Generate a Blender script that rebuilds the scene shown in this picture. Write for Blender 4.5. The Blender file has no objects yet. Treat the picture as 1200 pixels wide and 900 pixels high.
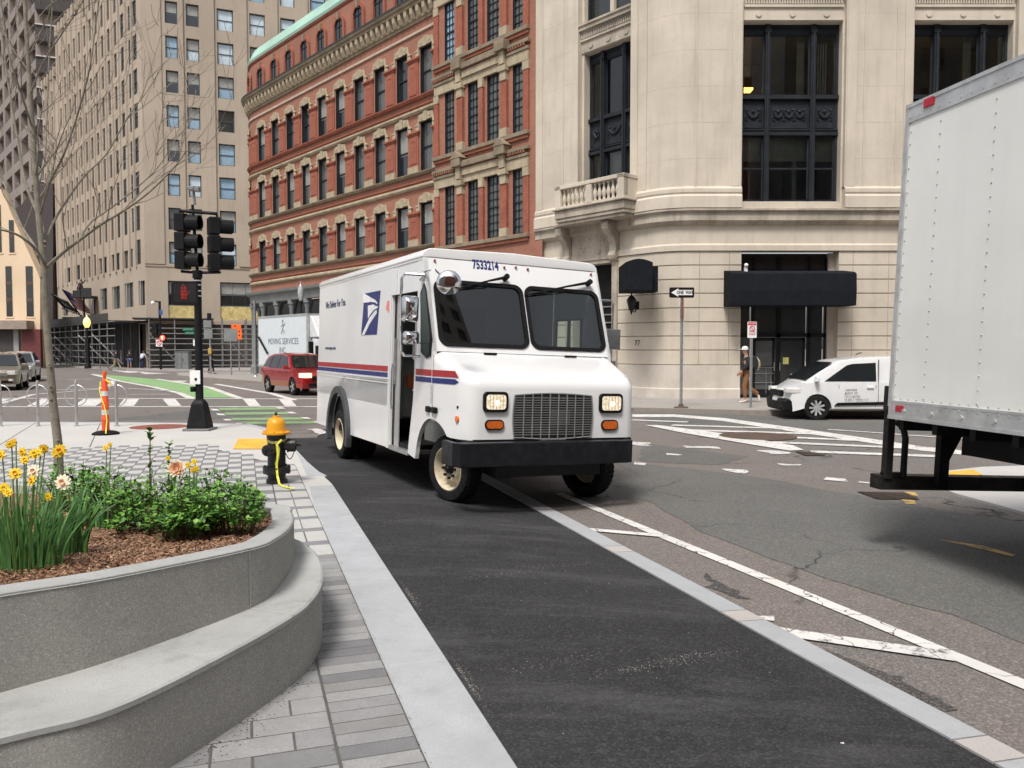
import bpy, bmesh, math, random
from mathutils import Vector as V, Matrix as MX
random.seed(7)
SC = bpy.context.scene
COL = SC.collection
PI = math.pi
# ---------------------------------------------------------------- camera
FP, HC = 950.0, 1.75
TH = math.atan(42 / FP)
cd = bpy.data.cameras.new('camera'); cam = bpy.data.objects.new('camera', cd); COL.objects.link(cam)
cd.sensor_width = 36; cd.lens = 36 * FP / 1200; cd.clip_start = .05; cd.clip_end = 2500
cam.location = (0, 0, HC); cam.rotation_euler = (PI / 2 - TH, 0, 0)
SC.camera = cam
CP = V((0, 0, HC)); FW = V((0, math.cos(TH), -math.sin(TH))); UPV = V((0, math.sin(TH), math.cos(TH)))
def ray(x, y): return FW + V((1, 0, 0)) * ((x - 600) / FP) + UPV * ((450 - y) / FP)
def hit(x, y, o, n):                       # where the line of sight through a measured point meets a real surface
    r = ray(x, y); return CP + r * ((V(o) - CP).dot(V(n)) / r.dot(V(n)))
def g(x, y, z=0.0): return hit(x, y, (0, 0, z), (0, 0, 1))
def atY(x, y, Y): return hit(x, y, (0, Y, 0), (0, 1, 0))
# ---------------------------------------------------------------- objects
WM = {}
def tagset(o, label=None, cat=None, group=None, kind=None):
    if label: o['label'] = label
    if cat: o['category'] = cat
    if group: o['group'] = group
    if kind: o['kind'] = kind
    return o
def thing(name, label, cat, loc=(0, 0, 0), rz=0.0, group=None, mat=None):
    o = bpy.data.objects.new(name, None); COL.objects.link(o)
    m = mat if mat is not None else MX.Translation(V(loc)) @ MX.Rotation(rz, 4, 'Z')
    o.matrix_world = m; WM[o.name] = m.copy(); o.empty_display_size = .2
    return tagset(o, label, cat, group)
def place(name, me, parent, mw=None, label=None):
    o = bpy.data.objects.new(name, me); COL.objects.link(o)
    mw = mw if mw is not None else MX.Identity(4)
    if parent is not None:
        o.parent = parent; o.matrix_local = WM[parent.name].inverted() @ mw
    else: o.matrix_world = mw
    WM[o.name] = mw.copy()
    if label: o['label'] = label
    return o
def copy_tree(o, mw, label=None, group=None, parent=None, top=True):
    c = o.copy(); COL.objects.link(c)
    if top: c.matrix_world = mw; WM[c.name] = mw.copy()
    else: c.parent = parent; WM[c.name] = WM[parent.name] @ o.matrix_basis
    if top and label: c['label'] = label
    if top and group: c['group'] = group
    for ch in list(o.children): copy_tree(ch, None, parent=c, top=False)
    return c
class MB:
    def __init__(s, T=None): s.v = []; s.f = []; s.m = []; s.uv = {}; s.T = T.copy() if T is not None else MX.Identity(4); s.mi = 0
    def add(s, p): s.v.append(s.T @ V(p)); return len(s.v) - 1
    def face(s, idx, uv=None, mi=None):
        s.f.append(list(idx)); s.m.append(s.mi if mi is None else mi)
        if uv: s.uv[len(s.f) - 1] = uv
    def poly(s, pts, uv=None, mi=None): s.face([s.add(p) for p in pts], uv, mi)
    def box(s, a, b, mi=None, skip=''):
        x0, y0, z0 = a; x1, y1, z1 = b
        if x0 > x1: x0, x1 = x1, x0
        if y0 > y1: y0, y1 = y1, y0
        if z0 > z1: z0, z1 = z1, z0
        i = [s.add(p) for p in ((x0,y0,z0),(x1,y0,z0),(x1,y1,z0),(x0,y1,z0),(x0,y0,z1),(x1,y0,z1),(x1,y1,z1),(x0,y1,z1))]
        for k, q in (('b',(0,3,2,1)),('t',(4,5,6,7)),('f',(0,1,5,4)),('r',(1,2,6,5)),('k',(2,3,7,6)),('l',(3,0,4,7))):
            if k not in skip: s.face([i[j] for j in q], mi=mi)
    def prism(s, poly, d0, d1, axis='y', mi=None, caps=True):   # poly in the plane across axis
        def P(a, b, d): return {'y': (a, d, b), 'x': (d, a, b), 'z': (a, b, d)}[axis]
        A = [s.add(P(a, b, d0)) for a, b in poly]; B = [s.add(P(a, b, d1)) for a, b in poly]
        n = len(poly)
        for i in range(n): s.face([A[i], A[(i+1) % n], B[(i+1) % n], B[i]], mi=mi)
        if caps: s.face(A[::-1], mi=mi); s.face(B, mi=mi)
    def ring(s, c, ax, r, n, ph=0):
        ax = V(ax).normalized(); a = ax.orthogonal().normalized(); b = ax.cross(a)
        return [V(c) + a * (r * math.cos(ph + 2*PI*i/n)) + b * (r * math.sin(ph + 2*PI*i/n)) for i in range(n)]
    def cyl(s, p0, p1, r0, r1=None, n=12, caps=True, mi=None):
        r1 = r0 if r1 is None else r1; ax = V(p1) - V(p0)
        A = [s.add(p) for p in s.ring(p0, ax, r0, n)]; B = [s.add(p) for p in s.ring(p1, ax, r1, n)]
        for i in range(n): s.face([A[i], A[(i+1) % n], B[(i+1) % n], B[i]], mi=mi)
        if caps: s.face(A[::-1], mi=mi); s.face(B, mi=mi)
    def tube(s, pts, rad, n=8, mi=None, caps=True, closed=False):
        pts = [V(p) for p in pts]; N = len(pts)
        rr = rad if isinstance(rad, (list, tuple)) else [rad] * N
        rings = []; ref = None
        for i, p in enumerate(pts):
            if closed: d = pts[(i+1) % N] - pts[i-1]
            else: d = pts[min(i+1, N-1)] - pts[max(i-1, 0)]
            if d.length < 1e-9: d = V((0, 0, 1))
            d.normalize()
            if ref is None: ref = d.orthogonal().normalized()
            ref = ref - d * ref.dot(d)
            if ref.length < 1e-6: ref = d.orthogonal()
            ref.normalize(); b = d.cross(ref)
            rings.append([s.add(p + ref * (rr[i]*math.cos(2*PI*k/n)) + b * (rr[i]*math.sin(2*PI*k/n))) for k in range(n)])
        for i in range(N if closed else N-1):
            A = rings[i]; B = rings[(i+1) % N]
            for k in range(n): s.face([A[k], A[(k+1) % n], B[(k+1) % n], B[k]], mi=mi)
        if caps and not closed: s.face(rings[0][::-1], mi=mi); s.face(rings[-1], mi=mi)
    def lathe(s, prof, o=(0,0,0), ax=(0,0,1), n=20, mi=None, caps=True):
        rings = []
        for r, h in prof:
            c = V(o) + V(ax).normalized() * h
            rings.append([s.add(p) for p in s.ring(c, ax, max(r, 1e-4), n)])
        for A, B in zip(rings, rings[1:]):
            for k in range(n): s.face([A[k], A[(k+1) % n], B[(k+1) % n], B[k]], mi=mi)
        if caps: s.face(rings[0][::-1], mi=mi); s.face(rings[-1], mi=mi)
    def sphere(s, c, r, n=12, m=8, sc=(1,1,1), mi=None):
        rings = []
        for j in range(1, m):
            a = PI * j / m
            rings.append([s.add((c[0]+r*sc[0]*math.sin(a)*math.cos(2*PI*i/n), c[1]+r*sc[1]*math.sin(a)*math.sin(2*PI*i/n), c[2]+r*sc[2]*math.cos(a))) for i in range(n)])
        t = s.add((c[0], c[1], c[2]+r*sc[2])); b = s.add((c[0], c[1], c[2]-r*sc[2]))
        for i in range(n): s.face([t, rings[0][i], rings[0][(i+1) % n]], mi=mi); s.face([b, rings[-1][(i+1) % n], rings[-1][i]], mi=mi)
        for A, B in zip(rings, rings[1:]):
            for k in range(n): s.face([A[k], B[k], B[(k+1) % n], A[(k+1) % n]], mi=mi)
    def mesh(s, name, mats, inv=None, smooth=False, bevel=0, seg=2, ang=35, fixn=True, weld=False):
        me = bpy.data.meshes.new(name)
        vs = [(inv @ p) if inv is not None else p for p in s.v]
        me.from_pydata([tuple(p) for p in vs], [], s.f)
        mats = mats if isinstance(mats, (list, tuple)) else [mats]
        for m in mats: me.materials.append(m)
        for p, k in zip(me.polygons, s.m): p.material_index = k
        if s.uv:
            ul = me.uv_layers.new(name='UVMap')
            for p in me.polygons:
                q = s.uv.get(p.index)
                if q:
                    for li, c in zip(p.loop_indices, q): ul.data[li].uv = c
        if fixn or bevel or weld:
            bm = bmesh.new(); bm.from_mesh(me)
            if weld: bmesh.ops.remove_doubles(bm, verts=bm.verts, dist=1e-4)
            if fixn: bmesh.ops.recalc_face_normals(bm, faces=bm.faces)
            if bevel:
                a = math.radians(ang)
                ed = [e for e in bm.edges if len(e.link_faces) == 2 and e.calc_face_angle(0) > a]
                bmesh.ops.bevel(bm, geom=ed, offset=bevel, segments=seg, profile=.5, affect='EDGES', clamp_overlap=True)
            bm.to_mesh(me); bm.free()
        if smooth:
            try: me.shade_smooth()
            except Exception:
                for p in me.polygons: p.use_smooth = True
            try: me.set_sharp_from_angle(angle=math.radians(smooth if smooth > 1 else 40))
            except Exception: pass
        me.update(); return me
    def build(s, name, mats, parent=None, label=None, **k):
        inv = WM[parent.name].inverted() if parent is not None else None
        me = s.mesh(name, mats, inv, **k)
        o = bpy.data.objects.new(name, me); COL.objects.link(o)
        if parent is not None: o.parent = parent; WM[o.name] = WM[parent.name].copy()
        else: WM[o.name] = MX.Identity(4)
        if label: o['label'] = label
        return o
def struct(mb, name, mats, kind='structure', label=None, cat=None, **k):
    o = mb.build(name, mats, **k)
    return tagset(o, label or name.replace('_', ' ') + ' of the street scene', cat or name.replace('_', ' '), None, kind)
def wall_holes(mb, u0, u1, z0, z1, holes, depth=.3, dy=0.0, mi=None, rmi=None, extra=()):
    """wall in the local x-z plane facing -y with rectangular holes and their reveals"""
    us = sorted({u0, u1} | {h[0] for h in holes} | {h[1] for h in holes} | set(extra)); zs = sorted({z0, z1} | {h[2] for h in holes} | {h[3] for h in holes})
    us = [u for u in us if u0 - 1e-6 <= u <= u1 + 1e-6]; zs = [z for z in zs if z0 - 1e-6 <= z <= z1 + 1e-6]
    for a, b in zip(us, us[1:]):
        run = None
        for c, d in zip(zs, zs[1:]):
            cu, cz = (a+b)/2, (c+d)/2
            if any(h[0] < cu < h[1] and h[2] < cz < h[3] for h in holes):
                if run: mb.poly([(a,dy,run[0]),(b,dy,run[0]),(b,dy,run[1]),(a,dy,run[1])], [(a,run[0]),(b,run[0]),(b,run[1]),(a,run[1])], mi)
                run = None
            else: run = (run[0], d) if run else (c, d)
        if run: mb.poly([(a,dy,run[0]),(b,dy,run[0]),(b,dy,run[1]),(a,dy,run[1])], [(a,run[0]),(b,run[0]),(b,run[1]),(a,run[1])], mi)
    r = rmi if rmi is not None else mi
    for h in holes:
        a, b, c, d = h[:4]; e = dy + depth
        for q, uv in ((((a,dy,c),(a,e,c),(a,e,d),(a,dy,d)), ((0,c),(depth,c),(depth,d),(0,d))), (((b,e,c),(b,dy,c),(b,dy,d),(b,e,d)), ((0,c),(depth,c),(depth,d),(0,d))),
                  (((a,dy,d),(a,e,d),(b,e,d),(b,dy,d)), ((a,0),(a,depth),(b,depth),(b,0))), (((a,e,c),(a,dy,c),(b,dy,c),(b,e,c)), ((a,0),(a,depth),(b,depth),(b,0)))):
            mb.poly(q, list(uv), r)
def frame(o, ux, uy):      # local x along (ux,uy), local -y outward toward the right-hand side of travel reversed
    x = V((ux, uy, 0)).normalized(); z = V((0, 0, 1)); y = z.cross(x)
    m = MX.Identity(4)
    for i in range(3): m[i][0] = x[i]; m[i][1] = y[i]; m[i][2] = z[i]; m[i][3] = (list(o) + [0, 0])[i] if i < 2 else (o[2] if len(o) > 2 else 0)
    return m
def loc(m, p): return m.inverted() @ V(p)
def fpix(m, x, y, d=0.0):  # measured image point -> local (u, z) on the plane y=d of frame m
    p = loc(m, hit(x, y, m @ V((0, d, 0)), m.to_3x3() @ V((0, 1, 0)))); return p.x, p.z
def sweep(mb, path, prof, mi=None, caps=True):
    """path: list of (x,y) points; prof: closed list of (d,z), d outward = left of travel"""
    n = len(path); rings = []
    for i in range(n):
        p = V(path[i]); a = (V(path[i]) - V(path[i-1])).normalized() if i else None
        b = (V(path[i+1]) - V(path[i])).normalized() if i < n-1 else None
        if a is None: a = b
        if b is None: b = a
        na = V((-a.y, a.x)); nb = V((-b.y, b.x)); m = (na + nb).normalized(); k = 1 / max(.3, m.dot(na))
        rings.append([mb.add((p.x + m.x*d*k, p.y + m.y*d*k, z)) for d, z in prof])
    q = len(prof); acc = 0
    for i in range(n-1):
        L = (V(path[i+1]) - V(path[i])).length
        for j in range(q):
            j2 = (j+1) % q
            mb.face([rings[i][j], rings[i+1][j], rings[i+1][j2], rings[i][j2]], [(acc, prof[j][1]), (acc+L, prof[j][1]), (acc+L, prof[j2][1]+abs(prof[j2][0]-prof[j][0])*.01), (acc, prof[j2][1])], mi)
        acc += L
    if caps: mb.face(rings[0][::-1], mi=mi); mb.face(rings[-1], mi=mi)
def rrect(a, b, c, d, r, n=4):   # rounded rectangle a..b by c..d
    P = []
    for cx, cz, s in ((b-r, d-r, 0), (a+r, d-r, 1), (a+r, c+r, 2), (b-r, c+r, 3)):
        for i in range(n+1):
            t = (s + i/n) * PI/2; P.append((cx + r*math.cos(t), cz + r*math.sin(t)))
    return P
def text_obj(txt, name, size, mtl, parent, mw, extr=.002, label=None, sx=1.0, shear=0.0, bold=0.0, align='CENTER'):
    cu = bpy.data.curves.new(name, 'FONT'); cu.body = txt; cu.size = size; cu.extrude = extr; cu.align_x = align; cu.align_y = 'CENTER'; cu.shear = shear; cu.offset = bold; cu.resolution_u = 3
    to = bpy.data.objects.new('tmp_text', cu); COL.objects.link(to)
    dg = bpy.context.evaluated_depsgraph_get(); me = bpy.data.meshes.new_from_object(to.evaluated_get(dg)); bpy.data.objects.remove(to)
    me.transform(MX.Diagonal((sx, 1, 1, 1))); me.materials.clear(); me.materials.append(mtl); me.name = name
    return place(name, me, parent, mw, label)
def TXM(m, u, d, z, back=False):   # matrix for upright text on a frame m (x right, -y out)
    return m @ MX.Translation(V((u, d, z))) @ MX.Rotation(PI/2, 4, 'X')
# ---------------------------------------------------------------- materials
def newmat(name):
    m = bpy.data.materials.new(name); m.use_nodes = True; nt = m.node_tree; b = nt.nodes['Principled BSDF']
    return m, nt, b
def N(nt, t, **k):
    n = nt.nodes.new(t)
    for a, v in k.items():
        if a.startswith('i_'): n.inputs[a[2:].replace('_', ' ')].default_value = v
        else: setattr(n, a, v)
    return n
def c4(c): return (c[0], c[1], c[2], 1)
def mix(nt, fac, a, b, bt='MIX'):
    n = nt.nodes.new('ShaderNodeMix'); n.data_type = 'RGBA'; n.blend_type = bt
    for i, v in ((0, fac), (6, a), (7, b)):
        if hasattr(v, 'links') or hasattr(v, 'is_output'): nt.links.new(v, n.inputs[i])
        elif i == 0: n.inputs[0].default_value = v
        else: n.inputs[i].default_value = c4(v)
    return n.outputs[2]
def noise(nt, vec, scale, detail=4, rough=.6, lo=.35, hi=.65):
    n = N(nt, 'ShaderNodeTexNoise'); n.inputs['Scale'].default_value = scale; n.inputs['Detail'].default_value = detail; n.inputs['Roughness'].default_value = rough
    nt.links.new(vec, n.inputs['Vector'])
    r = N(nt, 'ShaderNodeMapRange'); r.inputs[1].default_value = lo; r.inputs[2].default_value = hi; nt.links.new(n.outputs[0], r.inputs[0])
    return r.outputs[0]
def coords(nt, kind='Object', sc=(1, 1, 1), rot=0):
    t = N(nt, 'ShaderNodeTexCoord'); mp = N(nt, 'ShaderNodeMapping'); mp.inputs['Scale'].default_value = sc; mp.inputs['Rotation'].default_value = (0, 0, rot)
    nt.links.new(t.outputs[kind], mp.inputs['Vector']); return mp.outputs[0]
def bumpn(nt, b, h, strength=.3, dist=.01):
    n = N(nt, 'ShaderNodeBump'); n.inputs['Strength'].default_value = strength; n.inputs['Distance'].default_value = dist
    nt.links.new(h, n.inputs['Height']); nt.links.new(n.outputs[0], b.inputs['Normal'])
MC = {}
def mat(name, col, rough=.6, metal=0.0, spec=.5, var=.12, vs=3.0, fine=0.0, fs=60.0, bump=0.0, streak=0.0, coat=0.0, emit=None, es=1.0, dirt=0.0, dc=(.12, .1, .08), rv=True):
    if name in MC: return MC[name]
    m, nt, b = newmat(name)
    b.inputs['Roughness'].default_value = rough; b.inputs['Metallic'].default_value = metal; b.inputs['Specular IOR Level'].default_value = spec
    b.inputs['Coat Weight'].default_value = coat
    if coat: b.inputs['Coat Roughness'].default_value = .05
    if emit: b.inputs['Emission Color'].default_value = c4(emit); b.inputs['Emission Strength'].default_value = es
    vec = coords(nt)
    lo = tuple(c*(1-var) for c in col); hi = tuple(min(1, c*(1+var)) for c in col)
    o = mix(nt, noise(nt, vec, vs), lo, hi)
    if fine:
        f = noise(nt, vec, fs, 2, .5, .4, .6)
        o = mix(nt, f, o, mix(nt, fine, o, (.9, .9, .9)), 'MIX') if False else mix(nt, f, mix(nt, fine, o, (0, 0, 0)), mix(nt, fine*.35, o, (.9, .88, .85)))
    if streak:
        v2 = coords(nt, 'Object', (2.2, 2.2, .22)); s = noise(nt, v2, 1.5, 5, .65, .5, .78)
        sm = N(nt, 'ShaderNodeMath', operation='MULTIPLY'); sm.inputs[1].default_value = streak; nt.links.new(s, sm.inputs[0])
        o = mix(nt, sm.outputs[0], o, tuple(c*.45 for c in col))
    if dirt:
        s = noise(nt, vec, vs*2.3, 6, .7, .5, .72); sm = N(nt, 'ShaderNodeMath', operation='MULTIPLY'); sm.inputs[1].default_value = dirt; nt.links.new(s, sm.inputs[0])
        o = mix(nt, sm.outputs[0], o, dc)
    nt.links.new(o, b.inputs['Base Color'])
    if rough < .9 and rv:
        rn = N(nt, 'ShaderNodeMapRange'); rn.inputs[3].default_value = rough*.85; rn.inputs[4].default_value = min(1, rough*1.2+.02); nt.links.new(noise(nt, vec, vs*1.7), rn.inputs[0]); nt.links.new(rn.outputs[0], b.inputs['Roughness'])
    if bump: bumpn(nt, b, noise(nt, vec, fs, 3, .6, 0, 1), bump)
    MC[name] = m; return m
def brick_mat(name, c1, c2, mortar, bw=.21, bh=.07, ms=.008, rough=.85):
    m, nt, b = newmat(name); t = N(nt, 'ShaderNodeTexCoord'); br = N(nt, 'ShaderNodeTexBrick')
    nt.links.new(t.outputs['UV'], br.inputs['Vector'])
    br.inputs['Color1'].default_value = c4(c1); br.inputs['Color2'].default_value = c4(c2); br.inputs['Mortar'].default_value = c4(mortar)
    for k, v in (('Scale', 1), ('Mortar Size', ms), ('Brick Width', bw), ('Row Height', bh), ('Bias', -.2)): br.inputs[k].default_value = v
    vec = coords(nt); n1 = noise(nt, vec, .35, 5, .6, .3, .7)
    o = mix(nt, n1, mix(nt, .22, br.outputs[0], (0, 0, 0)), br.outputs[0])
    v2 = coords(nt, 'Object', (1, 1, .15)); o = mix(nt, noise(nt, v2, 1.2, 5, .7, .55, .9), o, tuple(c*.6 for c in c1))
    nt.links.new(o, b.inputs['Base Color']); b.inputs['Roughness'].default_value = rough
    return m
def glass_mat(name, tint=(.3, .36, .33), refl=1.0, rough=.02, ior=1.5):
    m, nt, b = newmat(name); nt.nodes.remove(b); out = nt.nodes['Material Output']
    tr = N(nt, 'ShaderNodeBsdfTransparent'); tr.inputs[0].default_value = c4(tint); gl = N(nt, 'ShaderNodeBsdfGlossy'); gl.inputs['Roughness'].default_value = rough; gl.inputs[0].default_value = (refl, refl, refl, 1)
    fr = N(nt, 'ShaderNodeFresnel'); fr.inputs[0].default_value = ior; ms = N(nt, 'ShaderNodeMixShader')
    nt.links.new(fr.outputs[0], ms.inputs[0]); nt.links.new(tr.outputs[0], ms.inputs[1]); nt.links.new(gl.outputs[0], ms.inputs[2]); nt.links.new(ms.outputs[0], out.inputs[0])
    return m
# ---------------------------------------------------------------- material library
def asphalt(name, col, agg=.5, patch=.15, crack=0.0, tint=None, stain=.3, rough=.88, scuff=(.6, .82)):
    m, nt, b = newmat(name); vec = coords(nt)
    base = mix(nt, noise(nt, vec, .45, 6, .65, .3, .7), tuple(c*(1-patch) for c in col), tuple(c*(1+patch) for c in col))
    if tint: base = mix(nt, noise(nt, vec, .23, 4, .6, .42, .6), base, tint)
    sp = N(nt, 'ShaderNodeTexVoronoi'); sp.inputs['Scale'].default_value = 95; nt.links.new(vec, sp.inputs['Vector'])
    hs = N(nt, 'ShaderNodeSeparateColor'); nt.links.new(sp.outputs['Color'], hs.inputs[0])
    r = N(nt, 'ShaderNodeMapRange'); r.inputs[1].default_value = .55; r.inputs[2].default_value = 1; r.inputs[4].default_value = agg; nt.links.new(hs.outputs[0], r.inputs[0])
    base = mix(nt, r.outputs[0], base, tuple(min(1, c*2.3+.03) for c in col))
    r2 = N(nt, 'ShaderNodeMapRange'); r2.inputs[1].default_value = .35; r2.inputs[2].default_value = 0; r2.inputs[4].default_value = agg*.9; nt.links.new(hs.outputs[1], r2.inputs[0])
    base = mix(nt, r2.outputs[0], base, tuple(c*.35 for c in col))
    if stain:
        v2 = coords(nt, 'Object', (1.0, .35, 1), .33)
        sm = N(nt, 'ShaderNodeMath', operation='MULTIPLY'); sm.inputs[1].default_value = stain; nt.links.new(noise(nt, v2, 1.6, 6, .72, .55, .8), sm.inputs[0])
        base = mix(nt, sm.outputs[0], base, tuple(c*.45 for c in col))
        v3 = coords(nt, 'Object', (.3, 1.3, 1), .25)
        sm = N(nt, 'ShaderNodeMath', operation='MULTIPLY'); sm.inputs[1].default_value = stain*.75; nt.links.new(noise(nt, v3, 1.1, 9, .8, *scuff), sm.inputs[0])
        base = mix(nt, sm.outputs[0], base, tuple(min(1, c*2.2+.05) for c in col))
    if crack:
        vo = N(nt, 'ShaderNodeTexVoronoi', feature='DISTANCE_TO_EDGE'); vo.inputs['Scale'].default_value = crack
        nz = N(nt, 'ShaderNodeTexNoise'); nz.inputs['Scale'].default_value = 2.5; nz.inputs['Detail'].default_value = 6; nt.links.new(vec, nz.inputs['Vector'])
        add = N(nt, 'ShaderNodeVectorMath', operation='MULTIPLY_ADD'); add.inputs[1].default_value = (.5, .5, .5); nt.links.new(nz.outputs['Color'], add.inputs[0]); nt.links.new(vec, add.inputs[2]); nt.links.new(add.outputs[0], vo.inputs['Vector'])
        cr = N(nt, 'ShaderNodeMapRange'); cr.inputs[1].default_value = .012; cr.inputs[2].default_value = .0; nt.links.new(vo.outputs['Distance'], cr.inputs[0])
        mk = noise(nt, vec, .5, 3, .6, .5, .62); mm = N(nt, 'ShaderNodeMath', operation='MULTIPLY'); nt.links.new(cr.outputs[0], mm.inputs[0]); nt.links.new(mk, mm.inputs[1])
        base = mix(nt, mm.outputs[0], base, (.012, .012, .012))
    nt.links.new(base, b.inputs['Base Color']); b.inputs['Roughness'].default_value = rough
    b.inputs['Specular IOR Level'].default_value = .15
    bumpn(nt, b, noise(nt, vec, 120, 3, .6, 0, 1), .5, .004)
    return m
def paint(name, col, under=(.13, .12, .115), wear=.5, scale=4.0):
    m, nt, b = newmat(name); vec = coords(nt)
    w = noise(nt, vec, scale, 10, .8, wear, wear+.09)
    vo = N(nt, 'ShaderNodeTexVoronoi', feature='DISTANCE_TO_EDGE'); vo.inputs['Scale'].default_value = 3.2; nz = N(nt, 'ShaderNodeTexNoise'); nz.inputs['Scale'].default_value = 6; nt.links.new(vec, nz.inputs['Vector'])
    add = N(nt, 'ShaderNodeVectorMath', operation='MULTIPLY_ADD'); add.inputs[1].default_value = (.25, .25, .25); nt.links.new(nz.outputs['Color'], add.inputs[0]); nt.links.new(vec, add.inputs[2]); nt.links.new(add.outputs[0], vo.inputs['Vector'])
    cr = N(nt, 'ShaderNodeMapRange'); cr.inputs[1].default_value = .02; cr.inputs[2].default_value = .008; nt.links.new(vo.outputs['Distance'], cr.inputs[0])
    mxm = N(nt, 'ShaderNodeMath', operation='MAXIMUM'); nt.links.new(w, mxm.inputs[0]); nt.links.new(cr.outputs[0], mxm.inputs[1])
    c = mix(nt, noise(nt, vec, 1.2, 5, .6, .3, .7), tuple(x*.82 for x in col), col)
    nt.links.new(mix(nt, mxm.outputs[0], c, under), b.inputs['Base Color']); b.inputs['Roughness'].default_value = .7
    return m
def concrete(name, col, var=.1, speck=0.0, stain=.2, vs=1.5, rough=.85):
    m, nt, b = newmat(name); vec = coords(nt)
    o = mix(nt, noise(nt, vec, vs, 6, .65, .3, .7), tuple(c*(1-var) for c in col), tuple(min(1, c*(1+var)) for c in col))
    o = mix(nt, noise(nt, vec, 140, 2, .5, .45, .75), o, tuple(c*.8 for c in col))
    if speck:
        vo = N(nt, 'ShaderNodeTexVoronoi'); vo.inputs['Scale'].default_value = 170; nt.links.new(vec, vo.inputs['Vector'])
        hs = N(nt, 'ShaderNodeSeparateColor'); nt.links.new(vo.outputs['Color'], hs.inputs[0])
        for ch, lo, hi, cc in ((0, .86, .9, tuple(min(1, c*2.2) for c in col)), (1, .75, .8, tuple(c*.35 for c in col)), (2, .8, .85, (col[0]*1.35, col[1]*1.2, col[2]))):
            r = N(nt, 'ShaderNodeMapRange'); r.inputs[1].default_value = lo; r.inputs[2].default_value = hi; r.inputs[4].default_value = speck; nt.links.new(hs.outputs[ch], r.inputs[0])
            o = mix(nt, r.outputs[0], o, cc)
    if stain:
        sm = N(nt, 'ShaderNodeMath', operation='MULTIPLY'); sm.inputs[1].default_value = stain; nt.links.new(noise(nt, vec, vs*1.7, 7, .75, .52, .75), sm.inputs[0])
        o = mix(nt, sm.outputs[0], o, tuple(c*.55 for c in col))
    nt.links.new(o, b.inputs['Base Color']); b.inputs['Roughness'].default_value = rough; b.inputs['Specular IOR Level'].default_value = .35
    bumpn(nt, b, noise(nt, vec, 90, 4, .7, 0, 1), .25, .004)
    return m
ROAD = asphalt('road_asphalt', (.168, .148, .137), .45, .10, crack=.35, tint=(.145, .136, .129), stain=.28)
LANE = asphalt('fresh_asphalt', (.033, .033, .035), .42, .25, stain=.7, scuff=(.50, .74))
PATCHM = asphalt('patched_asphalt', (.125, .124, .119), .4, .12, crack=.7, stain=.35)
WALKM = concrete('sidewalk_concrete', (.52, .51, .49), .06, 0, .12, .8)
FARWALK = concrete('far_sidewalk_concrete', (.33, .31, .29), .12, 0, .3, .6)
GRAN = concrete('granite_curb', (.41, .425, .445), .12, 0, .5, 2.5)
STRIPM = concrete('granite_strip', (.38, .395, .415), .1, 0, .2, 2.5)
STRIPP = concrete('pinkish_granite', (.44, .415, .40), .08, 0, .1, 3)
PLANT = concrete('aggregate_concrete', (.34, .335, .315), .12, .24, .5, .9)
PLTOP = concrete('smooth_concrete_cap', (.40, .405, .395), .17, 0, .8, 1.7)
PAV = [concrete('paver_%d' % i, c, .12, 0, .4, 5) for i, c in enumerate([(.27, .27, .275), (.22, .22, .225), (.31, .31, .31), (.25, .245, .245), (.19, .19, .2)])]
PLIGHT = concrete('paver_light', (.48, .475, .46), .08, 0, .2, 5)
PDARK = concrete('paver_dark', (.23, .23, .245), .08, 0, .2, 5)
JOINT = concrete('joint_sand', (.11, .105, .1), .2, 0, .3, 8)
WHITEP = paint('white_road_paint', (.70, .69, .66), wear=.58)
WORNP = paint('worn_road_paint', (.68, .67, .65), wear=.52, scale=6)
GREENP = paint('green_lane_paint', (.25, .44, .19), wear=.57, scale=3)
GREENW = paint('worn_green_paint', (.25, .42, .18), wear=.53, scale=5)
YELP = mat('yellow_tactile', (.75, .42, .06), .7)
LIME = mat('limestone', (.58, .52, .435), .85, spec=.2, var=.10, vs=.55, fine=.03, fs=25, streak=.3, bump=.08)
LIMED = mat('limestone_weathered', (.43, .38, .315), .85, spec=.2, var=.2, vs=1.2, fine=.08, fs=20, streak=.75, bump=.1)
LIMEB = mat('limestone_base', (.55, .50, .44), .8, var=.1, vs=1.2, streak=.2)
DFRAME = mat('dark_iron_frame', (.022, .026, .032), .5, spec=.2, var=.2)
AWN = mat('charcoal_awning', (.012, .014, .019), .85, spec=.1, var=.1)
TAN = mat('tan_stone', (.43, .36, .29), .9, spec=.15, var=.1, vs=.15, streak=.25)
TAND = mat('tan_stone_dark', (.36, .29, .225), .85, var=.12, vs=.3, streak=.3)
BRICK = brick_mat('red_brick', (.39, .155, .10), (.31, .115, .075), (.30, .19, .14))
BRICKD = mat('red_pilaster', (.31, .105, .068), .9, spec=.15, var=.14, vs=1.5, fine=.08, fs=14)
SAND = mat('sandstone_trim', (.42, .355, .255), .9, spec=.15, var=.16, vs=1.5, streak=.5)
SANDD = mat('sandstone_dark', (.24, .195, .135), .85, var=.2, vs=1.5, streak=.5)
VERD = mat('verdigris_copper', (.33, .52, .43), .6, var=.12, vs=.5)
GREYST = mat('grey_cast_iron', (.19, .20, .20), .6, var=.12, vs=1)
BROWN = mat('brown_grey_concrete', (.255, .215, .195), .85, var=.1, vs=.2)
BROWND = mat('dark_brown_panel', (.055, .045, .045), .7)
BEIGE = mat('beige_stone', (.72, .56, .39), .85, var=.08, vs=.2)
METAL = mat('galvanised_steel', (.45, .46, .47), .35, .8, var=.15, vs=8)
STEEL = mat('brushed_steel', (.62, .61, .60), .3, .9, var=.08)
CHROME = mat('chrome', (.75, .75, .76), .07, 1.0, var=.04)
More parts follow.
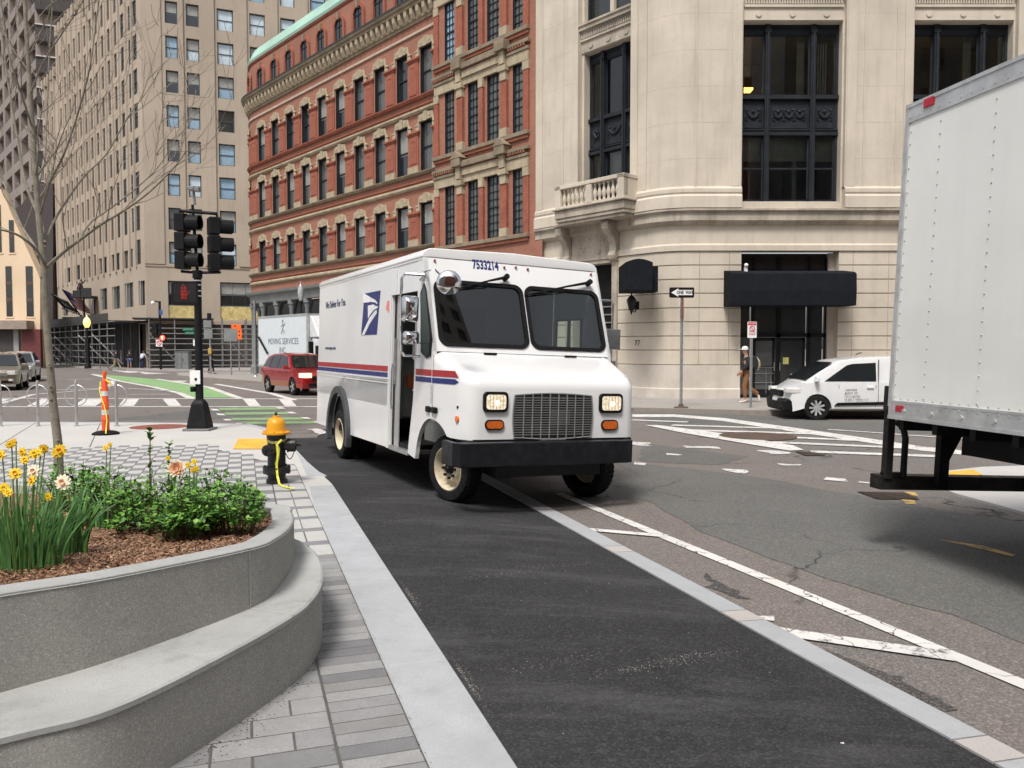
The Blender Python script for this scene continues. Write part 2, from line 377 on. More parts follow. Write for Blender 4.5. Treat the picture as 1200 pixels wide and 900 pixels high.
BLACKM = mat('black_metal', (.012, .012, .013), .45, spec=.2, var=.2, vs=6)
BLACKP = mat('black_plastic', (.009, .009, .010), .55, spec=.18, var=.2)
RUB = mat('tyre_rubber', (.014, .014, .015), .85, spec=.15, var=.2, vs=12, dirt=.35, dc=(.08, .075, .07))
WPAINT_ = mat('white_paint', (.80, .81, .82), .28, var=.025, vs=1.2, coat=.5, dirt=.08, dc=(.5, .47, .42))
def panel(name, tint, rough=.08, spec=.9):
    return mat(name, tint, rough, 0, spec, var=.3, vs=.4)
PANE_D = panel('dark_window_glass', (.022, .026, .028))
PANE_S = panel('painted_blue_sky_glass', (.28, .42, .55), .1)  # blue sky reflection put into the base colour
PANE_B = panel('window_glass_with_blind', (.10, .105, .10), .1)
PANE_W = panel('painted_pale_sky_glass', (.55, .66, .74), .1)  # bright sky reflection painted as a pale base colour
CARGL = panel('car_glass', (.015, .018, .02), .04, 1.0)
# ---------------------------------------------------------------- ground
SD = V((.949, .314)); TD = V((-.314, .949))
def st(s, t, z=0.0): return (SD.x*s + TD.x*t, SD.y*s + TD.y*t, z)
ZR = -.13
def sheet(name, pts, z, m, kind='structure', base=None):
    mb = MB(); mb.poly([(p[0], p[1], z if len(p) < 3 or z is not None else p[2]) for p in pts])
    return struct(mb, name, m, kind)
def P2(lst, z): return [g(x, y, z)[:2] for x, y in lst]
mb = MB(); mb.poly([(-700, -60, ZR), (700, -60, ZR), (700, 1500, ZR), (-700, 1500, ZR)]); struct(mb, 'road', ROAD, fixn=False)
# bicycle lane: ramps down from the kerb to the separator strip
def lz(s, t):
    if s < 1.06: z = -.012 - .02*max(0, 1.06-s)*1.5
    elif s < 2.2: z = -.012 - .02*(s-1.06)/1.14
    else: z = -.032 - .078*(s-2.2)/.97
    k = min(1, max(0, (t-14.2)/3.0)); return z*(1-k) + (ZR+.006)*k
mb = MB(); ss = [-1.2 + .2*i for i in range(11)] + [1.06, 1.4, 1.8, 2.2, 2.5, 2.8, 3.17]; tt = [-3 + .6*i for i in range(35)]
idx = {}
for i, s_ in enumerate(ss):
    for j, t_ in enumerate(tt): idx[i, j] = mb.add(st(s_, t_, lz(s_, t_)))
for i in range(len(ss)-1):
    for j in range(len(tt)-1): mb.face([idx[i, j], idx[i+1, j], idx[i+1, j+1], idx[i, j+1]])
struct(mb, 'bicycle_lane', LANE, fixn=False)
# granite separator strip, in lengths of 1.2 m with paler end stones
mb = MB(); t_ = -3.0; k = 0
while t_ < 10.8:
    L = 1.75 if k % 2 == 0 else .22
    w0 = 3.16; w1 = 3.37 - .0
    mb.mi = 0 if k % 2 == 0 else 1
    e = .006
    for (a, b) in ((t_+e, t_+L-e),):
        P = [st(w0, a, -.098), st(w1, a, -.108), st(w1, b, -.108), st(w0, b, -.098)]; Q = [(x, y, z-.06) for x, y, z in P]
        i = [mb.add(p) for p in Q+P]
        for q in ((0,1,5,4),(1,2,6,5),(2,3,7,6),(3,0,4,7),(4,5,6,7)): mb.face([i[j] for j in q])
    t_ += L; k += 1
struct(mb, 'separator_strip', [STRIPM, STRIPP])
# sidewalk at this corner
SB = [(-80, 494), (150, 495), (290, 496.5), (314, 502), (330, 511), (346, 526), (360, 541), (374, 553)]
cb = P2(SB, 0); side = [(-45, 19.6)] + [tuple(p) for p in cb] + [st(1.06, t)[:2] for t in (10.6, 8, 5, 2, -3)] + [(-45, -3)]
mb = MB(); mb.prism(side, -.25, 0, 'z'); struct(mb, 'sidewalk', WALKM)
# kerb of long granite slabs with gaps
mb = MB(); t_ = -3.0
s_in = lambda t: .716 if t < 9 else .716 + (t-9)*.03
for L in (1.9, 1.75, 1.83, 1.9, 1.7, 1.6, 1.5, 1.3):
    a, b = t_+.004, t_+L-.004
    if t_ > 11.2: break
    b = min(b, 11.3)
    P = [st(s_in(a), a, .006), st(1.062, a, .006), st(1.062, b, .006), st(s_in(b), b, .006)]; Q = [(x, y, -.2) for x, y, z in P]
    i = [mb.add(p) for p in Q+P]
    for q in ((0,1,5,4),(1,2,6,5),(2,3,7,6),(3,0,4,7),(4,5,6,7)): mb.face([i[j] for j in q])
    t_ += L
tip = [st(.80, 11.306), st(1.062, 11.306), tuple(g(374, 553)[:2]), tuple(g(360, 541)[:2]), tuple(g(346, 528)[:2])]
mb.prism([p[:2] for p in tip], -.2, .006, 'z')
# kerb round the corner and along the cross street
pth = [tuple(p) for p in cb][::-1]
for a, b in zip(pth[2:], pth[3:]):
    a = V(a); b = V(b); d = (b-a).normalized(); n = V((-d.y, d.x)); n = -n if n.y < 0 else n
    n = n*-1
    mb.prism([tuple(a - n*.01), tuple(b - n*.01), tuple(b + n*.17), tuple(a + n*.17)], -.2, .005, 'z')
struct(mb, 'curb', GRAN, bevel=.006, seg=1)
# --- pavers
def paver(mb, s0, s1, t0, t1, z=.004, j=.004, mi=0):
    dz = random.uniform(-.0015, .0015); b = .004
    o = [(s0+j, t0+j), (s1-j, t0+j), (s1-j, t1-j), (s0+j, t1-j)]; i_ = [(s0+j+b, t0+j+b), (s1-j-b, t0+j+b), (s1-j-b, t1-j-b), (s0+j+b, t1-j-b)]
    A = [mb.add(st(s, t, z+dz-.004)) for s, t in o]; B = [mb.add(st(s, t, z+dz)) for s, t in i_]
    for k in range(4): mb.face([A[k], A[(k+1) % 4], B[(k+1) % 4], B[k]], mi=mi)
    mb.face(B, mi=mi)
mb = MB(); mb.poly([st(-6.5, 1.2, .0012), st(.714, 1.2, .0012), st(.714, 12.5, .0012), st(.32, 13.0, .0012), st(-.6, 15.2, .0012), st(-2.6, 15.7, .0012), st(-6.5, 15.7, .0012)]); struct(mb, 'paver_bed', JOINT, fixn=False)
mb = MB()
t_ = 1.3
while t_ < 6.9:                                  # soldier course beside the kerb
    w = .118
    paver(mb, .365, .712, t_, t_+w, mi=random.choice((0, 0, 1, 2, 2, 3, 4))); t_ += w
# running field toward the planter
t_ = 1.3; row = 0
while t_ < 6.9:
    s_ = .362 - (row % 2)*.17 - .0
    h = .175
    first = True
    while s_ > -3.2:
        w = random.choice((.17, .26, .35))
        if first: s1 = .362; s0 = .362-(.35 if row % 2 == 0 else .17); first = False
        else: s1 = s_; s0 = s_-w
        if s1 - s0 > .06: paver(mb, s0, s1, t_, t_+h, mi=random.choice((0, 0, 1, 2, 2, 3)))
        s_ = s0
    t_ += h; row += 1
struct(mb, 'grey_pavers', PAV, fixn=False)
mb = MB(); t_ = 6.9
while t_ < 12.6:                                 # banded light and dark course near the hydrant
    for q in range(2): paver(mb, .33+.191*q, .521+.191*q, t_, t_+.43, mi=0)
    paver(mb, .33, .712, t_+.43, t_+.58, mi=1); t_ += .57
col = 0; s_ = .325
def tmaxf(s): return 13.0 + (2.2*min(1, (.32-s)/.9)) + .45*max(0, min(1, (-.6-s)/2)) 
while s_ > -6.5:                                 # chequered field behind the planter
    t_ = 7.0 + (col % 2)*.28 - 6*.56*0; tm = tmaxf(s_)
    while t_ < tm:
        paver(mb, s_-.19, s_, t_, t_+.30, mi=0); paver(mb, s_-.19, s_, t_+.30, t_+.56, mi=1); t_ += .56
    s_ -= .19; col += 1
struct(mb, 'banded_pavers', [PLIGHT, PDARK], fixn=False)
sheet('tactile_pad', P2([(273, 526), (279, 514), (320, 514), (320, 526)], .009), .009, YELP)
mb = MB(); c = g(187, 500, .004); mb.lathe([(.62, 0), (.62, .004), (.58, .006)], (c.x, c.y, 0), (0,0,1), 28)
o = mb.build('manhole_cover', mat('rusty_red_iron', (.23, .075, .055), .8, vs=8)); tagset(o, 'round red brown iron cover set in the pale sidewalk behind the flowers', 'manhole cover')
for (x0, y0, x1, y1) in ((0, 521, 44, 494), (105, 524, 118, 495)):   # joints of the slabs
    a = g(x0, y0, .003); b = g(x1, y1, .003); d = (b-a).normalized(); n = V((-d.y, d.x, 0))*.008
    mb = MB(); mb.poly([a-n, a+n, b+n, b-n]); struct(mb, 'sidewalk_joint', JOINT, fixn=False)
# --- far sidewalks
def slab(px, name='far_sidewalk', extra=(), m=None, h=0.0):
    pts = [tuple(p) for p in P2(px, h)] + list(extra)
    mb = MB(); mb.prism(pts, -.25, h, 'z'); struct(mb, name, m or FARWALK, bevel=.015, seg=1)
    return pts
# block of the limestone and brick buildings
fs = [g(1230, 489.5, ZR), g(903, 486.5, ZR), g(741, 482.5, ZR)]
pts = [(40, 22.2)] + [(p.x, p.y) for p in fs] + [(2.9, 23.6), (1.6, 24.8), (.6, 26.6)]
u = V((-.651, .759)); base = V((.6, 26.6))
q = [tuple(base + u*k) for k in (5, 15, 28, 34)]
mb = MB(); mb.prism(pts + q + [(-24, 58), (-12, 62), (6, 50), (40, 50)], -.25, 0, 'z'); struct(mb, 'far_sidewalk', FARWALK)
kp = pts + q
mb = MB()
sweep(mb, kp, [(-.02, .004), (.16, .004), (.16, -.2), (-.02, -.2)])
struct(mb, 'far_curb', concrete('old_granite', (.27, .24, .215), .15, 0, .35, 3))
# block of the tan tower
tp = [(40, 62), (4, 62.5), (-18, 63.5), (-26, 65), (-31, 67), (-36, 71), (-90, 136), (-90, 200), (40, 200)]
mb = MB(); mb.prism(tp, -.25, .0, 'z'); struct(mb, 'far_sidewalk', FARWALK)
# island with a ramp, right
tri = P2([(1076, 562), (1105, 552), (1150, 547), (1330, 541), (1330, 610), (1200, 600), (1120, 578)], ZR+.03)
mb = MB(); mb.prism([tuple(p) for p in tri], ZR-.05, ZR+.03, 'z'); struct(mb, 'traffic_island', concrete('island_concrete', (.5, .49, .48), .06, 0, .15, 1))
sheet('island_tactile_pad', P2([(1096, 554), (1140, 550), (1152, 556), (1104, 561)], ZR+.034), ZR+.034, YELP)
# --- patches and markings
ZP = ZR+.004; ZM = ZR+.009; ZM2 = ZR+.013
def ragged(P, step=.25, amp=.05):
    out = []
    for a, b in zip(P, P[1:]+P[:1]):
        a = V(a); b = V(b); n = max(1, int((b-a).length/step))
        if n > 120: n = 120
        for k in range(n): p = a.lerp(b, k/n); out.append((p.x + random.gauss(0, amp), p.y + random.gauss(0, amp)))
    return out
def mark(px, m=WHITEP, z=ZM, name='road_marking'):
    P = [tuple(p) for p in P2(px, z)]
    if name == 'asphalt_patch': P = ragged(P, .3, .035)
    elif m is WORNP: P = ragged(P, .18, .035)
    sheet(name, P, z, m)
def line(a, b, w, m=WHITEP, z=ZM, name='road_marking', n=1):
    A = g(*a, z); B = g(*b, z); d = (B-A); d.normalize(); nn = V((-d.y, d.x, 0))*w/2
    sheet(name, [A-nn, A+nn, B+nn, B-nn], z, m)
mark([(560, 585), (640, 575), (745, 556), (720, 540), (830, 551), (905, 562), (1000, 580), (1250, 620), (1250, 770), (1120, 725), (1000, 688), (900, 655), (840, 632), (780, 598), (750, 584), (650, 590)], PATCHM, ZP, 'asphalt_patch')
mark([(300, 505), (372, 503), (372, 540), (390, 560), (600, 560), (600, 500), (372, 503)], LANE, ZP, 'asphalt_patch')
mark([(150, 489), (250, 478), (330, 481), (300, 490), (100, 493)], PATCHM, ZP, 'asphalt_patch')
mark([(740, 470), (905, 489), (1000, 494), (1250, 498), (1250, 512), (1000, 506), (880, 500), (760, 497)], PATCHM, ZP, 'asphalt_patch')
mark([(755, 520), (790, 524), (880, 535), (840, 545), (745, 540)], PATCHM, ZP, 'asphalt_patch')
TARM = asphalt('crumbled_asphalt', (.07, .066, .064), .8, .4, stain=.5)
def rag2(px):
    P = [tuple(p) for p in P2(px, ZP)]; sheet('asphalt_patch', ragged(P, .06, .022), ZP, TARM)
rag2([(822, 672), (858, 690), (880, 701), (868, 702), (838, 690)]); rag2([(955, 760), (975, 762), (1010, 775), (1060, 800), (1118, 830), (1100, 834), (1040, 806), (990, 782)])
sheet('asphalt_patch', ragged([tuple(p) for p in P2([(722, 648), (745, 652), (772, 662), (760, 666), (735, 658)], ZP)], .05, .02), ZP, concrete('spilled_mortar', (.42, .39, .36), .2, 0, .5, 12))
line((655, 578), (1230, 814), .125)
line((676, 619), (782, 628), .12, WHITEP, ZM2); line((903, 738), (1118, 769), .16, WORNP, ZM2)
mark([(885, 722), (905, 721), (914, 728), (892, 728)], WORNP)
# hatched gore and crosswalk, right
mark([(741, 485.5), (790, 485.5), (850, 490), (930, 501), (1000, 511), (1080, 523), (1250, 540), (1250, 545), (1080, 528), (1000, 516), (925, 505), (845, 493), (790, 488.5), (741, 488.5)])
mark([(756, 498), (770, 498), (850, 508), (930, 522), (942, 527), (925, 528), (870, 519), (800, 507)], WHITEP, ZM2+.003)
for a, b, w in (((741, 492), (806, 494.5), .28), ((787, 498), (905, 501.5), .3), ((812, 504), (950, 508), .32), ((845, 509), (1010, 516), .3), ((905, 518), (1060, 524.5), .3), ((950, 529), (1100, 534.5), .32), ((970, 503), (1050, 508.5), .14), ((1035, 508), (1130, 514), .14)):
    line(a, b, w, WHITEP, ZM2)
for px_ in ([(888, 527), (928, 529), (926, 532), (905, 532)], [(737, 517), (760, 519), (765, 523), (735, 521)], [(800, 522), (842, 524), (846, 526), (802, 524.5)], [(745, 541), (760, 543), (758, 545), (745, 545)], [(846, 548.5), (872, 551), (880, 553), (872, 555), (852, 552)], [(963, 559.5), (990, 561), (995, 565), (965, 562.5)], [(1003, 564), (1028, 566), (1030, 568), (1005, 566)], [(780, 531), (796, 532), (798, 533.5), (781, 532.5)], [(910, 543), (938, 543.5), (936, 546), (915, 545)]):
    mark(px_, WORNP)
for px_ in ([(1060, 576), (1073, 577), (1076, 581), (1064, 580)], [(1056, 585), (1071, 586), (1074, 591), (1061, 590)], [(1100, 632), (1150, 639), (1190, 650), (1186, 652), (1146, 642.5)]):
    mark(px_, paint('yellow_road_paint', (.62, .42, .12), wear=.5))
def grate(px, nm, lab):
    p = [g(x, y, ZM) for x, y in px]; mb = MB()
    mb.poly(p)
    for i in range(1, 9):
        k = i/9; a = p[0].lerp(p[1], k); b = p[3].lerp(p[2], k); d = (p[1]-p[0]).normalized()*.012
        mb.poly([a-d+V((0,0,.006)), a+d+V((0,0,.006)), b+d+V((0,0,.006)), b-d+V((0,0,.006))], mi=1)
    o = mb.build('drain_grate', [BLACKM, mat('rusty_iron', (.09, .06, .045), .8)], fixn=False); tagset(o, lab, 'drain grate')
grate([(1004, 576), (1062, 577), (1078, 585), (1028, 585)], '', 'dark iron drain grate in the road by the rear bumper of the box truck')
grate([(931, 529), (955, 529.5), (968, 534), (944, 534)], '', 'small dark drain grate just below the hatched white crossing')
mb = MB(); c = g(888, 511, ZM2); mb.lathe([(.8, -.004), (.8, .004), (.74, .006)], (c.x, c.y, ZM2), (0,0,1), 24)
tagset(mb.build('manhole_cover', mat('rusty_iron', (.09, .06, .045), .8)), 'round dark iron manhole cover between the white hatching lines', 'manhole cover')
# left intersection: stop line, crosswalk, green lane
line((-60, 466.5), (420, 467.5), .28); line((-60, 476.5), (400, 476.5), .28)
for a in ((40, 60), (92, 118), (142, 160), (194, 209), (288, 302), (330, 344), (-20, 0)):
    sl = (a[0]-100)*.06 - 6 if a[0] < 190 else 4
    mark([(a[0]-sl*.9, 467.5), (a[1]-sl*.9, 467.5), (a[1]+sl*.9, 475.7), (a[0]+sl*.9, 475.7)])
mark([(108, 438), (140, 440.5), (184, 444.5), (232, 451.5), (246, 454.5), (280, 466), (226, 466), (210, 459), (180, 452.5), (140, 445.5)], GREENP, ZM, 'green_bicycle_lane')
def pl(pts, w, m=WHITEP):
    for a, b in zip(pts, pts[1:]): line(a, b, w, m, ZM2)
pl([(108, 438.5), (140, 446.5), (180, 453.5), (210, 460.5), (225, 467)], .3); pl([(184, 444), (246, 454), (282, 467)], .3)
pl([(150, 455), (200, 458), (-10, 474)][:2], .2, WORNP); pl([(0, 473), (40, 462), (128, 455)], .25, WORNP); pl([(65, 457), (118, 455), (134, 449), (130, 446)], .25)
pl([(253, 450), (300, 458), (318, 461), (345, 469)], .3); pl([(0, 444), (60, 441)], .25, WORNP); pl([(80, 445), (108, 444)], .3, WORNP); pl([(150, 462), (200, 462)], .2, WORNP)
for y0, a, b in ((477.5+.5, 255, 322), (483.5, 262, 335), (489.8, 270, 352), (494.5, 285, 366)):
    mark([(a, y0), (b, y0-.8), (b+6, y0+1.8), (a+4, y0+2.6)], GREENW, ZM, 'worn_green_stripe')
    mark([(a-9, y0+1), (a-1, y0+1), (a+3, y0+3), (a-6, y0+3)], WHITEP, ZM2); mark([(b, y0-1), (b+8, y0-1), (b+13, y0+1), (b+5, y0+1)], WHITEP, ZM2)
for px_ in ([(160, 436), (200, 437.5), (170, 438.5)], [(210, 439), (236, 440), (215, 441.5)], [(190, 446), (220, 446), (215, 448)], [(128, 433.5), (175, 436), (150, 437)], [(362, 503), (372, 502), (385, 506), (376, 509)]):
    mark(px_, WORNP)

# grit and litter lying on the ground
mb = MB(); GR_ = [mat('grit_%d' % i, c, .9, vs=30) for i, c in enumerate([(.05, .045, .04), (.12, .10, .085), (.55, .53, .5), (.3, .28, .25)])]
def bit(x, y, z, r, mi):
    a = random.uniform(0, PI); u = V((math.cos(a), math.sin(a), 0))*r*random.uniform(.7, 1.8); w = V((-math.sin(a), math.cos(a), 0))*r*random.uniform(.5, 1); c = V((x, y, z+.001)); t = V((0, 0, r*.6))
    i = [mb.add(p) for p in (c-u-w, c+u-w*.6, c+u*.8+w, c-u*.9+w*.8, c+t)]
    for q in ((0, 1, 4), (1, 2, 4), (2, 3, 4), (3, 0, 4)): mb.face([i[k] for k in q], mi=mi)
cx_ = [(210, 897), (267, 858), (300, 832), (333, 800), (352, 775), (366, 750), (371, 730), (372, 700)]
for k in range(420):
    i = random.randrange(len(cx_)-1); f = random.random(); a = cx_[i]; b = cx_[i+1]; p = g(a[0]+(b[0]-a[0])*f, a[1]+(b[1]-a[1])*f, 0)
    d = abs(random.gauss(0, .07)); bit(p.x + d*.8 + .01, p.y - d*.55, .004, random.uniform(.0015, .005), random.choice((0, 0, 0, 1, 1, 2)))
for k in range(260): t = random.uniform(2.6, 6.8); bit(*st(.715 + abs(random.gauss(0, .02)) - .03 if k % 2 else .36 + random.gauss(0, .01), t)[:2], .006, random.uniform(.0012, .0035), random.choice((0, 1, 1)))
for k in range(150):
    s = random.uniform(1.1, 3.1); t = random.uniform(3.0, 11); bit(*st(s, t)[:2], lz(s, t)+.001, random.uniform(.001, .003), 2 if k % 3 else 3)
for s, t in ((1.09, 4.1), (1.09, 5.6)):
    for k in range(240): q = t + random.gauss(0, .16); ss_ = s + abs(random.gauss(0, .022)); bit(*st(ss_, q)[:2], lz(ss_, q)+.001, random.uniform(.001, .0028), 3)
for s, t, n_ in ((2.45, 4.1, 200), (2.1, 4.0, 200), (1.7, 4.2, 120), (1.9, 6.0, 120), (2.4, 6.2, 90), (1.6, 8.2, 100)):
    for k in range(n_): ss_ = s + random.gauss(0, .22); q = t + random.gauss(0, .035) + (ss_-s)*.15; bit(*st(ss_, q)[:2], lz(ss_, q)+.001, random.uniform(.0009, .0024), 3 if random.random() < .6 else 2)
for (a, b) in ((917, 850), (987, 876), (806, 873)): p = g(a, b, -.08); mb.poly([(p.x-.009, p.y, -.06), (p.x+.007, p.y-.006, -.06), (p.x+.009, p.y+.006, -.057), (p.x-.005, p.y+.009, -.06)], mi=2)
tagset(mb.build('grit', GR_, None, fixn=False), 'scattered grit, sand and pale specks on the pavers and dark lane', 'grit', None, 'stuff')
# ---------------------------------------------------------------- planter
def catmull(pts, n=6):
    out = []
    P = [V(p) for p in pts]
    for i in range(len(P)-1):
        a = P[max(i-1, 0)]; b = P[i]; c = P[i+1]; d = P[min(i+2, len(P)-1)]
        for k in range(n):
            t = k/n; out.append(.5*((2*b) + (c-a)*t + (2*a-5*b+4*c-d)*t*t + (3*b-a-3*c+d)*t**3))
    out.append(P[-1]); return out
H1 = .37
lowo = [g(x, y, H1) for x, y in ((0, 862), (133, 827), (267, 763), (343, 720), (366, 700), (376, 682), (376, 662), (368, 646), (356, 637), (345, 631))]
lowi = [g(x, y, H1) for x, y in ((0, 812), (133, 773), (293, 713), (325, 690), (340, 668), (345, 650), (342, 637), (333, 628))]
# carry both curves off the left edge of the picture and back behind the bushes
def ext(pts, far):
    a = pts[0]; d = (pts[0]-pts[1]).normalized()
    return [a + d*1.5 + V((0, .12, 0)), a + d*.7] + pts + far
far_o = [V((-2.15, 6.45, H1)), V((-3.2, 7.0, H1)), V((-4.6, 7.35, H1)), V((-6.2, 7.45, H1)), V((-7.8, 7.2, H1))]
far_i = [V((-2.3, 6.2, H1)), V((-3.3, 6.65, H1)), V((-4.6, 6.98, H1)), V((-6.2, 7.1, H1)), V((-7.8, 6.85, H1))]
co = catmull(ext(lowo, far_o), 8); ci = catmull(ext(lowi, far_i), 8)
tp = [(-2.0-.0, None)]
def topz(p):    # the upper tier stands a little taller toward the left
    Y = p.y; return .60 + .17*min(1, max(0, (5.5-Y)/2.3))
planter = thing('stone_planter', 'curved two tier grey concrete planter with pale ledges filled with bark and flowers', 'planter', (-3.2, 5.2, 0))
mb = MB()
def band(mb, A, B, mi=None):
    ia = [mb.add(p) for p in A]; ib = [mb.add(p) for p in B]
    for k in range(len(A)-1): mb.face([ia[k], ia[k+1], ib[k+1], ib[k]], mi=mi)
def dz(L, z): return [V((p.x, p.y, z)) for p in L]
def inset(L, d):    # move a curve toward the planter's middle
    out = []
    for i, p in enumerate(L):
        t = (L[min(i+1, len(L)-1)] - L[max(i-1, 0)]); t.z = 0; t.normalize(); out.append(p + V((-t.y, t.x, 0))*d)
    return out
# lower tier
mb = MB(); band(mb, dz(co, -.05), dz(inset(co, .0), H1-.03)); mb.build('lower_wall', PLANT, planter, smooth=60)
ca = inset(co, -.008)
mb = MB(); band(mb, dz(ca, H1-.03), dz(ca, H1-.008)); band(mb, dz(ca, H1-.008), dz(inset(ca, .012), H1)); band(mb, dz(inset(ca, .012), H1), [V((q.x, q.y, H1)) for q in (ci if len(ci) == len(co) else ci)][:len(co)] if len(ci) == len(co) else [V((c.x, c.y, H1)) for c in [ci[min(len(ci)-1, int(i*len(ci)/len(co)))] for i in range(len(co))]])
mb.build('ledge', PLTOP, planter)
cu = ci
mb = MB(); band(mb, dz(cu, H1-.02), [V((p.x, p.y, topz(p)-.002)) for p in cu]); mb.build('upper_wall', PLANT, planter, smooth=60)
cu2 = inset(cu, .14); cu3 = inset(cu, .012)
mb = MB(); o_ = inset(cu, -.004)
band(mb, [V((p.x, p.y, topz(p)-.012)) for p in o_], [V((p.x, p.y, topz(q)-.0)) for p, q in zip(cu3, cu)]); band(mb, [V((p.x, p.y, topz(q))) for p, q in zip(cu3, cu)], [V((p.x, p.y, topz(q))) for p, q in zip(cu2, cu)]); band(mb, [V((p.x, p.y, topz(q))) for p, q in zip(cu2, cu)], [V((p.x, p.y, .4)) for p in cu2])
mb.build('rim', PLTOP, planter)
# joints of the precast pieces
def near(L, p): return min(range(len(L)), key=lambda i: (L[i].xy - V(p).xy).length)
for px_ in ((293, 713),):
    i = near(cu, g(*px_, H1)); p = cu[i]; q = cu2[i]; t = (cu[i+1]-cu[i]).normalized()*.004; n = (p-q); n.z = 0; n.normalize(); e = n*.0035
    mb = MB(); zt = topz(p)+.0015
    mb.poly([p-t+e, p+t+e, V((*(p+t+e).xy, zt)), V((*(p-t+e).xy, zt))]); mb.poly([V((*(p-t+e).xy, zt)), V((*(p+t+e).xy, zt)), V((*(q+t).xy, zt)), V((*(q-t).xy, zt))])
    j = near(co, g(343, 720, H1)); r = co[j]; n2 = (r-p); n2.z = 0; n2.normalize(); z1 = H1+.0015
    mb.poly([V((*(p-t).xy, z1)), V((*(p+t).xy, z1)), V((*(r+t+n2*.01).xy, z1)), V((*(r-t+n2*.01).xy, z1))])
    mb.build('joint', mat('pale_mortar', (.5, .49, .47), .8), planter)
# bark mulch
zc = lambda x, y: topz(V((x, y, 0))) - .05 + .03*math.sin(x*2.1)*math.cos(y*1.7)
cen = V((-4.6, 6.0, .6)); mb = MB()
inner = inset(cu, .139)
zf_ = lambda x, y: .60 + .17*min(1, max(0, (5.5-y)/2.3)) - .045 + .012*math.sin(x*5.1)*math.cos(y*4.7)
def prof(p, k): q = p.lerp(V((-5.2, 5.9, 0)), k); return V((q.x, q.y, zf_(q.x, q.y) - .012))
Ls = [[prof(p, k) for p in inner] for k in (0, .08, .16, .25, .35, .48, .6, .75, .9)]
for A, B in zip(Ls, Ls[1:]): band(mb, A, B)
MUL = [mat('bark_%d' % i, c, .9, vs=20) for i, c in enumerate([(.20, .105, .06), (.31, .18, .11), (.11, .055, .033), (.42, .27, .17), (.24, .12, .066)])]
def inside(x, y):
    c = 0; L = inner
    n = len(L)
    for i in range(n):
        a = L[i]; b = L[(i+1) % n]
        if (a.y > y) != (b.y > y) and x < (b.x-a.x)*(y-a.y)/(b.y-a.y)+a.x: c ^= 1
    return c
def mz(x, y):
    return zf_(x, y)
k = 0
for _ in range(190000):
    x = random.uniform(-3.6, -1.3); y = random.uniform(3.1, 6.3)
    if not inside(x, y): continue
    if random.random() > min(1, 1.9 - (y-3.2)*.33): continue
    z = mz(x, y) + random.uniform(-.004, .012); L = random.uniform(.005, .019); w = random.uniform(.002, .0055)
    a = random.uniform(0, PI); u_ = V((math.cos(a), math.sin(a), random.uniform(-.5, .5)))*L; v_ = V((-math.sin(a), math.cos(a), random.uniform(-.6, .6)))*w
    c = V((x, y, z)); mb.poly([c-u_-v_, c+u_-v_*.5, c+u_*.9+v_, c-u_+v_*.6], mi=random.randrange(5)); k += 1
    if k > 42000: break
o = mb.build('bark_mulch', MUL, None, fixn=False); tagset(o, 'brown shredded bark mulch covering the soil of the planter', 'mulch', None, 'stuff')
# ---------------------------------------------------------------- plants
LEAF = [mat('leaf_%d' % i, c, .5, spec=.4, var=.2, vs=30) for i, c in enumerate([(.10, .24, .035), (.15, .33, .05), (.055, .15, .03), (.21, .38, .08)])]
BLADE = [mat('blade_%d' % i, c, .5, var=.2, vs=20) for i, c in enumerate([(.075, .20, .055), (.13, .29, .07), (.05, .14, .04)])]
for m in LEAF + BLADE:
    m.node_tree.nodes['Principled BSDF'].inputs['Subsurface Weight'].default_value = 0
STEMM = mat('woody_stem', (.10, .06, .04), .8)
def leafq(mb, c, d, up, L, W, mi):
    d = d.normalized(); s = d.cross(up)
    if s.length < .01: s = d.orthogonal()
    s.normalize(); n = s.cross(d)
    p = [c, c + d*L*.35 + s*W*.45 + n*.1*L, c + d*L*.72 + s*W*.42 + n*.08*L, c + d*L, c + d*L*.72 - s*W*.42 + n*.08*L, c + d*L*.35 - s*W*.45 + n*.1*L, c + d*L*.5]
    i = [mb.add(q) for q in p]
    for q in ((0, 1, 6), (1, 2, 6), (2, 3, 6), (3, 4, 6), (4, 5, 6), (5, 0, 6)): mb.face([i[j] for j in q], mi=mi)
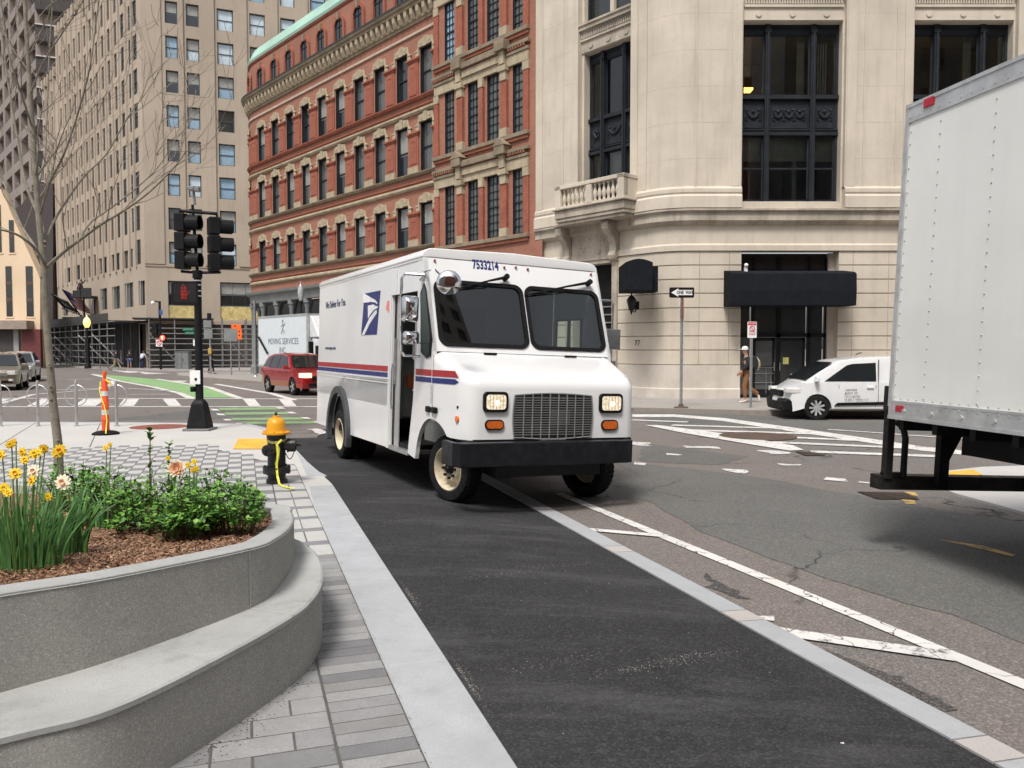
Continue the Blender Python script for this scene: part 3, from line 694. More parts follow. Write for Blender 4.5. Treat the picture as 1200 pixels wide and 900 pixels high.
def shrub(x, y, rx, ry, h, n, label, sprigs=()):
    z0 = mz(x, y) - .01
    t = thing('leafy_shrub', label, 'shrub', (x, y, z0), group='low leafy shrubs in the planter')
    mb = MB(); sm = MB()
    nst = int(n/5.5)
    for k in range(nst):
        a = random.uniform(0, 2*PI); r = math.sqrt(random.random())
        hx = x + rx*r*math.cos(a); hy = y + ry*r*math.sin(a); hh = h*(1 - .45*r*r)*random.uniform(.6, 1.08)
        b0 = V((x + (hx-x)*.55, y + (hy-y)*.55, z0)); top = V((hx, hy, z0 + hh)); midp = b0.lerp(top, .5) + V((random.uniform(-.02, .02), random.uniform(-.02, .02), .03))
        if k % 2 == 0: sm.tube([b0, midp, top], [.0035, .003, .0015], 4, caps=False)
        for j in range(random.randint(8, 12)):
            f = random.uniform(.3, 1.02); p = (b0.lerp(midp, f*2) if f < .5 else midp.lerp(top, min(1.03, f*2-1))) + V((random.gauss(0, .014), random.gauss(0, .014), random.gauss(0, .01)))
            d = V((random.gauss(0, 1), random.gauss(0, 1), random.uniform(-.1, 1.0))); L = random.uniform(.024, .042)
            leafq(mb, p, d, V((0, 0, 1)), L, L*.75, random.choice((0, 0, 1, 1, 2, 3) if f > .75 else (0, 2, 2, 0, 1)))
    for (sx, sy, sh) in sprigs:
        b0 = V((sx, sy, z0 + h*.5)); top = V((sx+.01, sy, z0 + sh)); sm.tube([b0, top], [.005, .003], 5)
        for j in range(34):
            f = random.random(); p = b0.lerp(top, f); d = V((random.gauss(0, 1), random.gauss(0, 1), .8)); L = random.uniform(.022, .036) if f < .85 else .045
            leafq(mb, p, d, V((0, 0, 1)), L, L*.8, random.choice((0, 1, 2)))
    mb.build('foliage', LEAF, t, fixn=False); sm.build('stem', STEMM, t)
def pxp(x, Y, z): p = g(x, 600, 0); r = ray(x, 600); return r.x/r.y*Y
shrub(pxp(276, 5.0, .6), 5.0, .24, .26, .34, 640, 'bright green shrub at the right end of the planter beside the rim')
shrub(pxp(222, 4.85, .6), 4.85, .24, .24, .32, 620, 'bushy green shrub under the small yellow daffodils, second from the right rim')
shrub(pxp(258, 5.6, .6), 5.55, .33, .26, .36, 560, 'green shrub at the rear right of the planter in front of the hydrant')
shrub(pxp(185, 5.35, .6), 5.35, .33, .32, .40, 700, 'dense green shrub with two tall sprigs in the middle of the planter', [(pxp(176, 5.3, 0), 5.3, .64), (pxp(198, 5.5, 0), 5.5, .54)])
shrub(pxp(128, 5.6, .6), 5.6, .33, .34, .37, 640, 'green shrub to the right of the daffodils behind the bare mulch')
shrub(pxp(92, 6.1, .6), 6.1, .34, .28, .38, 480, 'green shrub at the foot of the bare tree behind the daffodils')
shrub(pxp(150, 4.95, .6), 5.0, .17, .15, .17, 170, 'small low green shrub with brownish stems at the front of the bed')
PET = {'y': mat('yellow_petal', (.85, .60, .03), .6, var=.08), 'o': mat('orange_cup', (.85, .38, .02), .6), 'w': mat('cream_petal', (.86, .80, .62), .6, var=.05), 'p': mat('peach_petal', (.85, .50, .30), .6, var=.1), 'g': mat('flower_stem', (.10, .22, .05), .6)}
def flower(parent, p, kind, size, face):
    mb = MB(); f = V(face).normalized(); a = f.orthogonal().normalized(); b = f.cross(a); s = size*.85; ph_ = random.uniform(0, 1)
    if kind in ('y', 'w'):
        mb.mi = 0
        for lay in range(2):
            for k in range(6):
                t = 2*PI*(k+lay*.5+ph_)/6; d = a*math.cos(t) + b*math.sin(t); sd = f.cross(d)
                q = [p, p + d*s*.5 + sd*s*.3 + f*.06*s, p + d*s*.95 + sd*s*.12 + f*(.0+.1*lay)*s, p + d*s*1.02 + f*.02*s, p + d*s*.95 - sd*s*.12 + f*.1*lay*s, p + d*s*.5 - sd*s*.3 + f*.06*s]
                mb.poly([x + f*lay*.004 for x in q])
        mb.mi = 1; n = 9; R = []
        for r, h in ((.16, .02), (.22, .25), (.34, .45)): R.append([mb.add(p + (a*math.cos(2*PI*i/n) + b*math.sin(2*PI*i/n))*r*s*(1 + .12*(i % 2)) + f*h*s) for i in range(n)])
        for A, B in zip(R, R[1:]):
            for i in range(n): mb.face([A[i], A[(i+1) % n], B[(i+1) % n], B[i]])
        mb.build('flower', [PET[kind], PET['o' if kind == 'y' and random.random() < .5 else ('y' if kind == 'y' else 'p')]], parent, fixn=False)
    else:
        for k in range(34):
            t = k*2.4; r = (k/34)**.5; d = (a*math.cos(t) + b*math.sin(t)); nn = (d*(.25+.9*r) + f*(1.15-r)).normalized(); sd = f.cross(d).normalized()
            base = p + d*r*s*.35; w = s*.34; L = s*(.55+.3*r)
            mb.poly([base - sd*w*.5, base + nn*L*.6 - sd*w*.7, base + nn*L, base + nn*L*.6 + sd*w*.7, base + sd*w*.5], mi=0 if k < 20 else 1)
        mb.build('flower', [PET['p'], PET['w']], parent, fixn=False)
def daff(x, y, r, nb, hb, flowers, label):
    """flowers: (px, py, Y, kind, size)"""
    z0 = mz(x, y) - .01; t = thing('daffodil_plant', label, 'daffodil', (x, y, z0), group='daffodils in the planter')
    mb = MB()
    for k in range(nb):
        a = random.uniform(0, 2*PI); q = r*math.sqrt(random.random()); b0 = V((x + q*math.cos(a), y + q*.7*math.sin(a), z0)); h = hb*random.uniform(.6, 1.05)
        lean = V((math.cos(a)*random.uniform(0, .35) + random.gauss(0, .12), math.sin(a)*random.uniform(0, .3) + random.gauss(0, .1), 0)); w = random.uniform(.005, .0085)
        sd = V((-math.sin(a+.7), math.cos(a+.7), 0)) if random.random() < .3 else V((1, random.uniform(-.4, .4), 0)).normalized(); P = []
        for j in range(6):
            f = j/5; P.append(b0 + V((0, 0, h*f*(1-.12*f*abs(lean.x)*4))) + lean*h*f*f)
        L_ = [mb.add(p - sd*w*(1-.85*(j/5)**3)) for j, p in enumerate(P)]; R_ = [mb.add(p + sd*w*(1-.85*(j/5)**3)) for j, p in enumerate(P)]; m_ = random.choice((0, 0, 1, 2))
        for j in range(5): mb.face([L_[j], R_[j], R_[j+1], L_[j+1]], mi=m_)
    mb.build('leaves', BLADE, t, fixn=False)
    sm = MB()
    for (px_, py_, Y, kind, s) in flowers:
        p = atY(px_, py_, Y); face = V((random.uniform(-.5, .5), -1, random.uniform(-.1, .5)))
        b0 = V((x + (p.x-x)*.5, y + (p.y-y)*.5, z0)); sm.tube([b0, b0.lerp(p, .6) + V((0, 0, .02)), p + V((0, .012, -.01)), p], [.004, .0035, .003, .003], 5, caps=False)
        flower(t, p, kind, s, face)
    sm.build('stem', PET['g'], t)
daff(pxp(25, 3.95, 0), 3.95, .19, 150, .42, [(12, 521, 3.95, 'y', .026), (17, 515+3, 4.05, 'y', .028), (27, 530, 3.9, 'y', .03), (29, 539, 3.85, 'y', .026), (40, 532, 3.95, 'y', .032), (46, 530, 4.0, 'y', .028), (51, 526, 4.05, 'y', .03), (40, 552, 3.75, 'w', .038), (18, 555, 3.7, 'y', .034), (38, 563, 3.7, 'y', .032), (5, 572, 3.7, 'y', .03), (10, 577, 3.65, 'y', .026), (1, 533, 3.9, 'y', .03), (70, 528, 4.1, 'y', .04), (74, 565, 3.75, 'w', .045), (57, 582, 3.75, 'y', .024)],
     'large clump of yellow daffodils at the left end of the bed, tallest and nearest')
daff(pxp(60, 4.2, 0), 4.3, .12, 70, .40, [(66, 531, 4.3, 'y', .03)], 'narrow daffodil clump with few blooms just right of the large yellow clump')
daff(pxp(122, 5.3, 0), 5.3, .06, 22, .30, [(124, 525, 5.3, 'y', .028), (129, 521, 5.35, 'y', .022)], 'pair of yellow daffodils standing alone behind the mulch left of the tall sprig')
daff(pxp(222, 4.9, 0), 4.95, .12, 60, .30, [(221, 545, 4.9, 'y', .026), (228, 541, 4.95, 'y', .024), (230, 549, 4.85, 'y', .024), (226, 551, 4.85, 'y', .022), (197, 537, 5.1, 'y', .02)], 'small yellow daffodils beside the peach tulip near the right shrubs')
z0 = mz(pxp(206, 4.8, 0), 4.8); t = thing('double_tulip', 'peach and cream ruffled bloom standing above the middle shrubs', 'tulip', (pxp(207, 4.8, 0), 4.8, z0))
p = atY(207, 549, 4.8); mb = MB(); mb.tube([(p.x-.03, 4.8, z0), (p.x-.01, 4.8, p.z-.05), tuple(p)], .004, 6); mb.build('stem', PET['g'], t); flower(t, p, 'p', .06, (.2, -1, .3))
mb = MB()
for k in range(6): leafq(mb, V((p.x-.03, 4.8, z0)), V((random.uniform(-1, 1), random.uniform(-.5, .5), 1.5)), V((0, 1, 0)), .2, .05, 1)
mb.build('leaves', BLADE, t, fixn=False)
# ---------------------------------------------------------------- limestone corner building
VX, VY = 5.43, 28.2
UL = V((-.651, .759)).normalized()
LF = frame((0, VY), 1, 0)
LL = frame((VX, VY), -UL.x, -UL.y)          # local x = -distance from the corner
lime = thing('limestone_building', 'pale limestone corner building with rusticated base, dark iron window bays and balcony', 'building', (10, VY, 0))
def zF(y): return fpix(LF, 900, y)[1]
def xF(x, y=250): return fpix(LF, x, y)[0]
def eL(x, y=250, fr=None): return -fpix(fr or LL, x, y)[0]
RC = 1.8; TL_ = RC*math.tan(math.radians(24.7))
def lpath(a, b):
    """a: X on the front (>0) or ('d',d) on the flank; b the same"""
    pts = []
    if not isinstance(a, tuple): pts.append((a, VY))
    else: pts.append((VX + UL.x*a[1], VY + UL.y*a[1]))
    if not isinstance(a, tuple) and (isinstance(b, tuple)):
        for i in range(9):
            t = math.radians(270 - 49.4*i/8); pts.append((VX + TL_ + RC*math.cos(t), VY + RC + RC*math.sin(t)))
    if isinstance(b, tuple): pts.append((VX + UL.x*b[1], VY + UL.y*b[1]))
    else: pts.append((b, VY))
    return pts
D0 = xF(868, 330); D1 = xF(982, 330); XR = 26.0; DL0 = 2.62; DL1 = 4.65; DE = 6.62
joints = [zF(y) for y in (428, 410.5, 394, 377.5, 361, 344, 327.5, 311, 294)]
segs = [lpath(D0, ('d', DL0)), lpath(XR, D1), lpath(('d', DL1), ('d', DE))]
mb = MB(); mbb = MB()
for sg in segs:
    pr = [(-.5, joints[0])]
    for a, b in zip(joints, joints[1:]): pr += [(.0, a), (.0, a+.018), (.05, a+.03), (.05, b-.018)]
    pr += [(.0, joints[-1]), (-.5, joints[-1])]
    sweep(mb, sg, pr)
    sweep(mbb, sg, [(-.5, 0), (.1, 0), (.1, .32), (.06, .36), (.06, joints[0]-.02), (.02, joints[0]), (-.5, joints[0])])
mb.build('rusticated_wall', LIME, lime); mbb.build('base_wall', LIMEB, lime)
for X in (xF(855), xF(820), xF(762), xF(790), xF(1000), xF(1042), xF(1100)):
    if X < VX + TL_: continue
    mb = MB()
    for k, (a, b) in enumerate(zip(joints, joints[1:])): mb.box((X-.006, VY-.0525, a+.03), (X+.006, VY-.0485, b-.02))
    mb.build('vertical_joint', mat('dark_mortar', (.2, .17, .14), .9), lime)
full = lpath(XR, ('d', DE))
za, zb, zc_, zd = zF(294), zF(286), zF(262), zF(246)
mb = MB(); sweep(mb, full, [(-.5, za), (.1, za), (.1, zb-.05), (.04, zb), (.02, zb+.02), (.02, zc_-.05), (-.5, zc_-.05)]); mb.build('frieze_band', LIME, lime)
mb = MB(); sweep(mb, full, [(-.5, zc_-.05), (.06, zc_-.05), (.2, zc_+.05), (.24, zc_+.08), (.24, zd-.1), (.34, zd-.06), (.34, zd), (.2, zd+.04), (-.5, zd+.04)]); mb.build('string_cornice', LIMED, lime)
# upper wall with the window bays cut out
B0 = (xF(870, 130), xF(986, 130), zF(236), zF(25)); B1 = (xF(1070, 60), xF(1187, 60), zF(236), zF(25)); B2 = (B1[1] + (B1[0]-B0[1]), B1[1] + (B1[0]-B0[1]) + 3.4, zF(236), zF(25))
BL = (-4.12, -1.68, zF(236), zF(25)); ZT = 24.0
mb = MB(LF); up2 = [(b[0], b[1], zF(-15), 20) for b in (B0, B1, B2)]
wall_holes(mb, VX+TL_, XR, zd+.04, ZT, [B0, B1, B2]+up2, .5)
arc = lpath(VX+TL_+.001, ('d', TL_+.001)); mb.T = MX.Identity(4); sweep(mb, arc, [(-.3, zd+.04), (0, zd+.04), (0, ZT), (-.3, ZT)])
mb.T = LL.copy(); bl2 = (BL[0], BL[1], 14.0, 20); wall_holes(mb, -DE, -TL_, zd+.04, ZT, [BL, bl2], .5)
mb.T = MX.Identity(4); e = V((VX, VY)) + UL*DE; 
mb.poly([(e.x, e.y, 0), (e.x+5, e.y+6, 0), (e.x+5, e.y+6, ZT), (e.x, e.y, ZT)]); mb.build('upper_wall', LIME, lime, fixn=False)
# piers
def pier(a, b, ins=(.22, .22)):
    pm = MB(); pb = MB(); P = lpath(a, b); sweep(pm, P, [(-.05, zF(222)), (.2, zF(222)), (.2, ZT), (-.05, ZT)])
    sweep(pb, P, [(-.05, zd+.03), (.34, zd+.03), (.34, zd+.42), (.27, zd+.5), (.3, zd+.56), (.3, zF(222)-.02), (.24, zF(222)+.05), (.2, zF(222)+.07), (-.05, zF(222)+.07)])
    pm.build('pier', LIME, lime); pb.build('pier_base', LIME, lime)
pier(B0[0]-.06, ('d', 1.6)); pier(B1[0]-.06, B0[1]+.06); pier(B2[0]-.06, B1[1]+.06); pier(XR, B2[1]+.06); pier(('d', 4.22), ('d', DE-.02))
# raised margins on the piers and course joints
for a, b in ((B0[0]-.10, B0[0]-.42), (xF(815, 130), xF(812.5, 130)), (B1[0]-.1, B1[0]-.38), (B1[0]-.62, B1[0]-.66), (B0[1]+.42, B0[1]+.1), (B0[1]+.7, B0[1]+.66)):
    mg = MB(); sweep(mg, lpath(max(a, b), min(a, b)), [(.19, zF(222)+.07), (.235, zF(222)+.07), (.235, ZT), (.19, ZT)]); mg.build('pier_margin', LIME, lime)
for a, b in ((.86, .98), (1.28, 1.6), (4.22, 4.5), (6.2, 6.6), (5.0, 5.1)):
    mg = MB(); sweep(mg, lpath(('d', a), ('d', b)), [(.19, zF(222)+.07), (.235, zF(222)+.07), (.235, ZT), (.19, ZT)]); mg.build('pier_margin', LIME, lime)
z = zF(222)+1.0; jm = MB()
while z < 16:
    for a, b in ((B0[0]-.07, ('d', 1.59)), (B1[0]-.07, B0[1]+.07), (('d', 4.23), ('d', DE-.03))): sweep(jm, lpath(a, b), [(.19, z), (.2015, z), (.2015, z+.012), (.19, z+.012)])
    z += 1.22
jm.build('course_joint', mat('joint_line', (.42, .37, .31), .9), lime)
# dentil courses over the bays
def entab(fr, u0, u1, name='entablature'):
    mb = MB(fr); z0 = zF(24)
    mb.box((u0, -.04, z0), (u1, .3, z0+.42)); mb.box((u0, -.1, z0+.42), (u1, .3, z0+.5)); mb.box((u0, -.08, z0+.72), (u1, .3, z0+.8)); mb.box((u0, -.2, z0+.8), (u1, .3, z0+.95)); mb.box((u0, -.05, z0+.5), (u1, .3, z0+.72)); mb.box((u0, -.25, z0+.95), (u1, .3, z0+1.03))
    x = u0+.03
    while x < u1-.05: mb.box((x, -.11, z0+.53), (x+.05, -.05, z0+.7)); x += .088
    x = u0+.5
    while x < u1-.1:
        mb.cyl((x, -.075, z0+.2), (x, -.03, z0+.2), .1, n=14); x += (u1-u0)*.34
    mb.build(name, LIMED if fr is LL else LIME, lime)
for b in (B0, B1, B2): entab(LF, b[0], b[1])
entab(LL, BL[0]-.1, BL[1]+.05)
# dark iron window bays
GL = glass_mat('bay_window_glass', (.55, .60, .57), 1.0, .02, 1.75)
ROOM = mat('dim_room_wall', (.30, .285, .24), .9); CURT = mat('pale_curtain', (.62, .62, .54), .9); BLIND = mat('white_blind', (.8, .8, .77), .8)
LAMPO = mat('warm_ceiling_lamp', (.9, .6, .2), .5, emit=(1, .55, .15), es=3.0)
def bay(fr, b, detail=True, narrow=.30):
    u0, u1, z0, z1 = b; W = u1-u0; y = .36
    m0, m1 = u0 + W*.27, u0 + W*.735; mw = .085
    if fr is LL: m0, m1 = u0 + W*.30, u0 + W*.74
    wb = MB(fr)
    zs0, zs1 = z0 + (z1-z0)*.40, z0 + (z1-z0)*.592      # spandrel
    # frame
    wb.box((u0, y-.05, z0), (u0+.09, y+.12, z1)); wb.box((u1-.09, y-.05, z0), (u1, y+.12, z1)); wb.box((u0, y-.06, z1-.12), (u1, y+.12, z1)); wb.box((u0, y-.06, z0), (u1, y+.12, z0+.07))
    wb.box((u0, y-.12, zs0-.12), (u1, y+.1, zs0)); wb.box((u0, y-.14, zs1-.05), (u1, y+.1, zs1+.08)); wb.box((u0+.05, y-.02, zs0), (u1-.05, y+.1, zs1)); wb.box((u0, y-.1, zs0+.05), (u1, y-.02, zs0+.1))
    for m in (m0, m1):
        wb.box((m-mw, y-.16, z0), (m+mw, y+.1, z1-.02)); wb.box((m-mw*1.3, y-.2, z1-.3), (m+mw*1.3, y+.1, z1-.18)); wb.cyl((m, y-.2, z0), (m, y-.2, z1-.3), .035, n=8)
    f = wb.build('window_frame', DFRAME, lime)
    om = MB(fr)                                       # relief ornament: swags, rosettes and scrolls
    for a, c in ((u0+.1, m0-mw), (m0+mw, m1-mw), (m1+mw, u1-.1)):
        zc2 = (zs0+zs1)/2+.03; hw = (c-a)/2-.08; cx = (a+c)/2
        om.tube([(a+.06, y-.035, zs0+.14), (c-.06, y-.035, zs0+.14), (c-.06, y-.035, zs1-.1), (a+.06, y-.035, zs1-.1)], .018, 5, closed=True)
        n = 3 if hw > .5 else 1
        for k in range(n):
            x0 = cx - hw*.9 + (2*hw*.9)*k/n; x1 = x0 + 2*hw*.9/n
            om.tube([(x0+(x1-x0)*i/8, y-.045, zc2+.14-.26*math.sin(PI*i/8)) for i in range(9)], [.02+.03*math.sin(PI*i/8) for i in range(9)], 6)
            for (px_, pz_, r) in ((x0+.05, zc2+.15, .05), (x1-.05, zc2+.15, .05), ((x0+x1)/2, zc2+.1, .06), ((x0+x1)/2-.1, zc2-.05, .035), ((x0+x1)/2+.1, zc2-.02, .04)): om.sphere((px_, y-.03, pz_), r, 8, 6)
            om.tube([(x0+.05+.1*t*math.cos(5*t), y-.04, zc2-.12+.1*t*math.sin(5*t)) for t in [i/8 for i in range(1, 9)]], .016, 5); om.tube([(x1-.05-.1*t*math.cos(5*t), y-.04, zc2-.12+.1*t*math.sin(5*t)) for t in [i/8 for i in range(1, 9)]], .016, 5)
    om.build('ornament', DFRAME, lime)
    for i, (a, c) in enumerate(((u0+.09, m0-mw), (m0+mw, m1-mw), (m1+mw, u1-.09))):
        for j, (e0, e1) in enumerate(((z0+.07, zs0-.12), (zs1+.08, z1-.12))):
            sb = MB(fr); t = .05
            top = e1 - (.2 if j else .0)
            if j: sb.box((a, y-.03, top), (c, y+.05, e1))
            sb.box((a, y, e0), (a+t, y+.06, top)); sb.box((c-t, y, e0), (c, y+.06, top)); sb.box((a, y, e0), (c, y+.06, e0+t)); sb.box((a, y, top-t), (c, y+.06, top))
            if not j: sb.box((a, y+.005, (e0+e1)/2-.03), (c, y+.06, (e0+e1)/2+.03))
            so = sb.build('sash', DFRAME, f)
            g2 = MB(fr); g2.poly([(a+t, y+.03, e0+t), (c-t, y+.03, e0+t), (c-t, y+.03, top-t), (a+t, y+.03, top-t)]); g2.build('pane', GL, so, fixn=False)
    if detail:
        rm = MB(fr); rm.box((u0-.3, y+.2, z0-.2), (u1+.3, y+4.2, z1+.1), skip='f'); rm.box((u0-.3, y+.16, zs0-.2), (u1+.3, y+4, zs1+.1)); rm.build('room', ROOM, lime, fixn=False)
        cm = MB(fr)
        cm.box((m1-mw-.34, y+.3, zs1), (m1-mw-.08, y+.34, z1-.1)); cm.box((m1-.5, y+.4, z0), (m1-.36, y+.5, zs0))
        cm.box((m0, y+.3, z0+(zs0-z0)*.62), (m1, y+.33, zs0-.1)); cm.box((u0, y+.3, z0+(zs0-z0)*.62), (m0, y+.33, zs0-.1)); cm.box((m1, y+.3, z0+(zs0-z0)*.62), (u1, y+.33, zs0-.1))
        cm.build('curtain', CURT, lime)
for b in (B0, B1): bay(LF, b)
bay(LF, B2); bay(LL, BL)
bm_ = MB(LF); x = B0[0] + (B0[1]-B0[0])*.80
for k in range(5): bm_.box((x + k*.09, .7, zF(106)), (x+.045+k*.09, .72, zF(42)))
bm_.build('vertical_blind', BLIND, lime)
for X, zz in ((xF(882, 106), zF(106)), (xF(887, 92), zF(92)), (xF(1077, 105), zF(105)), (xF(1078, 90), zF(90))):
    lm = MB(LF); lm.box((X-.16, 1.1, zz-.03), (X+.2, 1.5, zz+.05)); lm.build('lamp', LAMPO, lime)
for (u0, u1, z0, z1), fr in [((*b[:2], zF(-15), 20), LF) for b in (B0, B1, B2)] + [((BL[0], BL[1], 14.0, 20), LL)]:
    wb = MB(fr)
    n = 2 if fr is LL else 3
    for i in range(n+1): x = u0 + (u1-u0)*i/n; wb.box((max(u0, x-.09), .2, z0), (min(u1, x+.09), .4, z1), mi=1 if fr is LL and i == 1 else 0)
    wb.box((u0, .25, 17), (u1, .38, 17.3)); fo = wb.build('upper_window', [DFRAME, LIME], lime); g2 = MB(fr); g2.poly([(u0, .34, z0), (u1, .34, z0), (u1, .34, z1), (u0, .34, z1)]); g2.build('pane', PANE_D, fo, fixn=False)
# street entrance
zt = zF(294); y = .6
em = MB(LF)
em.box((D0, .5, zF(318)), (D1, .56, zt-.04), mi=1)
xs = [D0, xF(886, 380), xF(955, 380), xF(972, 380), D1]
zm = zF(392.5)
for X, w in ((D0+.03, .04), (xF(886.5, 400), .05), (xF(917, 400), .07), (xF(953, 400), .05), (xF(975, 400), .1)): em.box((X-w, .42, .02), (X+w, .56, zF(300)))
em.box((D0, .42, zm-.07), (D1, .56, zm+.07)); em.box((D0, .42, zF(322)), (D1, .56, zF(314))); em.box((D0, .44, .0), (D1, .56, .12))
em.box((xF(976), .3, 0), (D1, .56, zt-.04), mi=2)
so = em.build('entrance_frame', [BLACKM, mat('brown_slat_panel', (.035, .025, .02), .7), LIMEB], lime)
GE = panel('entrance_glass', (.035, .037, .038)); GE2 = panel('entrance_glass_painted_reflection', (.11, .115, .115))  # GE2 is the same glass with a reflection put into its colour
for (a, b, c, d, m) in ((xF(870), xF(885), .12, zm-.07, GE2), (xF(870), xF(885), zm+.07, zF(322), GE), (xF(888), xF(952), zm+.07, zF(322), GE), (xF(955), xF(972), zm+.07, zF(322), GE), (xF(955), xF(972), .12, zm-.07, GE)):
    q = MB(LF); q.poly([(a, .5, c), (b, .5, c), (b, .5, d), (a, .5, d)]); q.build('pane', m, so, fixn=False)
for a, b, m in ((xF(889), xF(915.5), GE2), (xF(919), xF(951.5), GE)):
    dm = MB(LF); t = .09; dm.box((a, .45, .12), (a+t, .5, zm-.08)); dm.box((b-t, .45, .12), (b, .5, zm-.08)); dm.box((a, .45, .12), (b, .5, .3)); dm.box((a, .45, zm-.2), (b, .5, zm-.08)); dm.box((a, .452, 1.05), (b, .498, 1.1)) if m is GE2 else None
    do = dm.build('door', BLACKM, lime); q = MB(LF); q.poly([(a+t, .475, .3), (b-t, .475, .3), (b-t, .475, zm-.2), (a+t, .475, zm-.2)]); q.build('pane', m, do, fixn=False)
    q = MB(LF); q.tube([(b-.05 if m is GE2 else a+.05, .38, .95), (b-.05 if m is GE2 else a+.05, .38, 1.25)], .015, 8); q.build('handle', STEEL, do)
    if m is GE:
        q = MB(LF); q.box((xF(925), .44, zF(427)), (xF(932), .446, zF(419))); q.build('sticker', mat('pale_yellow_sticker', (.75, .72, .25), .7), do)
rl = MB(LF)
for zz in (zF(431), zF(438), zF(449)): rl.tube([(xF(891), .44, zz), (xF(914), .44, zz)], .012, 6)
for X in (xF(905), xF(911)): rl.tube([(X, .44, .15), (X, .44, zF(431))], .012, 6)
rl.build('handrail', METAL, lime)
# awnings and signs fixed to the wall
AF = frame((0, 27.15), 1, 0)
a0 = fpix(AF, 857, 338)[0]; a1 = fpix(AF, 1004, 338)[0]; z0 = fpix(AF, 930, 358)[1]; z1 = fpix(AF, 930, 318)[1]
mb = MB(); pr = [(VY-.06, z0), (27.15, z0), (27.12, z0+.5), (27.15, z1-.06), (27.3, z1), (VY-.06, z1+.12)]
mb.prism(pr, a0, a1, 'x'); mb.build('awning', AWN, lime, bevel=.02)
mb = MB(); mb.box((fpix(AF, 879, 316)[0]-.05, 27.6, z1+.02), (fpix(AF, 879, 316)[0]+.05, 27.7, z1+.2)); mb.sphere((fpix(AF, 879, 316)[0], 27.6, z1+.25), .07); mb.build('security_camera', mat('white_plastic', (.8, .8, .8), .4), lime)
AF2 = frame((0, 27.0), 1, 0); a0 = fpix(AF2, 733, 320)[0]; a1 = fpix(AF2, 765, 320)[0]; z0 = fpix(AF2, 750, 340)[1]; z1 = fpix(AF2, 750, 303)[1]
arcp = [(a0, z0), (a1, z0), (a1, z1-.12)] + [(a0 + (a1-a0)*(1-k/6), z1-.12+.12*math.sin(PI*k/6)) for k in range(1, 6)] + [(a0, z1-.12)]
mb = MB(); mb.prism(arcp, 27.0, 28.75, 'y'); mb.box((a1-.02, 27.4, z0-.02), (a1+.25, 28.3, z1-.2)); mb.build('sign_box', AWN, lime, bevel=.01, seg=1)
# lantern
lp = atY(740, 356, 27.4); mb = MB(); c = (lp.x, 27.4)
mb.lathe([(.02, -.36), (.035, -.3), (.05, -.24), (.09, -.2), (.16, .1), (.17, .12), (.15, .15), (.09, .24), (.03, .28), (.02, .36)], (c[0], c[1], lp.z), (0,0,1), 6)
mb.tube([(c[0], 27.4, lp.z-.22), (c[0]+.15, 27.6, lp.z-.28), (c[0]+.3, 28.0, lp.z-.05), (c[0]+.3, 28.6, lp.z-.05)], .018, 6); mb.box((c[0]+.2, 28.0, lp.z-.15), (c[0]+.36, 28.9, lp.z+.12))
lo = mb.build('wall_lantern', BLACKM, lime)
mb = MB(); mb.lathe([(.08, -.18), (.145, .08)], (c[0], c[1]-.004, lp.z), (0,0,1), 6); mb.build('lantern_glass', mat('smoky_glass', (.10, .10, .10), .15), lo)
p = fpix(LL, 746, 402, -.1); text_obj('77', 'house_number', .26, BLACKM, lime, TXM(LL, p[0], -.068, p[1]))
# balcony
mb = MB(LL); u0, u1 = -4.75, -1.25; D = .95
zb0 = zd-.12
mb.box((u0, -D, zb0+.25), (u1, 0, zb0+.55)); mb.box((u0-.06, -D-.08, zb0+.55), (u1+.06, 0, zb0+.62)); mb.box((u0+.08, -D+.1, zb0), (u1-.08, 0, zb0+.12)); mb.box((u0+.02, -D+.04, zb0+.12), (u1-.02, 0, zb0+.25))
mb.build('balcony_slab', LIMED, lime, bevel=.02, seg=1)
mb = MB(LL); zr = zb0 + .62
for a in (u0+.02, -3.12, u1-.3): mb.box((a, -D+.02, zr), (a+.28, -D+.26, zr+.72))
mb.box((u0, -D+.0, zr+.72), (u1, -D+.3, zr+.86)); mb.box((u0, -D+.02, zr), (u1, -D+.26, zr+.07)); mb.box((u1-.3, -D, zr), (u1-.02, 0, zr+.72)); mb.box((u1-.32, -D, zr+.72), (u1, 0, zr+.86)); mb.box((u0, -D, zr+.72), (u0+.3, 0, zr+.86)); mb.box((u0+.02, -D, zr), (u0+.28, 0, zr+.72))
mb.build('balustrade', LIME, lime, bevel=.012, seg=1)
pro = [(.05, 0), (.07, .03), (.045, .07), (.05, .12), (.09, .24), (.075, .34), (.04, .46), (.035, .54), (.065, .58), (.065, .65)]
bal = MB(); bal.lathe(pro, (0,0,0), (0,0,1), 10); bme = bal.mesh('baluster', LIME, smooth=50)
for a, b in ((u0+.42, -3.2), (-2.74, u1-.4)):
    n = int((b-a)/.21)
    for k in range(n+1): place('baluster', bme, lime, LL @ MX.Translation(V((a+(b-a)*k/n, -D+.14, zr+.07))))
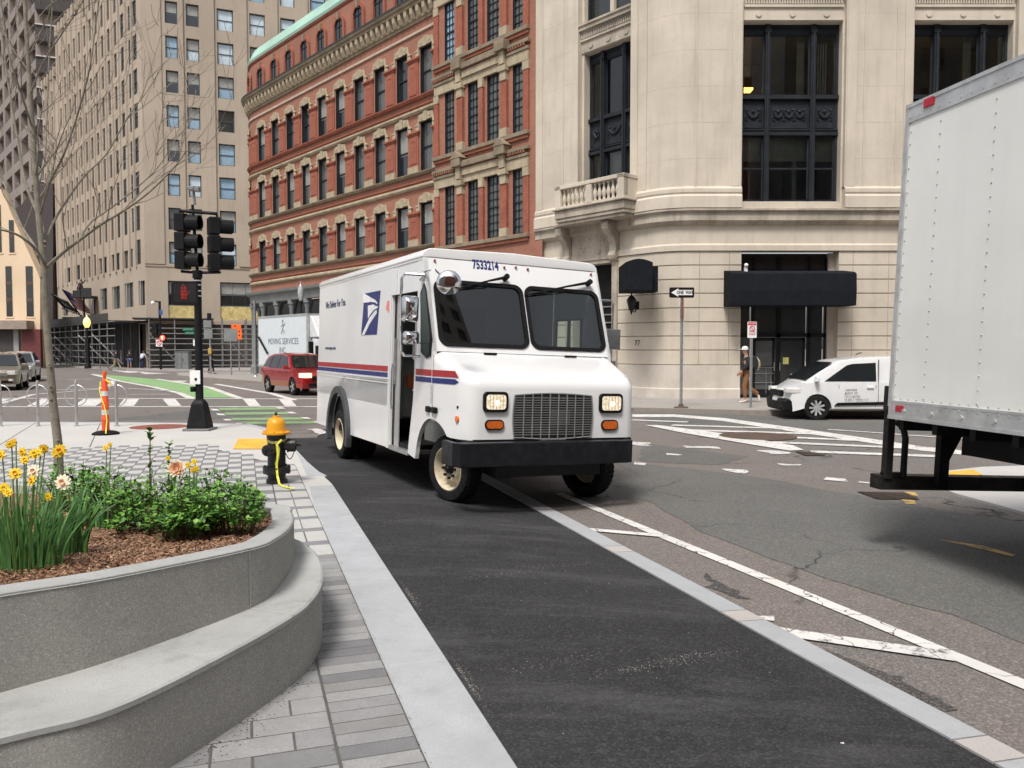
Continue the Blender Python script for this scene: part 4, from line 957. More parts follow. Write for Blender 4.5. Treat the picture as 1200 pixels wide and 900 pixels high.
# consoles and the flank doorway
for uc in (-2.42, -4.85):
    mb = MB(LL); zt2 = zb0+.02
    sp = [(0, 0), (-.62, 0), (-.68, -.12), (-.66, -.32), (-.52, -.48), (-.36, -.6), (-.25, -.85), (-.24, -1.1), (-.34, -1.25), (-.3, -1.4), (-.16, -1.45), (0, -1.45)]
    mb.prism([(a, zt2+b) for a, b in sp], uc-.16, uc+.16, 'x'); mb.cyl((uc-.19, -.48, zt2-.22), (uc+.19, -.48, zt2-.22), .14, n=16); mb.cyl((uc-.18, -.2, zt2-1.28), (uc+.18, -.2, zt2-1.28), .09, n=12)
    mb.box((uc-.22, -.72, zt2-.02), (uc+.22, 0, zt2+.06)); mb.box((uc-.12, -.14, .3), (uc+.12, 0, zt2-1.45)); mb.build('console_bracket', LIMED, lime, bevel=.01, seg=1)
mb = MB(LL); mb.box((-4.65, -.1, zt2-1.5), (-2.6, .3, zt2-.1)); mb.box((-4.6, -.14, zt2-1.35), (-2.7, -.09, zt2-1.28)); mb.box((-4.6, -.2, zt2-.2), (-2.7, 0, zt2-.1))
x = -4.55
while x < -2.75: mb.box((x, -.17, zt2-.3), (x+.07, -.1, zt2-.2)); x += .13
for k in range(14): mb.sphere((-3.65+random.gauss(0, .45), -.1, zt2-.75+random.gauss(0, .14)), random.uniform(.05, .12), 8, 6, (1, .5, 1))
mb.build('carved_panel', LIMED, lime)
mb = MB(LL); mb.box((-4.65, .35, 0), (-2.6, .4, zt2-1.5)); o = mb.build('door', BLACKP, lime)
mb = MB(LL)
for zz in (3.3, 3.0, 2.7, 2.3): mb.box((-4.6, .3, zz), (-2.65, .34, zz+.04))
mb.build('door_rail', METAL, o)
# ---------------------------------------------------------------- red brick building
E0 = V((VX, VY)) + UL*6.66
RB = frame((E0.x, E0.y), -UL.x, -UL.y)
EA, EB = 6.95, 27.9; RR = 4.0
brick = thing('brick_building', 'red brick building with sandstone window hoods, curved end and green copper roof edge', 'building', (E0.x + UL.x*15, E0.y + UL.y*15, 0))
INW = V((-UL.y, UL.x)); INW = INW if INW.dot(V((0, 1))) > 0 else -INW
inw = V((.759, .651)).normalized()
def rpt(e): return V((E0.x, E0.y)) + UL*e
def rpath(a, b=None, turn=105, off=0.0):
    P = [tuple(rpt(a))]
    if b is not None and b <= EB: return P + [tuple(rpt(b))]
    c = rpt(EB) + inw*RR; out = -inw; a0 = math.atan2(out.y, out.x)
    for i in range(15):
        t = a0 - math.radians(turn)*i/14; P.append((c.x + RR*math.cos(t), c.y + RR*math.sin(t)))
    return P
def eR(x, y=200): return -fpix(RB, x, y)[0]
def zR(x, y): return fpix(RB, x, y)[1]
sills = [zR(500, 109.5), zR(500, 199.5), zR(500, 286.5)]; heads = [zR(500, 53), zR(500, 141), zR(500, 237)]
cx = [500, 473.5, 450, 426.5, 405, 384, 364, 345, 325, 307]
ce = [eR(x, 200) for x in cx]
# even the spacing
n = len(ce); ce = [ce[0] + (ce[-1]-ce[0])*(i/(n-1))**1.0 for i in range(n)]
PW = (ce[-1]-ce[0])/(n-1)
WW = .49
holes = [(-(e+WW), -(e-WW), s, h) for e in ce for s, h in zip(sills, heads)]
ZC = zR(512, 15)
ZG = 5.35
mb = MB(RB); wall_holes(mb, -EB, -EA, ZG, ZC+.4, holes, .2, rmi=1)
mb.T = MX.Identity(4); P = rpath(EB-.01); sweep(mb, P, [(-.3, ZG), (0, ZG), (0, ZC+.4), (-.3, ZC+.4)])
mb.build('brick_wall', [BRICK, DFRAME], brick, fixn=False)
# sash window shared mesh
def sash_mesh(w, h, nx=1, ny=2, nm='window', m=None, fr=.05):
    mb = MB(); t = fr
    mb.box((-w, 0, 0), (-w+t, .08, h)); mb.box((w-t, 0, 0), (w, .08, h)); mb.box((-w, 0, 0), (w, .08, t)); mb.box((-w, 0, h-t), (w, .08, h)); mb.box((-w, -.01, h*.5-.03), (w, .08, h*.5+.03))
    for i in range(1, nx): x = -w + 2*w*i/nx; mb.box((x-.012, .01, 0), (x+.012, .06, h))
    for j in range(1, ny):
        z = h*j/ny
        if abs(z-h*.5) > .05: mb.box((-w, .01, z-.012), (w, .06, z+.012))
    me = mb.mesh(nm, m or DFRAME)
    pb = MB(); pb.poly([(-w+t, .05, t), (w-t, .05, t), (w-t, .05, h-t), (-w+t, .05, h-t)])
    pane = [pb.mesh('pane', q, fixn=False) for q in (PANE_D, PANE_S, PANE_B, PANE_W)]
    bl = MB(); bl.poly([(-w+t, .045, h*.45), (w-t, .045, h*.45), (w-t, .045, h-t), (-w+t, .045, h-t)]); blm = bl.mesh('blind', mat('grey_blind', (.30, .30, .28), .35, spec=.8), fixn=False)
    return me, pane, blm
def put_window(parent, ms, mw, k=0, blind=False, name='window'):
    o = place(name, ms[0], parent, mw); place('pane', ms[1][k], o, mw)
    if blind: place('blind', ms[2], o, mw)
    return o
wms = [sash_mesh(WW, h-s) for s, h in zip(sills, heads)]
# hood, sill and pilaster meshes
hd = [(-.84, -.36), (-.84, -.1), (-.66, .0), (-.58, .34), (-.2, .40), (-.14, .45), (.14, .45), (.2, .40), (.58, .34), (.66, .0), (.84, -.1), (.84, -.36), (.56, -.36), (.56, .03), (-.56, .03), (-.56, -.36)]
mb = MB(); mb.prism(hd[:6]+[(0, .45)]+[(0, .03), (-.56, .03), (-.56, -.36)], -.07, .0, 'y'); mb.prism([(0, .45)]+hd[6:14]+[(0, .03)], -.07, .0, 'y')
mb.box((-.13, -.11, -.02), (.13, -.06, .45)); mb.cyl((-.34, -.09, .2), (-.34, -.06, .2), .07, n=10); mb.cyl((.34, -.09, .2), (.34, -.06, .2), .07, n=10)
mb.box((-.9, -.1, -.16), (-.62, 0, -.1)); mb.box((.62, -.1, -.16), (.9, 0, -.1)); hme = mb.mesh('window_hood', SAND, bevel=.012, seg=1)
def pil_mesh(h, base):
    mb = MB(); w = (PW-2*WW)/2 - .14
    mb.box((-w, -.06, base), (w, 0, h-.52), mi=0); mb.box((-w+.1, -.085, base+.12), (w-.1, -.06, h-.62), mi=0)
    if base: mb.box((-w-.05, -.1, 0), (w+.05, 0, base), mi=1)
    for k in (-1, 0, 1): mb.sphere((k*.11, -.085, h-.82), .04, 6, 4, mi=2)
    mb.box((-w-.05, -.1, h-.56), (w+.05, 0, h-.48), mi=0); mb.box((-w-.1, -.15, h-.48), (w+.1, 0, h-.38), mi=0)
    return mb.mesh('pilaster', [BRICKD, SAND, BLACKM], bevel=.01, seg=1)
pms = [pil_mesh(h-s, b) for (s, h), b in zip(zip(sills, heads), (0, .32, .32))]
for i, e in enumerate(ce):
    for j, (s, h) in enumerate(zip(sills, heads)):
        mw = RB @ MX.Translation(V((-e, 0, 0)))
        o = put_window(brick, wms[j], mw @ MX.Translation(V((0, .14, s))), 2 if random.random() < .75 else 0, random.random() < .5)
        place('window_hood', hme, brick, mw @ MX.Translation(V((0, -.003, h))))
        if i < n: place('pilaster', pms[j], brick, RB @ MX.Translation(V((-(e+PW/2), -.003, s))))
for j, (s, h) in enumerate(zip(sills, heads)): place('pilaster', pms[j], brick, RB @ MX.Translation(V((-(ce[0]-PW/2), -.003, s))))
# two windows round the curve
cc = rpt(EB) + inw*RR; a0 = math.atan2(-inw.y, -inw.x)
for dg in (22, 50):
    t = a0 - math.radians(dg); p = V((cc.x + RR*math.cos(t), cc.y + RR*math.sin(t))); m = frame((p.x, p.y), -math.sin(t), math.cos(t))
    for j, (s, h) in enumerate(zip(sills, heads)):
        put_window(brick, wms[j], m @ MX.Translation(V((0, -.03, s))), 0); place('window_hood', hme, brick, m @ MX.Translation(V((0, -.05, h))))
        t2 = a0 - math.radians(dg-14); p2 = V((cc.x + RR*math.cos(t2), cc.y + RR*math.sin(t2))); place('pilaster', pms[j], brick, frame((p2.x, p2.y), -math.sin(t2), math.cos(t2)) @ MX.Translation(V((0, -.02, s))))
FP_ = rpath(EA)
def moul(name, pr, m, path=None): mb = MB(); sweep(mb, path or FP_, pr); return mb.build(name, m, brick)
for j, s in enumerate(sills):
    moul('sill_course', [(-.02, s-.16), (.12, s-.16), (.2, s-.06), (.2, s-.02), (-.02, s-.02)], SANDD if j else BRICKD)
    moul('string_course', [(-.02, s-.8), (.06, s-.8), (.16, s-.72), (.16, s-.64), (.05, s-.58), (-.02, s-.58)], SAND)
    moul('string_course', [(-.02, s-.5), (.07, s-.48), (.07, s-.42), (-.02, s-.4)], BRICKD)
moul('string_course', [(-.02, heads[0]+.75), (.08, heads[0]+.75), (.1, heads[0]+.84), (-.02, heads[0]+.84)], mat('pale_stone_line', (.62, .52, .42), .8))
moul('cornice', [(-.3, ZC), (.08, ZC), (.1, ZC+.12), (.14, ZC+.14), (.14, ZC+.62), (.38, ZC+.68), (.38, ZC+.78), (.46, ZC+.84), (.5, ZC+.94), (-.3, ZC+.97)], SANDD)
mb = MB(); sweep(mb, FP_, [(-.3, ZC+.97), (.51, ZC+.95), (.53, ZC+1.04), (-.3, ZC+1.1)]); mb.build('gutter', mat('dark_lead', (.06, .055, .055), .6), brick)
mb = MB()      # modillions under the cornice, one part with the repeated carving of the moulding
def along(path, step):
    out = []; acc = 0; nxt = step/2
    for a, b in zip(path, path[1:]):
        a = V(a); b = V(b); L = (b-a).length; d = (b-a)/L if L else V((1, 0))
        while nxt <= acc+L: out.append((a + d*(nxt-acc), -d)); nxt += step
        acc += L
    return out
mb.prism([(-.13, ZC+.16), (-.24, ZC+.2), (-.34, ZC+.4), (-.36, ZC+.67), (-.13, ZC+.67)], -.11, .11, 'x'); mod_ = mb.mesh('modillion', SAND)
for p, d in along(FP_, .52):
    place('modillion', mod_, brick, frame((p.x, p.y), d.x, d.y))
# attic with arched dormers set back behind the cornice
za0, za1 = ZC+1.1, zR(420, 8)
za1 = 20.75
mb = MB(); sweep(mb, FP_, [(-1.2, za0-.2), (-.03, za0-.2), (-.03, za1), (-1.2, za1)]); mb.build('attic_wall', BRICK, brick)
mb = MB(); sweep(mb, FP_, [(-2.5, za1-.1), (.08, za1-.1), (.12, za1+.05), (.06, za1+.12), (-.3, za1+.85), (-2.5, za1+1.1)]); mb.build('copper_roof', VERD, brick)
moul('attic_cornice', [(-.2, za1-.22), (.02, za1-.22), (.07, za1-.12), (.07, za1-.08), (-.2, za1-.08)], BRICKD)
am = MB(); rin, zsp = .46, za0+1.0
for ro, d0, d1, mi in ((.66, -.12, 0, 0),):
    n_ = 12; A = [(ro*math.cos(PI*k/n_), zsp-za0+ro*math.sin(PI*k/n_)) for k in range(n_+1)]; B = [(rin*math.cos(PI*k/n_), zsp-za0+rin*math.sin(PI*k/n_)) for k in range(n_+1)]
    for k in range(n_): am.prism([A[k], A[k+1], B[k+1], B[k]], d0, d1, 'y')
    am.box((-ro, -.12, 0), (-rin, 0, zsp-za0)); am.box((rin, -.12, 0), (ro, 0, zsp-za0))
am.box((-.08, -.18, zsp-za0+.36), (.08, -.02, zsp-za0+.74), mi=1); am.box((-ro-.06, -.15, -.1), (ro+.06, 0, 0), mi=1)
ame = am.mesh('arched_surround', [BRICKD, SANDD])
pm_ = MB(); pp = [(rin*math.cos(PI*k/12), zsp-za0+rin*math.sin(PI*k/12)) for k in range(13)] + [(-rin, 0), (rin, 0)]
pm_.prism(pp, -.03, -.02, 'y'); pme = pm_.mesh('arched_pane', PANE_D)
km = MB(); km.tube([(rin*.96*math.cos(PI*k/12), -.045, zsp-za0+rin*.96*math.sin(PI*k/12)) for k in range(13)], .025, 4); km.box((-rin, -.06, zsp-za0-.03), (rin, -.03, zsp-za0+.03)); km.box((-.02, -.06, 0), (.02, -.03, zsp-za0+rin)); kme = km.mesh('arched_window', DFRAME)
pts_ = [(rpt(e) + inw*.03, V((-UL.x, -UL.y))) for e in [ce[0]-PW*1.0] + ce] 
for dg in (15, 42): t = a0 - math.radians(dg); pts_.append((V((cc.x + (RR-.03)*math.cos(t), cc.y + (RR-.03)*math.sin(t))), V((-math.sin(t), math.cos(t)))))
for p, d in pts_:
    m = frame((p.x, p.y, za0), d.x, d.y); o = place('arched_window', kme, brick, m); place('pane', pme, o, m); place('arched_surround', ame, brick, m)
# ground floor: grey cast iron colonnade
moul('shopfront_cornice', [(-.3, 4.75), (.1, 4.75), (.12, 4.9), (.14, 5.2), (.34, 5.3), (.38, 5.45), (-.1, 5.5)], GREYST)
mb = MB(); sweep(mb, FP_, [(-.75, 0), (-.7, 0), (-.7, 4.75), (-.75, 4.75)]); mb.build('shopfront_glass', PANE_D, brick)
mb = MB(); sweep(mb, FP_, [(-.7, 0), (-.55, 0), (-.55, .7), (-.7, .7)]); mb.build('shopfront_base', GREYST, brick)
mb = MB(); sweep(mb, FP_, [(-.68, 3.3), (-.6, 3.3), (-.6, 3.5), (-.68, 3.5)]); mb.build('shopfront_rail', GREYST, brick)
cm = MB(); cm.lathe([(.26, 0), (.26, .5), (.2, .55), (.17, .65), (.15, 4.2), (.19, 4.3), (.2, 4.45), (.26, 4.5), (.26, 4.75)], (0,0,0), (0,0,1), 14); cme = cm.mesh('column', GREYST, smooth=40)
for p, d in along(FP_, 2.12): place('column', cme, brick, frame((p.x + inw.x*.1, p.y + inw.y*.1), d.x, d.y))
# --- projecting bay with the latticed windows
D = .22
RBB = RB @ MX.Translation(V((0, -D, 0)))
bx = [(521.5, 532.5), (548.5, 560.5), (571, 585), (601, 616)]
cols = [(-fpix(RBB, b, 140)[0], -fpix(RBB, a, 140)[0]) for a, b in bx]
rows = [(6.6, 9.3), (10.75, 13.75), (14.9, 17.95), (19.1, 21.8)]
rows = [(fpix(RBB, 526, 287)[1], fpix(RBB, 526, 219)[1]), (fpix(RBB, 526, 180)[1], fpix(RBB, 526, 108)[1]), (fpix(RBB, 526, 71)[1], fpix(RBB, 526, 3)[1]), (19.2, 22.0)]
mb = MB(RBB); ZTB = 24.0
wall_holes(mb, -EA-.0, .45, 0, ZTB, [(-b, -a, s, h) for a, b in cols for s, h in rows], .14, rmi=1)
mb.poly([(-EA, 0, 4), (-EA, D+1.5, 4), (-EA, D+1.5, ZTB), (-EA, 0, ZTB)], [(0, 0), (1, 0), (1, 20), (0, 20)]); mb.build('projecting_wall', [BRICK, DFRAME], brick, fixn=False)
for ci_, (a, b) in enumerate(cols):
    for j, (s, h) in enumerate(rows):
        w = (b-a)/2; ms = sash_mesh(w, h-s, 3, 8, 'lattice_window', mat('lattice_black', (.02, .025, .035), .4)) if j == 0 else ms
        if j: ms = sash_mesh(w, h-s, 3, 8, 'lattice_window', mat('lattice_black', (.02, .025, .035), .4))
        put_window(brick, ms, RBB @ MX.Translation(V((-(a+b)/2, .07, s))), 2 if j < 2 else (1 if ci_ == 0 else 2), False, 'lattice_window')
for j, (s, h) in enumerate(rows):
    mb = MB(RBB)
    mb.box((-EA-.06, -.16, s-.2), (-.3, 0, s-.04)); mb.box((-EA-.02, -.1, s-.34), (-.34, 0, s-.2), mi=2)
    # lintels
    mb.box((-EA+.05, -.1, h), (-.32, 0, h+.42), mi=1); mb.box((-EA, -.15, h+.42), (-.3, 0, h+.55)); 
    x = -EA
    while x < -.4: mb.box((x, -.2, h+.58), (x+.08, 0, h+.68), mi=2); x += .16
    mb.box((-EA-.04, -.18, h+.7), (-.26, 0, h+.84))
    c2, c3 = cols[1], cols[2]; L_, R_ = -(cols[1][1]+.45), -(cols[2][0]-.42)
    mb.box((L_-.1, -.18, h+.3), (R_+.1, 0, h+.62), mi=1); mb.box((L_-.2, -.28, h+.66), (R_+.2, 0, h+.92))
    for X in (L_, R_):
        mb.box((X-.2, -.18, h-.5), (X+.2, 0, h-.12), mi=1); mb.box((X-.26, -.24, h-.12), (X+.26, 0, h+.12), mi=1)
        mb.box((X-.17, -.26, h+.15), (X+.17, 0, h+.7), mi=1); mb.box((X-.32, -.4, h+.7), (X+.32, 0, h+1.1))
        if j % 2 == 0: mb.prism([(X-.42, h+1.05), (X+.42, h+1.05), (X, h+1.4)], -.42, 0, 'y')
    mb.build('entablature', [SANDD, SAND, BRICKD], brick, bevel=.01, seg=1)
    for X in (L_, R_):
        q = MB(RBB); q.box((X-.2, -.14, s-.05), (X+.2, 0, h-.5)); q.box((X-.24, -.17, s-.05), (X+.24, 0, s+.3), mi=1); q.build('pilaster', [BRICKD, SAND], brick)
    q = MB(RBB); a = -(cols[2][1]+cols[1][0])/2; q.box((a-.14, -.12, s-.04), (a+.14, 0, h)); q.box((a-.16, -.15, h-.4), (a+.16, 0, h), mi=1); q.build('pilaster', [BRICKD, SAND], brick)
    for a in (-EA+.18, -.5): q = MB(RBB); q.box((a-.17, -.07, s-.04), (a+.17, 0, h)); q.box((a-.19, -.09, h-.35), (a+.19, 0, h), mi=1); q.build('pilaster', [BRICKD, SAND], brick)
# ---------------------------------------------------------------- tan tower
TC = V((-32.4, 72)); TR_ = V((.925, .381)).normalized(); TL2 = V((-.648, .761)).normalized()
TR = frame((TC.x, TC.y), TR_.x, TR_.y); TLF = frame((TC.x, TC.y), -TL2.x, -TL2.y)
tan = thing('office_tower', 'tall tan stone office tower with narrow piers behind the scaffolding', 'building', (TC.x, TC.y, 0))
def zT(y, x=204): return fpix(TR, x, y)[1]
rows = [(zT(a+25), zT(a)) for a in (284, 245, 205, 164, 123.5, 83.5, 43, 2.5)]
ph = (rows[-1][1]-rows[0][1])/7
rows = [(rows[0][0]+k*ph, rows[0][0]+k*ph+1.95) for k in range(12)]
cols = [(fpix(TR, a, 150)[0], fpix(TR, b, 150)[0]) for a, b in ((195.5, 210), (220, 235), (256, 275), (294, 312), (330, 347), (365, 383), (401, 419))]
ZTT = rows[-1][1]+6
big = (zT(358), zT(329)); osb = (zT(374), zT(358))
WR = 34.0
lowc = [(fpix(TR, 197, 340)[0], fpix(TR, 233, 340)[0]), (fpix(TR, 258, 340)[0], fpix(TR, 302, 340)[0]), (fpix(TR, 325, 340)[0], fpix(TR, 365, 340)[0])]
holes = [(a, b, s, h) for a, b in cols for s, h in rows] + [(a, b, osb[0], big[1]) for a, b in lowc]
mb = MB(TR); wall_holes(mb, 0, WR, 0, ZTT, holes, .35)
# flank: columns of slim windows
dc = [1.8, 3.2] + [5.65 + 2.28*k for k in range(16)]
ZA, ZB, dA = 38.0, 33.8, 33.0
hl = []
for i, d in enumerate(dc):
    for (s, h) in rows:
        if h < (ZTT if d < 20 else ZA if d < dA else ZB) - 1: hl.append((-d-.56, -d+.56, s, h+.25))
wide = [8.6, 11.4, 14.2, 21.5, 24.4, 27.5]
lo1 = (zT(374), zT(332)); 
def pxd(a, b, y0, y1): return (fpix(TLF, a, y0)[0], fpix(TLF, b, y0)[0], fpix(TLF, (a+b)/2, y1)[1], fpix(TLF, (a+b)/2, y0)[1])
trip = [pxd(*q) for q in ((145, 155.5, 293, 314), (130.5, 140, 297.5, 317), (116, 125, 302, 320.5), (87, 94, 311, 328), (76, 83, 314, 331), (66, 73, 317, 334))]
big2 = [pxd(*q) for q in ((162, 169.5, 329, 358), (146, 156, 331.5, 360), (131, 140.5, 335.5, 362), (117.3, 125.3, 338, 363), (84, 90, 350, 368), (73, 79, 353, 370))] + trip
hl = [h for h in hl if not any(h[1] > t[0]-.15 and h[0] < t[1]+.15 and h[3] > t[2] and h[2] < t[3] for t in trip)]
mb.T = TLF.copy()
for a, b, zt in ((-20, 0, ZTT), (-dA, -20, ZA), (-41, -dA, ZB)):
    wall_holes(mb, a, b, 0, zt, [h for h in hl if a <= h[0] and h[1] <= b] + [h for h in big2 if a <= h[0] and h[1] <= b], .14)
    mb.poly([(a, 0, zt), (b, 0, zt), (b, 20, zt), (a, 20, zt)], [(0, 0)]*4)
    mb.poly([(a, 0, zt-16), (a, 20, zt-16), (a, 20, zt), (a, 0, zt)], [(0, 0)]*4)
mb.T = TR.copy(); mb.poly([(0, 0, ZTT), (WR, 0, ZTT), (WR, 20, ZTT), (0, 20, ZTT)], [(0, 0)]*4)
mb.build('stone_wall', TAN, tan, fixn=False)
wm = {}
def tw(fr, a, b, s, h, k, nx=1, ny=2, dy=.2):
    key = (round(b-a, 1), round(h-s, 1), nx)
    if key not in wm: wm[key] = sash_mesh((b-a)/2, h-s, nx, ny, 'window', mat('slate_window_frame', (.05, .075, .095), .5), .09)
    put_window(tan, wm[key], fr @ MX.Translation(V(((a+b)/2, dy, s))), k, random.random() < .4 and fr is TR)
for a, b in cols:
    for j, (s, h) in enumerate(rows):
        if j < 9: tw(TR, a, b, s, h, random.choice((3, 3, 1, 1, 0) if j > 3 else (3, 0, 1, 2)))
for a, b in lowc:
    tw(TR, a, b, big[0], big[1], 0, 3); q = MB(TR); q.box((a, .1, osb[0]), (b, .15, osb[1])); q.build('plywood_board', mat('osb_board', (.52, .42, .18), .8, var=.25, vs=3), tan)
rest = MB(TLF); nn = 0
for h in sorted(hl, key=lambda h: -h[0]):
    if nn < 38: tw(TLF, *h, 0, dy=.05); nn += 1
    else:
        rest.box((h[0], .1, h[2]), (h[1], .13, h[3]), mi=0)
tagset(rest.build('window', [mat('dark_recessed_window', (.03, .03, .032), .4), DFRAME], tan), kind='stuff')
for h in big2: q = MB(TLF); q.box((h[0], .2, h[2]), (h[1], .26, h[3])); q.box(((h[0]+h[1])/2-.04, .12, h[2]), ((h[0]+h[1])/2+.04, .2, h[3]), mi=1); q.build('tall_window', [PANE_B, DFRAME], tan)
# piers and spandrel panels
for i, (a, b) in enumerate(cols[:-1]):
    a1, b1 = b+.25, cols[i+1][0]-.25
    q = MB(TR); q.box((a1, -.14, zT(310)), (b1, 0, ZTT)); q.build('pier', TAN, tan)
q = MB(TR); q.box((-.02, -.1, zT(310)), (cols[0][0]-.35, .3, ZTT)); q.build('pier', TAN, tan)
edges = [.15, 2.5] + [(a+b)/2 for a, b in zip(dc[1:], dc[2:])]
for k, d in enumerate(edges):
    if k == 0: continue
    w = .24 if k > 1 else .15
    q = MB(TLF); q.box((-d-w, -.14, zT(312)), (-d+w, 0, (ZTT if d < 20 else ZA if d < dA else ZB)+.5)); q.build('pier', TAN, tan)
q = MB(TLF)
for j, (s, h) in enumerate(rows): q.box((-41, -.03, h), (-.2, 0, s+ph if j < 11 else h+1))
q.build('spandrel_band', TAND, tan) if False else None
q = MB(TR)
z1, z2 = zT(327), zT(311)
q.box((-.03, -.06, z2-.15), (WR, 0, z2)); q.build('frieze', TAND, tan)
q = MB(TR); q.box((-.1, -.2, zT(376)-.3), (WR, 0, zT(376))); q.T = TLF.copy(); q.box((-41, -.2, zT(376)-.3), (.1, 0, zT(376))); q.build('belt_course', TAND, tan)
q = MB(TR); q.box((.2, -.01, 0), (WR, 0, zT(376)-.3)); q.T = TLF.copy(); q.box((-41, -.02, 0), (-.2, 0, zT(376)-.3)); q.build('street_level_front', mat('dark_shopfront', (.07, .058, .05), .5, var=.4, vs=.5), tan)
# crenellated parapet blocks
q = MB(TLF); d = 20.4
while d < 41: z_ = ZA if d < 32.8 else ZB; q = MB(TLF); q.box((-d-.5, -.25, z_), (-d+.2, .6, z_+1.1)); q.build('parapet_block', TAN, tan); d += 1.6
# ---------------------------------------------------------------- brown tower, far left
C2 = TC + TL2*43
BRT = frame((C2.x, C2.y), -TL2.x, -TL2.y); BRR = frame((C2.x, C2.y), TR_.x, TR_.y)
br = thing('concrete_tower', 'brown grey concrete tower with a deep grid of windows at the far left', 'building', (C2.x, C2.y, 0))
hl = []; z = 14.0; HB = 74
while z < HB-3.5:
    for k in range(9): a = -1.2 - k*6.2; hl.append((a-4.6, a, z, z+2.35))
    z += 3.55
mb = MB(BRT); wall_holes(mb, -60, 0, 12, HB, hl, 1.1); mb.box((-60, .0, 11.8), (0, 12, 12), skip='tf'); mb.T = BRR.copy(); mb.box((0, 0, 12), (26, 1.0, HB)); mb.build('concrete_grid', BROWN, br, fixn=False)
q = MB(BRT); q.box((-60, 1.1, 12), (0, 1.2, HB)); q.build('glazing', PANE_D, br)
hl.sort(key=lambda h: -h[0])
for h in hl[:60]:
    q = MB(BRT); x = (h[0]+h[1])/2; q.box((x-.12, .7, h[2]), (x+.12, 1.1, h[3])); q.build('window_mullion', BROWN, br)
z = 13.0
while z < HB: q = MB(BRR); q.box((0, -1.6, z), (26, 0, z+1.9)); q.box((0, -1.75, z+1.9), (26, 0, z+2.05), mi=1); q.build('deck', [BROWND, mat('pale_deck_edge', (.6, .58, .56), .7)], br); z += 3.9
q = MB(BRT); q.box((-60, 1.5, 0), (0, 2, 12)); q.build('recessed_base', BROWND, br)
# ---------------------------------------------------------------- beige building lower left
BF = frame((0, 76), 1, 0)
be = thing('beige_building', 'sunlit beige stone building with slim brown windows at the left edge', 'building', (-48, 76, 0))
def bp(x, y): return fpix(BF, x, y)
pts_ = [bp(-70, 432), bp(47, 432), bp(47, 326), bp(14, 252), bp(2, 222), bp(-70, 200)]
hs = [(bp(a, 0)[0], bp(b, 0)[0], bp(0, d)[1], bp(0, c)[1]) for a, b, c, d in ((-2, 5, 312, 371), (22, 30, 312, 371), (-24, -16, 312, 371), (3.5, 9, 258, 296), (-12, -6, 240, 296))]
mb = MB(BF); mb.prism(pts_, 0, 1, 'y')
for h in hs: mb.box((h[0]-.12, -.05, h[2]-.15), (h[1]+.12, 0, h[2]))
mb.build('facade', BEIGE, be)
for h in hs:
    q = MB(BF); q.box((h[0], -.06, h[2]), (h[1], -.01, h[3])); nb = int((h[3]-h[2])/1.3)
    for k in range(1, nb): zz = h[2] + (h[3]-h[2])*k/nb; q.box((h[0], -.08, zz-.15), (h[1], -.06, zz+.15), mi=1)
    q.build('window', [PANE_D, mat('brown_spandrel', (.10, .06, .05), .7)], be)
q = MB(BF); a = bp(-70, 376); b = bp(40, 386); q.box((a[0], -1.2, b[1]), (b[0], 0, a[1])); q.build('canopy', mat('tan_canopy', (.30, .24, .2), .8), be)
q = MB(BF); b = bp(40, 431); q.box((a[0], -.4, 0), (bp(8, 0)[0], -.02, bp(0, 386)[1]), mi=0); q.box((bp(8, 0)[0], -.4, 0), (bp(14, 0)[0], -.02, bp(0, 386)[1]), mi=1); q.box((bp(18, 0)[0], -.4, 0), (bp(40, 0)[0], -.02, bp(0, 386)[1]), mi=2); q.build('shopfront', [BROWND, mat('grey_column', (.3, .29, .28), .7), mat('maroon_panel', (.13, .03, .03), .6)], be)
# deep shade put in as a dark wall between the beige front and the tan tower
dk = thing('painted_shade_wedge', 'dark wall painted as deep shade between the beige front and the tan tower', 'building', (-60, 98, 0))
DF = frame((0, 98), 1, 0)
q = MB(DF); P_ = [fpix(DF, x, y) for x, y in ((8, 432), (62, 432), (62, 215), (44, 214), (25, 240), (8, 250))]; q.prism(P_, 0, 2, 'y'); q.build('dark_wall', BROWND, dk)
q = MB(DF); P_ = [fpix(DF, x, y) for x, y in ((36, 425), (60, 425), (60, 361), (36, 361))]; q.prism(P_, -5, -3, 'y'); q.build('hoarding', mat('dark_hoarding', (.05, .052, .06), .7), dk)
